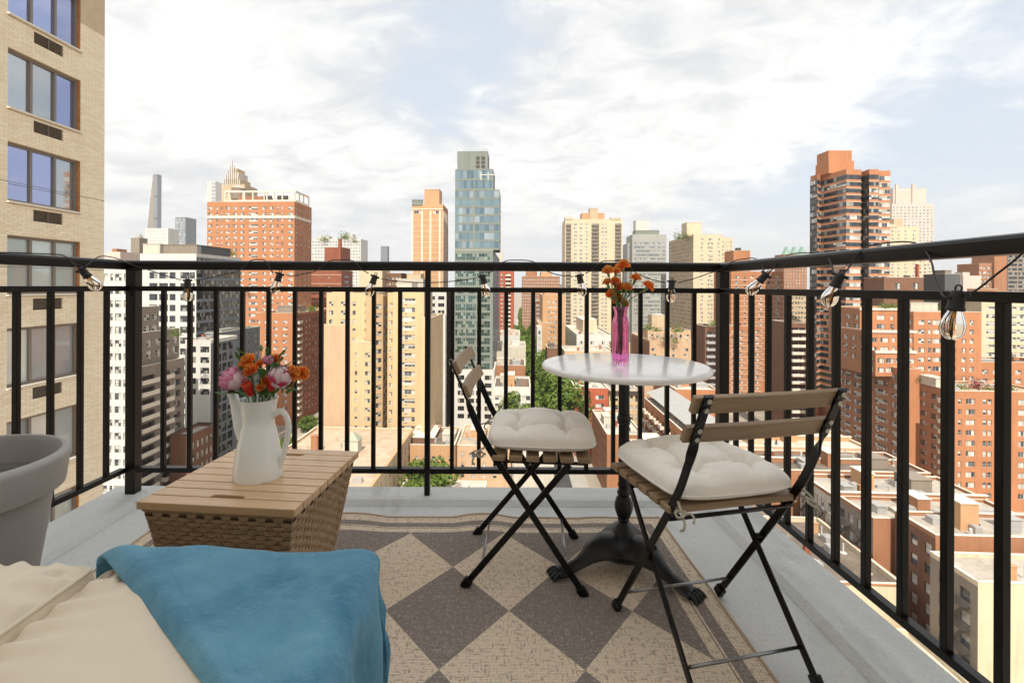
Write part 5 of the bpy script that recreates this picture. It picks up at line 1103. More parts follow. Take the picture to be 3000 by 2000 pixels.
# ---------------------------------------------------------------- wood
def woodmat(name, a, b, rough=.4, ax=0, sc=1.0, coat=0):
    t = NT(name); t.set(Roughness=rough, Coat_Weight=coat, Coat_Roughness=.25)
    v = [38, 38, 38]; v[ax] = 2.2
    oi = t.n('ShaderNodeObjectInfo'); c = t.coord('Object', tuple(x*sc for x in v))
    ad = t.n('ShaderNodeVectorMath'); ad.operation = 'ADD'; t.l(c, ad.inputs[0])
    cbx = t.n('ShaderNodeCombineXYZ')
    r = t.math('MULTIPLY', oi.outputs['Random'], 40)
    for i in range(3): t.l(r, cbx.inputs[i])
    t.l(cbx.outputs[0], ad.inputs[1])
    n1_ = t.noise(ad.outputs[0], 1, 6, .62, .8); n2_ = t.noise(ad.outputs[0], 4, 3, .7)
    k = t.mix(t.mr(n1_, .3, .7), a, b); k = t.mix(t.mr(n2_, .5, .8, 0, .45), k, tuple(x*.55 for x in a))
    k = t.mix(t.math('MULTIPLY', oi.outputs['Random'], .35), k, tuple(x*.7 for x in b))
    t.col(k); t.bump(t.math('ADD', n1_, n2_), .0005, .7); return t.m
M['acacia'] = woodmat('oiled acacia', (.58, .36, .18), (.74, .51, .29), .34, 0, coat=.25)
M['chairwood'] = woodmat('stained acacia', (.23, .15, .08), (.38, .265, .155), .42, 0)

# ---------------------------------------------------------------- storage trunk
TR = Vector((-1.012, 1.401, 0)); ax = Vector((.471, -.046, 0)).normalized(); ay = Vector((-ax.y, ax.x, 0))
TWd, TLn, TZ = .473, .487, .40
rz = math.atan2(ax.y, ax.x)
tc0 = TR+ax*TWd/2+ay*TLn/2
trunk = empty('storage_trunk', tc0, rz, 'square woven wicker storage trunk with a slatted wooden lid standing on the rug', 'trunk')
n = 9; pit = TLn/n
def slat_with_notch(wx, wy, th, notch):
    """a board; notch = +1/-1 cuts a rounded hand hole half into that long edge"""
    m = MB()
    if not notch:
        m.box((0, 0, 0), (wx, wy, th)); return m
    hw, hd, r = .052, .017, .014; out = []
    e = wy/2
    pts = [(-wx/2, -e), (wx/2, -e), (wx/2, e), (hw, e)]
    for k in range(7):
        a = math.pi/2*k/6; pts.append((hw-r+r*math.cos(a), e-hd+r-r*math.sin(a)))
    for k in range(7):
        a = math.pi/2*k/6; pts.append((-hw+r-r*math.sin(a), e-hd+r-r*math.cos(a)))
    pts += [(-hw, e), (-wx/2, e)]
    if notch < 0: pts = [(x, -y) for x, y in pts]
    k = len(pts); vs = [(x, y, th/2) for x, y in pts]+[(x, y, -th/2) for x, y in pts]
    m.add(vs, [tuple(range(k)), tuple(range(2*k-1, k-1, -1))]+[(i, k+i, k+(i+1) % k, (i+1) % k) for i in range(k)])
    return m
for i in range(n):
    nt_ = {1: -1, 0: 1}.get(i, 0) or {n-2: 1, n-1: -1}.get(i, 0)
    nt_ = {0: 0, 1: -1, 7: 1}.get(i, 0)
    m = slat_with_notch(TWd, pit-.0045, .022, nt_)
    o = m.build('lid_slat', M['acacia'], trunk, bevel=.0015, loc=(0, -TLn/2+pit*(i+.5), TZ-.011))
m = MB(); m.box((0, 0, TZ-.034), (TWd-.03, TLn-.03, .022)); m.build('lid_batten', simple('dark lid underside', (.05, .03, .015), .8), trunk)
# wicker walls that taper to the floor
wick = NT('resin wicker'); wick.set(Roughness=.45)
c = wick.coord(); nn = wick.noise(c, 40, 4); g = wick.n('ShaderNodeNewGeometry')
k = wick.mix(g.outputs['Random Per Island'], (.36, .23, .125), (.52, .36, .215)); k = wick.mix(wick.mr(nn, .4, .7, 0, .4), k, (.27, .165, .085)); wick.col(k)
wick.bump(wick.noise(wick.coord(), 500, 2), .0006, .6)
hw, hl, H, ins = TWd/2-.012, TLn/2-.012, TZ-.026, .062
corn = lambda f: [Vector((sx*(hw-ins*f), sy*(hl-ins*f), H*(1-f)+.008)) for sx, sy in ((-1, -1), (1, -1), (1, 1), (-1, 1))]
top, bot = corn(0), corn(1)
for si in range(4):
    a0, a1 = top[si], top[(si+1) % 4]; b0, b1 = bot[si], bot[(si+1) % 4]
    nrm = (a1-a0).cross(b0-a0).normalized()
    if nrm.dot(a0) < 0: nrm = -nrm
    m = MB(); rows, stakes = 27, 16
    for r_ in range(rows):
        for q in range(3):
            f = (r_+.18+q*.29)/rows
            A, B = a0.lerp(b0, f), a1.lerp(b1, f); pts = []
            ns = stakes*4
            for k2 in range(ns+1):
                t_ = k2/ns; ph = math.pi*(t_*(stakes+1))+(r_ % 2)*math.pi
                pts.append(A.lerp(B, t_)+nrm*(.0030*math.sin(ph)-.0005))
            m.tube(pts, .00235, 5, cap=False, flat=.85)
    o = m.build('weave_panel', wick.m, trunk, smooth=True); o['kind'] = 'stuff'
    m = MB()
    for k2 in range(stakes+1):
        t_ = (k2+.5)/(stakes+1)
        for dx in (-.0035, .0035):
            A, B = a0.lerp(a1, t_), b0.lerp(b1, t_); e = (a1-a0).normalized()*dx
            m.tube([A+e-nrm*.002, B+e-nrm*.002], .0028, 5, cap=False)
    o = m.build('weave_stakes', wick.m, trunk, smooth=True); o['kind'] = 'stuff'
    m = MB(); e = nrm*.0065
    m.quad(a0-e, a1-e, b1-e, b0-e)
    m.build('inner_lining', simple('trunk lining', (.11, .07, .035), .9), trunk)
m = MB()
for r_ in range(3):
    C4 = [p+Vector((0, 0, .004-.006*r_)) for p in top]
    m.tube([C4[0], C4[1], C4[2], C4[3], C4[0]], .0045, 6)
m.build('rim_braid', wick.m, trunk, smooth=True)

# ---------------------------------------------------------------- table
Tc = Vector((.487, 1.80, 0))
table = empty('bistro_table', Tc, 0, 'round white marble bistro table on a black cast iron pedestal between the two chairs', 'table')
def marble():
    t = NT('white marble'); t.set(Roughness=.24, Coat_Weight=.4, Coat_Roughness=.06)
    c = t.coord(); d = t.noise(c, 5, 4, .6, 1.5); wv = t.n('ShaderNodeTexWave'); wv.inputs['Scale'].default_value = 1.3; wv.inputs['Distortion'].default_value = 14; wv.inputs['Detail'].default_value = 5
    t.l(t.coord('Object', (1, 1, 1), (0, .4, .7)), wv.inputs['Vector'])
    k = t.mix(t.mr(wv.outputs[1], 0, .06, .5, 0), (.90, .90, .885), (.68, .675, .65)); k = t.mix(t.mr(d, .3, .7, 0, .25), k, (.86, .86, .85)); t.col(k); return t.m
m = MB(); prof = [(.002, .715)]+[(.2885+.0115*math.cos(a), .726+.011*math.sin(a)) for a in [-math.pi/2+math.pi*k/10 for k in range(11)]]+[(.002, .737)]
m.lathe(prof, 128); m.build('tabletop', marble(), table, auto=.7)
m = MB(); flute = lambda a, i: 1+.06*math.cos(a*12)
m.lathe([(.0185, .30), (.0185, .519)], 96, mod=flute); m.lathe([(.0195, .553), (.0185, .70), (.05, .708), (.06, .7145)], 96, mod=lambda a, i: 1+(.06*math.cos(a*12) if i < 2 else 0))
m.lathe([(.0185, .515), (.0235, .519), (.0215, .525), (.025, .534), (.0245, .542), (.0205, .548), (.022, .553), (.018, .557)], 48)
m.lathe([(.018, .255), (.0235, .262), (.0235, .269), (.019, .276), (.0185, .285), (.0215, .292), (.0215, .298), (.0175, .304)], 48)
m.lathe([(.015, .170), (.022, .180), (.030, .205), (.031, .222), (.025, .246), (.017, .258)], 96, mod=lambda a, i: 1+.07*abs(math.sin(a*5)))
m.build('column', M['cast'], table, auto=.9)
m = MB()
m.lathe([(.014, .176), (.020, .172), (.021, .166), (.016, .160), (.018, .152)], 48)
m.lathe([(.018, .156), (.026, .140), (.040, .118), (.060, .100), (.078, .091), (.080, .086), (.074, .082)], 144, mod=lambda a, i: 1+.045*abs(math.sin(a*14))*(i > 0))
m.build('fluted_collar', M['cast'], table, auto=.9)
def legshape(ang):
    m = MB(); dx = Vector((math.cos(ang), math.sin(ang), 0)); sy = Vector((-dx.y, dx.x, 0))
    ctr = [(.00, .070, .088, .038), (.05, .080, .082, .042), (.095, .080, .064, .040), (.13, .068, .044, .034), (.16, .049, .032, .026), (.188, .033, .026, .019), (.215, .025, .026, .017), (.24, .021, .030, .018), (.265, .018, .033, .015)]
    n_ = 16; vs = []
    for d_, z, wv_, hv in ctr:
        for k in range(n_):
            a = 2*math.pi*k/n_; rid = 1+.10*math.cos(a*4)
            vs.append(dx*d_+sy*wv_*math.cos(a)*rid+Vector((0, 0, max(.006, z+hv*math.sin(a)*rid))))
    q = len(ctr); m.add(vs, [(i*n_+k, i*n_+(k+1) % n_, (i+1)*n_+(k+1) % n_, (i+1)*n_+k) for i in range(q-1) for k in range(n_)]+[tuple(range(n_))[::-1], tuple(range((q-1)*n_, q*n_))])
    for t_ in (-1.35, -.45, .45, 1.35):       # claws
        b = dx*.252+sy*t_*.0145; e = dx.lerp(sy*(1 if t_ > 0 else -1), abs(t_)*.14).normalized()
        m.tube(catmull([b+Vector((0, 0, .022)), b+e*.018+Vector((0, 0, .021)), b+e*.034+Vector((0, 0, .012)), b+e*.040+Vector((0, 0, .006))], 4), [.0075]*4+[.008]*4+[.0065]*4+[.004], 8)
    return m
for a in (197, 312, 75):
    legshape(math.radians(a)).build('claw_foot', M['cast'], table, auto=1.0)
m = MB(); m.lathe([(.05, .036), (.085, .045), (.105, .066), (.104, .088), (.085, .100), (.02, .104)], 64, mod=lambda a, i: 1+.06*math.cos(3*(a-math.radians(75)))); m.build('hub', M['cast'], table, auto=1.0)

# ---------------------------------------------------------------- folding chairs
def chair(c, fdir):
    rz = math.atan2(fdir[1], fdir[0])
    ch = empty('folding_chair', (c[0], c[1], 0), rz, 'chair', 'chair', 'folding bistro chairs at the round table')
    Wd = .185                      # half width, local x = forward, local y = left
    for sy in (1, -1):
        y = sy*Wd
        lo = [(.197, y, .012), (-.10, y, .452)]
        m = MB(); m.bar((.192, y, .018), (-.092, y, .440), .021, .007, up=(0, 1, 0))
        up_ = catmull([(-.088, y, .434), (-.135, y, .510), (-.168, y, .580), (-.190, y, .633), (-.205, y, .672), (-.249, y, .772)], 5)
        vs = []; nq = len(up_)
        for i, p in enumerate(up_):
            t_ = max(0, min(1, (i/(nq-1)-.45)/.22)); tw = t_*math.pi/2
            tg = (up_[min(i+1, nq-1)]-up_[max(i-1, 0)]).normalized()
            wdir = Vector((tg.z, 0, -tg.x)); b2 = Vector((0, 1, 0))
            e1 = wdir*math.cos(tw)+b2*math.sin(tw)*sy; e2 = tg.cross(e1)
            for a_, b_ in ((1, 1), (-1, 1), (-1, -1), (1, -1)): vs.append(p+e1*.0115*a_+e2*.0035*b_)
        m.add(vs, [(i*4+k, i*4+(k+1) % 4, (i+1)*4+(k+1) % 4, (i+1)*4+k) for i in range(nq-1) for k in range(4)]+[(0, 1, 2, 3), tuple(range(nq*4-4, nq*4))[::-1]])
        m.build('leg', M['black'], ch, bevel=.0015)
        yi = y-sy*.014
        m = MB(); m.bar((-.192, yi, .018), (.150, yi, .428), .021, .007, up=(0, 1, 0)); m.build('leg', M['black'], ch, bevel=.0015)
        m = MB(); m.bar((-.105, yi-sy*.004, .431), (.205, yi-sy*.004, .431), .018, .006, up=(0, 0, 1)); m.build('seat_rail', M['black'], ch, bevel=.001)
        m = MB(); m.tube([(.008, y+sy*.007, .292), (.008, y-sy*.022, .292)], .007, 12); m.build('pivot_bolt', M['black'], ch, auto=.6)
        for sx, yy in ((.197, y), (-.197, yi)):
            m = MB(); d_ = 1 if sx > 0 else -1
            m.bar((sx+d_*.006, yy, .003), (sx-d_*.014, yy, .032), .031, .020, up=(0, 1, 0)); o = m.build('foot_cap', M['black'], ch, bevel=.004)
    for x, z, yw, rr in ((.143, .088, Wd, .0045), (-.143, .073, Wd-.014, .0045), (-.098, .425, Wd, .005), (-.070, .408, Wd-.014, .005), (.150, .405, Wd-.014, .004)):
        m = MB(); m.tube([(x, -yw, z), (x, yw, z)], rr, 8); m.build('cross_rod', M['black'] if rr != .0045 else M['rod'], ch, smooth=True)
    for i in range(6):
        x = -.085+i*.0565; wd = .044 if i < 5 else .044
        m = MB(); m.box((0, 0, 0), (.39, wd, .018))
        o = m.build('seat_slat', M['chairwood'], ch, bevel=.003, loc=(x, 0, .449)); o.rotation_euler = (0, 0, math.pi/2)
    for zc in (.748, .671):
        t_ = (zc-.672)/(.765-.672); x = -.205-.041*t_-.0125
        m = MB(); ang = math.radians(24)
        def fn(u, v, zc=zc):
            return None
        nn_ = 12; vs = []
        for i in range(nn_+1):
            yy = -.211+.422*i/nn_; bow = -.016*(1-(yy/.211)**2)+.010
            for a_, b_ in ((-.0075, -.0225), (.0075, -.0225), (.0075, .0225), (-.0075, .0225)):
                vs.append(Vector((yy, a_*math.cos(ang)-b_*math.sin(ang)+bow*0.6, a_*math.sin(ang)*1+b_*math.cos(ang))))
        vs = [Vector((v.x, v.y, v.z)) for v in vs]
        m.add(vs, [(i*4+k, i*4+(k+1) % 4, (i+1)*4+(k+1) % 4, (i+1)*4+k) for i in range(nn_) for k in range(4)]+[(3, 2, 1, 0), tuple(range(nn_*4, nn_*4+4))])
        # local x of slat = chair -y ; local y of slat = chair x
        o = m.build('back_slat', M['chairwood'], ch, bevel=.0025, loc=(x+.0215, 0, zc)); o.rotation_euler = (0, 0, -math.pi/2)
        o.scale = (1, -1, 1)
        o.scale = (1, 1, 1)
        for sy in (1, -1):
            for dz in (-.011, .012):
                xx = -.205-.041*((zc+dz-.672)/(.765-.672))-.0035
                q = MB(); q.tube([(xx-.0035, sy*Wd, zc+dz-.001), (xx-.0008, sy*Wd, zc+dz)], .0048, 12); q.lathe([(.0001, 0), (.0001, 0)], 3)
                q2 = MB(); q2.tube([(xx-.0045, sy*Wd, zc+dz-.001), (xx+.001, sy*Wd, zc+dz)], .0062, 14); q2.build('screw', M['screw'], ch, auto=.6)
    return ch
M['rod'] = simple('bare steel rod', (.28, .28, .29), .22, .95)
M['screw'] = simple('zinc screw', (.5, .48, .43), .35, .9)
ch1 = chair((.126, 1.814), (.9965, -.084))
ch1['label'] = 'folding wood and black metal chair left of the round table, seen from its side'
ch2 = chair((.621, 1.398), (-.217, .976))
ch2['label'] = 'folding wood and black metal chair in front of the round table, seen from behind'
# seat cushions with four tufts
cloth = NT('cream cotton'); cloth.set(Roughness=.9, Sheen_Weight=.25)
c = cloth.coord(); cloth.col(cloth.mix(cloth.mr(cloth.noise(c, 6, 4), .3, .7), (.85, .81, .735), (.90, .87, .80))); cloth.bump(cloth.math('ADD', cloth.noise(c, 900, 2), cloth.math('MULTIPLY', cloth.noise(c, 30, 4), 1.2)), .0007, .6)
def cushion(par_c, rz, label, seed, lift):
    hx = .183
    tf = [(sx*.082, sy*.082) for sx in (-1, 1) for sy in (-1, 1)]
    def hgt(x, y):
        u, v = x/hx, y/hx
        base = max(0, (1-abs(u)**3.6))**.42*max(0, (1-abs(v)**3.6))**.42
        h = .066*base
        for tx, ty in tf:
            r = math.hypot(x-tx, y-ty)
            h -= (.062*math.exp(-r/.019)+.014*math.exp(-(r/.06)**2))*min(1, base*1.5)
            a = math.atan2(y-ty, x-tx)
            h += .0085*abs(math.cos(a*4+seed+tx*20))**.6*math.exp(-((r-.034)/.030)**2)*base
        for k in (-1, 1):                 # pulled seams between the tufts
            h -= .036*math.exp(-abs(x-k*.082)/.009)*math.exp(-(max(0, abs(y)-.08)/.07)**2)*base
            h -= .036*math.exp(-abs(y-k*.082)/.009)*math.exp(-(max(0, abs(x)-.08)/.07)**2)*base
        h += .006*mn.noise(Vector((x*16+seed, y*16, seed)))*base+.0026*mn.noise(Vector((x*55, y*40+seed, seed)))*base
        return h
    m = MB(); n_ = 92
    def edge(x, y):
        # outline slightly pinched between the corners
        u, v = x/hx, y/hx
        cn = 1-.085*(abs(u)*abs(v))**5; k = cn*(1+.025*(1-abs(v)**2)*abs(u)**3); q = cn*(1+.025*(1-abs(u)**2)*abs(v)**3)
        wv_ = 1+.012*mn.noise(Vector((x*25, y*25, seed+3)))
        return x*k*wv_, y*q*wv_
    def top_(u, v):
        x, y = (u*2-1)*hx, (v*2-1)*hx; h = hgt(x, y); a, b = edge(x, y); return Vector((a, b, lift+.028+h*1.0))
    def bot_(u, v):
        x, y = (u*2-1)*hx, (v*2-1)*hx; h = hgt(x, y); a, b = edge(x, y)
        base = max(0, (1-abs(x/hx)**3.2))**.6*max(0, (1-abs(y/hx)**3.2))**.6
        return Vector((a, b, lift+.028-.028*min(1, base*1.35)))
    m.grid(top_, n_, n_); m.grid(bot_, n_, n_)
    cu = empty('seat_cushion', par_c, rz, label, 'cushion', 'tufted cream cushions on the folding chairs')
    o = m.build('pad', cloth.m, cu, smooth=True)
    m = MB(); pts = []
    for (ax_, ay_), (bx_, by_) in (((-1, -1), (1, -1)), ((1, -1), (1, 1)), ((1, 1), (-1, 1)), ((-1, 1), (-1, -1))):
        for k in range(30):
            x, y = (ax_+(bx_-ax_)*k/30)*hx, (ay_+(by_-ay_)*k/30)*hx; a, b = edge(x, y); pts.append(Vector((a, b, lift+.028)))
    pts.append(pts[0]); m.tube(pts, .0022, 6, cap=False); m.build('piping', cloth.m, cu, smooth=True)
    for tx, ty in tf:
        q = MB(); q.lathe([(.0005, .0025), (.006, .0015), (.0075, -.001)], 12, c=(tx, ty, lift+.028+hgt(tx, ty)), cap=False); q.build('button', cloth.m, cu, smooth=True)
    for sy in (-1, 1):                   # knotted ties round the rear posts
        q = MB(); b = Vector((-.185, sy*.185, lift+.025))
        q.tube(catmull([b, b+Vector((-.022, sy*.006, -.012)), b+Vector((-.030, sy*.004, -.024)), b+Vector((-.018, sy*.012, -.032)), b+Vector((-.008, sy*.010, -.022)), b+Vector((-.022, sy*-.006, -.018)), b+Vector((-.036, sy*.012, -.026))], 6), .0034, 8)
        q.tube(catmull([b+Vector((-.026, sy*.006, -.026)), b+Vector((-.040, sy*.008, -.034)), b+Vector((-.044, sy*.012, -.048)), b+Vector((-.036, sy*.016, -.056))], 6), .0032, 8)
        q.tube(catmull([b+Vector((-.022, sy*.006, -.028)), b+Vector((-.030, sy*-.014, -.02)), b+Vector((-.046, sy*-.014, -.024)), b+Vector((-.056, sy*-.006, -.030))], 6), .003, 8)
        q.build('tie', M['tie'], cu, smooth=True)
    return cu
M['tie'] = simple('tie cord', (.42, .38, .30), .9, var=.2, vs=200)
f1 = Vector((.9965, -.084)); a1 = math.atan2(f1.y, f1.x)
cushion((.126+.9965*.058, 1.814-.084*.058, .4585), a1, 'tufted cream cushion on the chair left of the table', 1.3, 0)
f2 = Vector((-.217, .976)); a2 = math.atan2(f2.y, f2.x)
cushion((.621-.217*.055, 1.398+.976*.055, .4585), a2, 'tufted cream cushion on the near chair turned away from the camera', 4.1, 0)

# ---------------------------------------------------------------- planter
pm = NT('grey plastic planter'); pm.set(Roughness=.5)
c = pm.coord(); pm.col(pm.mix(pm.mr(pm.noise(c, 3, 5), .3, .7), (.31, .30, .295), (.38, .37, .36))); pm.bump(pm.noise(c, 300, 3), .0004, .6)
pot = empty('planter', (-1.39, 1.254, 0), 0, 'large empty light grey plastic planter with a thick rolled rim', 'planter')
m = MB()
m.lathe([(.135, .0), (.140, .004), (.208, .474), (.208, .49)], 96, cap=False); m.lathe([(.13, .004), (.0005, .006)], 48, cap=False)
m.build('body', pm.m, pot, auto=.7)
m = MB()
m.lathe([(.206, .474), (.230, .470), (.2325, .4715), (.2335, .475), (.243, .548), (.2432, .556), (.240, .562), (.235, .566), (.229, .568), (.224, .566), (.2215, .560), (.218, .548), (.196, .36), (.160, .12), (.0005, .11)], 128, cap=False)
m.build('rim', pm.m, pot, auto=.75)

# ---------------------------------------------------------------- sofa: two cushions on a low base
bei = NT('beige canvas'); bei.set(Roughness=.85, Sheen_Weight=.15)
c = bei.coord(); bei.col(bei.mix(bei.mr(bei.noise(c, 4, 4), .3, .7), (.70, .60, .46), (.77, .68, .54))); bei.bump(bei.noise(c, 1200, 2), .0004, .5)
sofa = empty('low_sofa', (-.8, .5, 0), 0, 'dark low sofa base under the beige seat cushions', 'sofa')
dkb = simple('dark brown resin', (.02, .014, .01), .6)
for cx_, w_ in ((-1.15, .64), (-.52, .52)):
    m = MB(); m.box((cx_+.8, -.10, .185), (w_, 1.10, .23)); m.build('seat_box', dkb, sofa, bevel=.006)
for x in (-1.4, -.3):
    for y in (.0, .9): m = MB(); m.box((x+.8, y-.5, .04), (.05, .05, .08)); m.build('leg', dkb, sofa)
def seatpad(x0, x1, y0, y1, z0, z1, label, seed):
    th = z1-z0; r = th*.36
    def prof(u, v, top):
        x = x0+(x1-x0)*u; y = y0+(y1-y0)*v
        ex = min(x-x0, x1-x)/.13; ey = min(y-y0, y1-y)/.13
        k = min(1, max(0, ex))**.45*min(1, max(0, ey))**.45
        zz = (z0+z1)/2+(1 if top else -1)*th/2*(.60+.40*k)
        if top:
            e = min(ex, ey); wr = math.exp(-(max(0, e)/.7)**2)
            zz += .008*wr*math.sin((x if ey < ex else y)*95+seed+3*mn.noise(Vector((x*6, y*6, seed))))*(k > 0)
            zz += .010*mn.noise(Vector((x*2.6, y*2.6, seed)))+.004*mn.noise(Vector((x*9+y*7, y*3, seed)))+.002*mn.noise(Vector((x*32+y*14, y*12, seed)))
        return Vector((x, y, zz))
    m = MB(); m.grid(lambda u, v: prof(u, v, True), 110, 110); m.grid(lambda u, v: prof(u, v, False), 12, 12)
    hz_ = th*.30; zc = (z0+z1)/2
    cor = [(x0, y0), (x1, y0), (x1, y1), (x0, y1)]
    for i in range(4):
        a, b = Vector((*cor[i], 0)), Vector((*cor[(i+1) % 4], 0)); nr = Vector(((b-a).y, -(b-a).x, 0)).normalized()
        m.grid(lambda u, v: a.lerp(b, u)+Vector((0, 0, zc-hz_+2*hz_*v))+nr*(.012*math.sin(math.pi*v)+.004*mn.noise(Vector((u*30, v*3, seed)))), 60, 8)
    cu = empty('sofa_cushion', ((x0+x1)/2, (y0+y1)/2, z0), 0, label, 'cushion')
    off = Vector(cu.location); m.v = [tuple(Vector(p)-off) for p in m.v]
    m.build('cover', bei.m, cu, smooth=True)
    for zz in (zc+hz_, zc-hz_):
        m = MB(); rr = .012; pts = []
        for cx_, cy_, a0 in ((x1-rr, y1-rr, 0), (x0+rr, y1-rr, 90), (x0+rr, y0+rr, 180), (x1-rr, y0+rr, 270)):
            for k in range(5): a = math.radians(a0+90*k/4); pts.append(Vector((cx_+(rr+.002)*math.cos(a), cy_+(rr+.002)*math.sin(a), zz))-off)
        pts.append(pts[0]); m.tube(pts, .0042, 8, cap=False); m.build('piping', bei.m, cu, smooth=True)
seatpad(-1.45, -.812, -.1, 1.0, .305, .475, 'beige seat cushion with piped edges at the left, in front of the grey planter', 2.0)
seatpad(-.797, -.262, -.1, 1.032, .30, .448, 'larger beige seat cushion half covered by the blue blanket', 9.0)
# ---------------------------------------------------------------- blanket
fl = NT('blue plush fleece'); fl.set(Roughness=.95, Sheen_Weight=.6, Sheen_Roughness=.4)
fl.b.inputs['Sheen Tint'].default_value = (.55, .8, 1, 1)
c = fl.coord(); a = fl.noise(c, 5.5, 4, .6, .6); b = fl.noise(fl.coord('Object', (1, 1.4, 1), (0, 0, .5)), 26, 6, .72, .3)
f_ = fl.noise(c, 520, 3, .8)
k = fl.mix(fl.mr(a, .32, .68), (.04, .22, .38), (.16, .45, .62)); k = fl.mix(fl.mr(b, .5, .75, 0, .55), k, (.24, .52, .68)); k = fl.mix(fl.mr(f_, .42, .62, 0, .5), k, (.025, .15, .26)); fl.col(k)
fl.bump(fl.math('ADD', fl.math('MULTIPLY', f_, .8), fl.math('ADD', fl.math('MULTIPLY', b, 1.4), a)), .004, .8)
def blanket():
    x_r, y_f, zt = -.222, 1.062, .466
    R_ = .035
    def drape(s_, r_):      # distance past an edge -> (outward, down)
        if s_ <= -r_: return s_, 0.0
        L_ = r_*math.pi/2; q = (s_+r_)
        if q < L_: a_ = q/r_; return -r_+r_*math.sin(a_), r_*(1-math.cos(a_))
        return 0.0, r_+(q-L_)
    m = MB(); nu, nv = 130, 130
    def fn(u, v):
        # cloth parameters: p runs right, q runs away; left edge is diagonal
        q = .35+(1.18-.35)*v
        left = -.845+max(0, (1.055-q))*1.22
        p = left+(.13-left)*u if q > .5 else left+(.13-left)*u
        px_ = p-x_r; qy_ = q-y_f
        ox, dx_ = drape(px_, .05); oy, dy_ = drape(qy_, .045)
        dn = max(dx_, dy_) if min(dx_, dy_) <= 0 else (dx_**2+dy_**2)**.5*.92
        x = x_r+ox; y = y_f+oy
        cr = min(max(px_+.10, 0)/.1, 1)*min(max(qy_+.12, 0)/.12, 1)
        x -= .012*cr*min(1, dn/.05); y -= .012*cr*min(1, dn/.05)
        eu = min(1, u/.10)
        fold = (.015*mn.noise(Vector((p*4.5+q*3.5, q*2.2, 3)))+.005*mn.noise(Vector((p*12-q*7, q*7, 5)))*eu+.0016*mn.noise(Vector((p*30, q*26, 2)))*eu)*(.35+.65*eu)
        z = zt-dn+fold+.010*math.exp(-(max(0, (p-left))/.03)**2)*0
        if u < .10: z += .010*math.sin(math.pi*min(1, u/.10))-.016*(1-u/.10)**3      # the folded left edge rolls down on the cushion
        if dn > .02:
            w_ = min(1, (dn-.02)/.1)
            x += w_*(.014*math.sin(q*34+2*math.sin(q*9))+.006)*(px_ > 0) ; y += w_*.012*math.sin(p*24+1.3)*(qy_ > 0)
        cor_rnd = max(0, p+.30)*max(0, q-.9)
        z -= .35*cor_rnd
        return Vector((x, y, z))
    m.grid(fn, nu, nv)
    o = m.build('throw_blanket', fl.m, smooth=True); tag(o, 'blue plush throw blanket draped over the corner of the beige seat cushion', 'blanket')
    q = o.modifiers.new('thick', 'SOLIDIFY'); q.thickness = .014; q.offset = -1
    q = o.modifiers.new('sub', 'SUBSURF'); q.levels = 1; q.render_levels = 1
    return o
blanket()
# ---------------------------------------------------------------- pitcher
enam = NT('white enamel'); enam.set(Roughness=.12, Coat_Weight=.5, Coat_Roughness=.05)
enam.col(enam.mix(enam.mr(enam.noise(enam.coord(), 5, 3), .3, .7), (.86, .90, .88), (.90, .92, .91)))
PC = Vector((-.755, 1.597, TZ))
pit = empty('pitcher', PC, math.radians(-6), 'tall white enamel pitcher holding pink and orange flowers on the wicker trunk', 'pitcher')
m = MB()
outer = [(.0755, .0), (.0765, .004), (.074, .03), (.069, .07), (.0625, .11), (.0545, .145), (.0485, .170), (.0475, .185), (.0495, .205), (.0545, .232), (.0580, .248), (.0595, .252)]
inner = [(.0575, .2515), (.0530, .232), (.0475, .205), (.0455, .185), (.047, .165), (.060, .11), (.066, .06), (.0005, .05)]
m.lathe([(.0005, .0005)]+outer+inner, 96, cap=False)
m.build('body', enam.m, pit, auto=.9)
m = MB()      # open flat spout on the left
ctr = [(-.058, .118, .016, .012), (-.068, .150, .015, .013), (-.074, .185, .015, .014), (-.079, .220, .016, .014), (-.086, .250, .018, .013), (-.092, .268, .020, .010)]
pts = catmull([(a, 0, z) for a, z, _, _ in ctr], 5); ws = catmull([(w_, h_, 0) for _, _, w_, h_ in ctr], 5)
vs = []; n_ = 20
for i, p in enumerate(pts):
    tg = (pts[min(i+1, len(pts)-1)]-pts[max(i-1, 0)]).normalized(); e = Vector((0, 1, 0)); f = tg.cross(e)
    for k in range(n_):
        a = 2*math.pi*k/n_; vs.append(p+e*ws[i].x*math.cos(a)+f*ws[i].y*math.sin(a))
q = len(pts); m.add(vs, [(i*n_+k, i*n_+(k+1) % n_, (i+1)*n_+(k+1) % n_, (i+1)*n_+k) for i in range(q-1) for k in range(n_)])
o = m.build('spout', enam.m, pit, smooth=True); sm = o.modifiers.new('thick', 'SOLIDIFY'); sm.thickness = .002
m = MB()
hp = catmull([(.040, 0, .185), (.052, 0, .200), (.072, 0, .212), (.090, 0, .203), (.101, 0, .175), (.100, 0, .135), (.090, 0, .090), (.080, 0, .055), (.071, 0, .034), (.062, 0, .036)], 7)
m.tube(hp, [.0085]*8+[.0095]*(len(hp)-8), 14, flat=.62, up=(0, 1, 0)); m.build('handle', enam.m, pit, smooth=True)

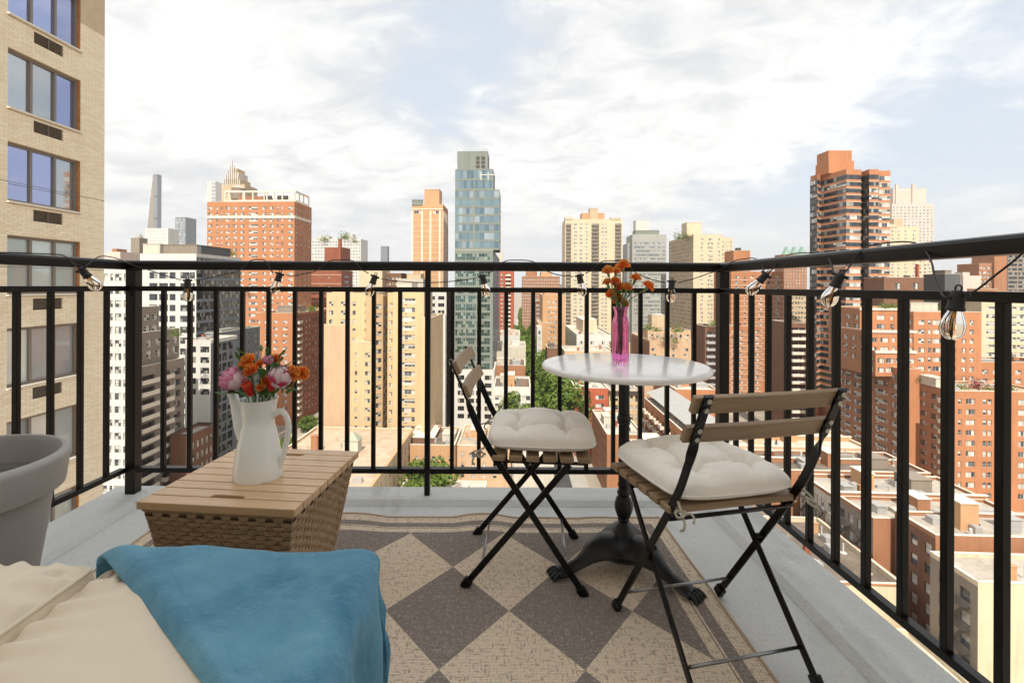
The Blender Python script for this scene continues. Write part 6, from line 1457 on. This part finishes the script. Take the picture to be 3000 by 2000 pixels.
# ---------------------------------------------------------------- glass vase
def glass(name, col, rough=.01, ior=1.45, tr=1):
    t = NT(name); t.set(Base_Color=(*col, 1), Roughness=rough, IOR=ior, Transmission_Weight=tr); return t.m
VC = Vector((.471, 1.792, .7372))
vase = empty('glass_vase', VC, 0, 'slim pink glass bottle vase with orange carnations on the marble table', 'vase')
m = MB(); rib = lambda a, i: 1+.018*math.cos(a*14)*(1 if 2 < i < 8 else 0)
m.lathe([(.0005, .0), (.028, .0), (.0300, .004), (.0300, .02), (.0300, .06), (.0300, .10), (.0302, .135), (.0298, .150), (.0265, .163), (.0220, .176), (.0215, .185), (.0240, .198), (.0272, .207), (.0282, .2085),
         (.0268, .2085), (.0225, .198), (.0200, .185), (.0206, .175), (.0250, .161), (.0283, .149), (.0286, .135), (.0285, .06), (.0283, .014), (.0005, .010)], 112, cap=False, mod=rib)
m.build('bottle', glass('pink glass', (1.0, .50, .85)), vase, auto=.9)

# ---------------------------------------------------------------- flowers
def petalmat(name, base, tip, streak, sss=.2):
    t = NT(name); t.set(Roughness=.55); t.b.inputs['Subsurface Weight'].default_value = 0
    u = t.n('ShaderNodeUVMap'); sp = t.n('ShaderNodeSeparateXYZ'); t.l(u.outputs[0], sp.inputs[0])
    n1_ = t.noise(t.coord('UV', (14, 2, 1)), 1, 3); oi = t.n('ShaderNodeNewGeometry')
    k = t.mix(t.mr(t.math('ADD', sp.outputs[1], t.math('MULTIPLY', t.math('SUBTRACT', n1_, .5), .35)), .62, .98), base, tip)
    k = t.mix(t.mr(n1_, .52, .66, 0, .75), k, streak)
    k = t.mix(t.math('MULTIPLY', oi.outputs['Random Per Island'], .35), k, streak)
    t.col(k)
    tl = t.n('ShaderNodeBsdfTranslucent'); t.l(k, tl.inputs[0]); ms = t.n('ShaderNodeMixShader'); ms.inputs[0].default_value = sss+.12
    t.l(t.b.outputs[0], ms.inputs[1]); t.l(tl.outputs[0], ms.inputs[2]); t.l(ms.outputs[0], t.o.inputs[0])
    return t.m
M['carn'] = petalmat('orange carnation petals', (1.0, .15, .015), (1.0, .66, .15), (.88, .07, .012))
M['carn2'] = petalmat('yellow orange carnation petals', (1.0, .24, .02), (1.0, .72, .2), (.85, .08, .012))
M['peo_p'] = petalmat('pink peony petals', (.74, .22, .42), (.86, .52, .66), (.80, .36, .52))
M['peo_w'] = petalmat('white peony petals', (.86, .74, .76), (.90, .82, .82), (.80, .50, .58))
M['peo_m'] = petalmat('magenta peony streaks', (.55, .03, .13), (.80, .25, .38), (.6, .05, .16))
M['tulip'] = petalmat('red tulip petals', (.62, .02, .012), (.8, .14, .05), (.5, .01, .01))
leafm = NT('leaf green'); leafm.set(Roughness=.45)
c = leafm.coord('Object'); kk = leafm.mix(leafm.mr(leafm.noise(c, 40, 4), .3, .7), (.035, .10, .02), (.09, .20, .04)); leafm.col(kk)
tl = leafm.n('ShaderNodeBsdfTranslucent'); leafm.l(kk, tl.inputs[0]); ms = leafm.n('ShaderNodeMixShader'); ms.inputs[0].default_value = .3
leafm.l(leafm.b.outputs[0], ms.inputs[1]); leafm.l(tl.outputs[0], ms.inputs[2]); leafm.l(ms.outputs[0], leafm.o.inputs[0])
M['leaf'] = leafm.m; M['sepal'] = simple('pale green sepal', (.17, .26, .09), .5, var=.2, vs=60); M['stem'] = simple('flower stem', (.13, .22, .07), .5)
def petals(mb, n, r0, r1, tilt0, tilt1, size, wid, ruffle, jag, rnd, mi=0, cup=.4):
    for i in range(n):
        f = i/max(1, n-1); az = i*2.399963+rnd.uniform(-.2, .2); tl_ = tilt0+(tilt1-tilt0)*f+rnd.uniform(-.12, .12)
        rr = r0+(r1-r0)*f; sz = size*rnd.uniform(.85, 1.12); wd = wid*rnd.uniform(.85, 1.15); ph = rnd.uniform(0, 6)
        ca, sa = math.cos(az), math.sin(az)
        def fn(u, v):
            s_ = (u*2-1); wv = wd*(.28+.72*math.sin(min(1, v*1.05)*math.pi*.56))
            ln = v*sz*(1-jag*abs(math.sin(u*11+ph))*(v > .9))
            a = tl_+cup*(v-.35)*-1.0
            out = rr+math.sin(tl_)*ln-cup*.35*sz*v*v*math.sin(tl_)*.6; up = math.cos(tl_)*ln+cup*.25*sz*v*v
            side = s_*wv; rf = ruffle*v*v*math.sin(u*13+ph)
            bow = -cup*.5*side*side/max(.004, wd)
            out += rf*math.cos(tl_)+bow*math.cos(tl_)*1.0; up -= rf*math.sin(tl_)+bow*math.sin(tl_)*-.3
            return Vector((ca*out-sa*side, sa*out+ca*side, up))
        mb.grid(fn, 5, 4, mi)
def carn_mesh(seed, mat, R_=.02):
    rnd = random.Random(seed); mb = MB()
    petals(mb, 44, .0005, .003, .08, 1.55, R_*1.0, R_*.42, R_*.14, .22, rnd, cup=.25)
    return mb.mesh('blossom', M[mat], True)
def peony_mesh(seed, mats, R_):
    rnd = random.Random(seed); mb = MB()
    def shell(n, rad, k):
        for i in range(n):
            z = 1-(i+.5)/n*1.75; az = i*2.399963+k; rr = math.sqrt(max(0, 1-z*z)); nr = Vector((rr*math.cos(az), rr*math.sin(az), z*.82))
            tx = Vector((-math.sin(az), math.cos(az), 0)); ty = nr.normalized().cross(tx); ph = rnd.uniform(0, 6); s_ = rnd.uniform(.8, 1.15)
            mi = 1 if rnd.random() < .16 else 0
            def fn(u, v):
                a = (u*2-1)*.50*s_; b = (v-.45)*.95*s_*1.0
                wv = math.sin(math.pi*min(1, .12+v*.80))**.6
                p = nr+tx*a*wv-ty*b*-1
                p = p.normalized()*Vector((nr.x, nr.y, nr.z)).length
                lift = 1+.10*v*v+.05*math.sin(u*9+ph)*v
                return Vector((p.x, p.y, p.z*.95))*rad*lift
            mb.grid(fn, 6, 5, mi)
    shell(9, R_*.80, .5); shell(15, R_*.92, 1.2); shell(20, R_*.98, 2.1)
    return mb.mesh('blossom', mats, True)
CM = [carn_mesh(s_, mt) for s_, mt in ((1, 'carn'), (2, 'carn2'), (3, 'carn'), (4, 'carn2'))]
PMp = peony_mesh(5, [M['peo_p'], M['peo_w']], .040); PMw = peony_mesh(8, [M['peo_w'], M['peo_m']], .038); PMb = peony_mesh(11, [M['peo_p'], M['leaf']], .018)
def leafmesh(l, w_, bend, fold=.3):
    mb = MB()
    def fn(u, v):
        s_ = u*2-1; ww = w_*math.sin(math.pi*min(1, v*.94+.05))**.8
        return Vector((s_*ww, l*v*math.cos(bend*v), abs(s_)*ww*fold-l*v*math.sin(bend*v)*.5+.003*math.sin(v*9)))
    mb.grid(fn, 4, 8); return mb.mesh('leaf', M['leaf'], True)
LM = [leafmesh(.07, .013, .9), leafmesh(.055, .009, .5), leafmesh(.06, .006, .7)]
def flower(kind, top, root, label, mesh, r, nrm=None, leaves=0, group=None, rnd=random.Random(3), mouth=None):
    top, root = Vector(top), Vector(root); mid = (top+root)/2
    if mouth:
        c_, mr_ = mouth; dv = Vector((top.x-c_.x, top.y-c_.y, 0)); dv = dv.normalized()*min(mr_, dv.length*.4) if dv.length > 1e-4 else dv; mid = c_+dv
    fo = empty(kind, root, 0, label, 'flower', group)
    ax_ = (nrm or (top-mid)).normalized(); neck = top-ax_*r*.55
    m = MB(); m.tube([p-root for p in catmull([root, mid, (mid*.45+neck*.55)+Vector((0, 0, .006)), neck], 8)], .0017, 7); m.build('stem', M['stem'], fo, smooth=True)
    if 'carn' in kind:
        m = MB(); q = ax_.to_track_quat('Z', 'Y').to_matrix()
        pr = [(.002, -.026), (.0045, -.020), (.0055, -.008), (.0065, .0)]; m.lathe(pr, 12, cap=False); m.v = [tuple(q @ Vector(v)+(top-ax_*r*.2)-root) for v in m.v]
        m.build('calyx', M['sepal'], fo, smooth=True)
    b = inst(mesh, 'blossom', fo, top-ax_*r*(.35 if 'carn' in kind else 0)-root, ax_.to_track_quat('Z', 'Y').to_euler(), r/.02 if 'carn' in kind else 1)
    for k in range(leaves):
        p = mid.lerp(neck, rnd.uniform(.1, .7)); dr = Vector((rnd.uniform(-1, 1), rnd.uniform(-1, .6), rnd.uniform(.2, .9))).normalized()
        inst(LM[2 if 'carn' in kind else 0], 'leaf', fo, p-root, dr.to_track_quat('Y', 'Z').to_euler())
    return fo
def V5(x, y): return 1500+x/2.851, 550+y/2.851
rr = random.Random(21)
vf = [(933, 640, 46, 0, 'topmost carnation in the pink vase, deep orange'), (800, 685, 40, 1, 'upper left carnation in the pink vase beside the railing bar'), (868, 687, 34, 1, 'pale edged carnation just below left of the topmost one in the pink vase'),
      (1036, 748, 38, 0, 'carnation leaning right on a pale stem above the vase'), (1142, 815, 42, 2, 'outermost right carnation on the long bent stem in the pink vase'), (858, 776, 38, 0, 'small round carnation in the middle left of the vase bunch'),
      (792, 782, 32, 1, 'half open yellow carnation at the left of the vase bunch'), (908, 824, 38, 0, 'carnation in the centre of the vase bunch, next to its twin'), (965, 824, 36, 1, 'yellow edged carnation right of the bunch centre in the vase'),
      (828, 878, 38, 2, 'lower left carnation just over the vase neck'), (884, 920, 46, 0, 'big ruffled orange red carnation low in the vase bunch'), (948, 964, 27, 2, 'small carnation bud resting on the rim of the vase')]
for x, y, r, mi, lb in vf:
    px, py = V5(x, y); dd = 1.79+rr.uniform(-.03, .03); t_ = W(px, py, dd)
    rt = VC+Vector((rr.uniform(-.012, .012), rr.uniform(-.012, .012), .03+rr.uniform(0, .03)))
    nr = Vector((t_.x-VC.x, -.05+rr.uniform(-.05, .02), .10+max(0, t_.z-VC.z-.25)))
    flower('carnation', t_, rt, lb, CM[mi], r/2.851*1.79/F*1.3, nr, 1, 'orange carnations in the pink glass vase', rr, (VC+Vector((0, 0, .206)), .014))
def V8(x, y): return 380+x/2.24, 750+y/2.24
def pf(kind, x, y, dd, mesh, r, lb, lv=1, nr=None, group=None):
    px, py = V8(x, y); t_ = W(px, py, dd); rt = PC+Vector((rr.uniform(-.02, .02), rr.uniform(-.02, .02), .10))
    return flower(kind, t_, rt, lb, mesh, r, nr or Vector((t_.x-PC.x, -.06, .06)), lv, group, rr, (PC+Vector((0, 0, .252)), .036))
pf('peony', 680, 808, 1.57, PMp, .04, 'full pink peony leaning over the spout of the white pitcher', 2, Vector((-.3, -.5, .8)))
pf('peony', 988, 790, 1.56, PMw, .038, 'white peony with magenta streaks on the right of the pitcher', 2, Vector((.25, -.6, .7)))
pf('peony', 908, 682, 1.60, PMb, .018, 'small closed pink peony bud between green leaves in the pitcher', 2, Vector((0, -.2, 1)))
for x, y, r, dd, mi, lb in ((768, 680, .021, 1.58, 1, 'tallest orange carnation at the upper left of the pitcher bunch'), (788, 742, .019, 1.56, 0, 'red orange carnation above the pink peony in the pitcher'), (742, 716, .015, 1.6, 2, 'small carnation half hidden at the far left of the pitcher bunch'),
                            (1078, 765, .021, 1.57, 1, 'bright orange carnation right of the white peony'), (1140, 765, .019, 1.6, 0, 'outermost orange carnation at the right of the pitcher bunch'), (1050, 822, .014, 1.6, 2, 'carnation peeping out under the white peony'),
                            (958, 672, .016, 1.62, 0, 'orange carnation behind the peony bud'), (852, 700, .010, 1.58, 2, 'tiny orange carnation bud in the middle of the pitcher bunch'), (858, 858, .011, 1.55, 0, 'small red carnation low over the pitcher rim'), (893, 812, .014, 1.57, 1, 'apricot carnation left of the white peony')):
    pf('carnation', x, y, dd, CM[mi], r*1.25, lb, 1, None, 'carnations in the white pitcher')
tm = MB(); petals(tm, 7, .006, .009, .05, .25, .034, .014, .0005, 0, random.Random(4), cup=1.1); TM = tm.mesh('blossom', M['tulip'], True)
pf('tulip', 800, 912, 1.55, TM, .014, 'dark red tulip low at the left over the pitcher rim', 0, Vector((-.3, -.3, 1)))
pf('tulip', 925, 880, 1.55, TM, .014, 'bright red tulip below the white peony', 0, Vector((.25, -.3, 1)))
greens = [(1000, 872, .8, 0), (735, 905, -.8, 0), (893, 905, .1, 0), (825, 905, -.25, 0), (862, 900, 0, 1), (770, 915, -.5, 1), (945, 905, .4, 1), (835, 725, -.1, 1), (728, 682, -.2, 1), (872, 690, .5, 1), (1020, 850, 1.0, 1), (700, 880, -1.0, 1), (715, 850, -.9, 0), (1030, 880, 1.1, 0), (790, 760, -.5, 0), (935, 730, .5, 0), (1000, 720, .9, 1), (760, 640, -.4, 2), (900, 640, .2, 2), (980, 650, .5, 2), (650, 900, -1.3, 2), (800, 800, -.3, 0), (870, 780, .1, 0), (960, 700, .6, 1)]
gl = empty('leaf_sprig', PC+Vector((0, 0, .15)), 0, 'bunch of dark green leaves and stems between the flowers in the pitcher', 'foliage')
for x, y, s_, k in greens:
    px, py = V8(x, y+25); p = W(px, py, 1.57+rr.uniform(-.02, .05)); dr = Vector((s_, -.25+rr.uniform(-.1, .1), 1)).normalized()
    q = dr.to_track_quat('Y', 'Z'); o = inst(LM[k], 'leaf', gl, p-gl.location, q.to_euler()); o.rotation_euler.rotate_axis('Y', rr.uniform(-.6, .6))
m = MB()
for k in range(14):
    a = rr.uniform(0, 6.28); b = Vector((.02*math.cos(a), .02*math.sin(a), -.08)); e = Vector((.05*math.cos(a), .04*math.sin(a), .05+rr.uniform(0, .05)))
    m.tube([b, (b+e)/2+Vector((0, 0, .01)), e], .002, 6)
m.build('stem_bundle', M['stem'], gl, smooth=True)
bud = MB(); bud.lathe([(.001, -.01), (.005, -.005), (.006, .002), (.004, .009), (.0005, .013)], 12, cap=False); BM_ = bud.mesh('blossom', M['sepal'], True)
pf('flower_bud', 862, 606, 1.6, BM_, .006, 'closed green bud standing highest above the pitcher', 0, Vector((0, 0, 1)))

# ---------------------------------------------------------------- string lights
rub = simple('black rubber', (.006, .006, .006), .5, bump=.0003, bs=300)
amb = NT('clear bulb glass'); amb.set(Base_Color=(1, .97, .92, 1), Roughness=.0, IOR=1.18, Transmission_Weight=1, Specular_IOR_Level=.5)
thin = amb.m
fil = simple('amber filament', (.75, .33, .05), .4)
lights = empty('string_lights', (0, 2.33, 1.1), 0, 'black outdoor string of clear filament bulbs looped over the railing', 'string lights')
LO = Vector(lights.location)
sk = MB(); sk.lathe([(.0005, .006), (.0095, .005), (.0125, .0), (.014, -.012), (.0145, -.030), (.0165, -.033), (.0165, -.038), (.0125, -.038)], 24, cap=False)
sk.tube([(-.021, 0, -.002), (.021, 0, -.002)], .0048, 8)
sk.tube(catmull([(-.005, 0, .004), (-.005, 0, .013), (0, 0, .017), (.005, 0, .013), (.005, 0, .004)], 4), .0018, 6)
SK = sk.mesh('socket', rub, True)
bb = MB(); bb.lathe([(.0115, -.036), (.0125, -.041), (.0165, -.050), (.0205, -.062), (.0225, -.074), (.0215, -.085), (.017, -.094), (.009, -.1), (.0005, -.1015)], 32, cap=False); BB = bb.mesh('bulb', thin, True)
ff = MB()
for dx in (-.004, .004): ff.tube([(dx*.6, 0, -.040), (dx, 0, -.082)], .0011, 5)
ff.tube([(0, 0, -.038), (0, 0, -.055)], .004, 8)
FF = ff.mesh('filament', fil, True)
def bulb(px, py, dd, ang, yaw=0, sc=1.0):
    p = W(px, py, dd)
    R_ = Matrix.Rotation(yaw, 4, 'Z') @ Matrix.Rotation(ang, 4, 'Y')
    a = inst(SK, 'socket', lights, p-LO, R_.to_euler(), sc); b = inst(BB, 'bulb', lights, p-LO, R_.to_euler(), sc); inst(FF, 'filament', b)
    return p
# angle about Y: positive swings the bulb towards -X
D = 2.315
bulb(238, 788, 1.93, -.62, .35); bulb(549.5, 820, D, 0); bulb(820, 801, D, .28); bulb(1099, 809, D, .34); bulb(1413, 808, D, -.24); bulb(1697.5, 806, D, -.17); bulb(1968, 823, D, .03)
bulb(2246, 803, 1.90, .70, -.5); bulb(2462, 806, 1.46, .38, -.9); bulb(2806, 858, 1.05, .12, -1.2)
def cable(pts):
    m = MB(); m.tube([p-LO for p in catmull([W(*p) for p in pts], 6)], .0023, 6); m.build('cable', rub, lights, smooth=True)
def A(x, y): return (x, y, 2.312)
cable([(-60, 738, 1.70), (60, 741, 1.745), (160, 745, 1.80), (185, 748, 1.81), (205, 762, 1.80), (226, 782, 1.90), (236, 788, 1.93)])
cable([(240, 788, 1.94), (250, 780, 1.90), (290, 752, 1.99), (325, 753, 2.06), (350, 760, 2.10), (395, 778, 2.28), A(440, 792), A(480, 806), A(530, 820)])
cable([A(570, 821), A(610, 815), A(660, 803), A(700, 793), (735, 764, 2.335), (762, 760, 2.36), (778, 764, 2.335), A(793, 790), A(801, 798)])
cable([A(838, 806), A(858, 808), A(890, 802), A(925, 793), (965, 765, 2.335), (1000, 761.5, 2.36), (1035, 765, 2.335), A(1062, 790), A(1080, 801)])
cable([A(1117, 816), A(1150, 822), A(1200, 826), A(1250, 828), A(1300, 826), A(1360, 820), A(1396, 814)])
cable([A(1431, 801), A(1446, 791), (1478, 766, 2.335), (1510, 762, 2.36), (1560, 766, 2.335), A(1600, 793), A(1640, 806), A(1680, 810)])
cable([A(1715, 801), A(1730, 793), (1762, 767, 2.335), (1790, 764, 2.36), (1830, 768, 2.335), A(1860, 797), A(1905, 817), A(1950, 828)])
cable([A(1986, 828), A(2030, 817), A(2070, 803), A(2110, 790), (2150, 765, 2.2), (2180, 758.5, 2.19), (2212, 757, 2.13), (2232, 776, 2.0), (2238, 794, 1.92), (2244, 803, 1.90)])
cable([(2250, 800, 1.90), (2262, 790, 1.885), (2285, 762, 1.87), (2318, 744, 1.88), (2385, 741, 1.74), (2425, 752, 1.60), (2438, 784, 1.52), (2446, 806, 1.475)])
cable([(2466, 806, 1.46), (2485, 786, 1.47), (2520, 738, 1.45), (2560, 717, 1.46), (2650, 708, 1.35), (2700, 722, 1.26), (2728, 765, 1.19), (2740, 820, 1.13), (2765, 868, 1.06), (2790, 872, 1.05)])
cable([(2822, 868, 1.05), (2860, 850, 1.04), (2920, 803, 1.03), (2975, 760, 1.01), (3030, 710, .98), (3100, 665, .93)])
# ---------------------------------------------------------------- air
hm = bpy.data.materials.new('summer haze'); hm.use_nodes = True; ht = hm.node_tree; ht.nodes.clear()
ho = ht.nodes.new('ShaderNodeOutputMaterial'); hv = ht.nodes.new('ShaderNodeVolumePrincipled'); hv.inputs['Density'].default_value = .0001; hv.inputs['Color'].default_value = (.93, .95, 1, 1); hv.inputs['Anisotropy'].default_value = .2
ht.links.new(hv.outputs[0], ho.inputs['Volume'])
hb = MB(); hb.box((0, 2790, 215), (12100, 6500, 555)); ob = hb.build('haze', hm); ob['kind'] = 'stuff'
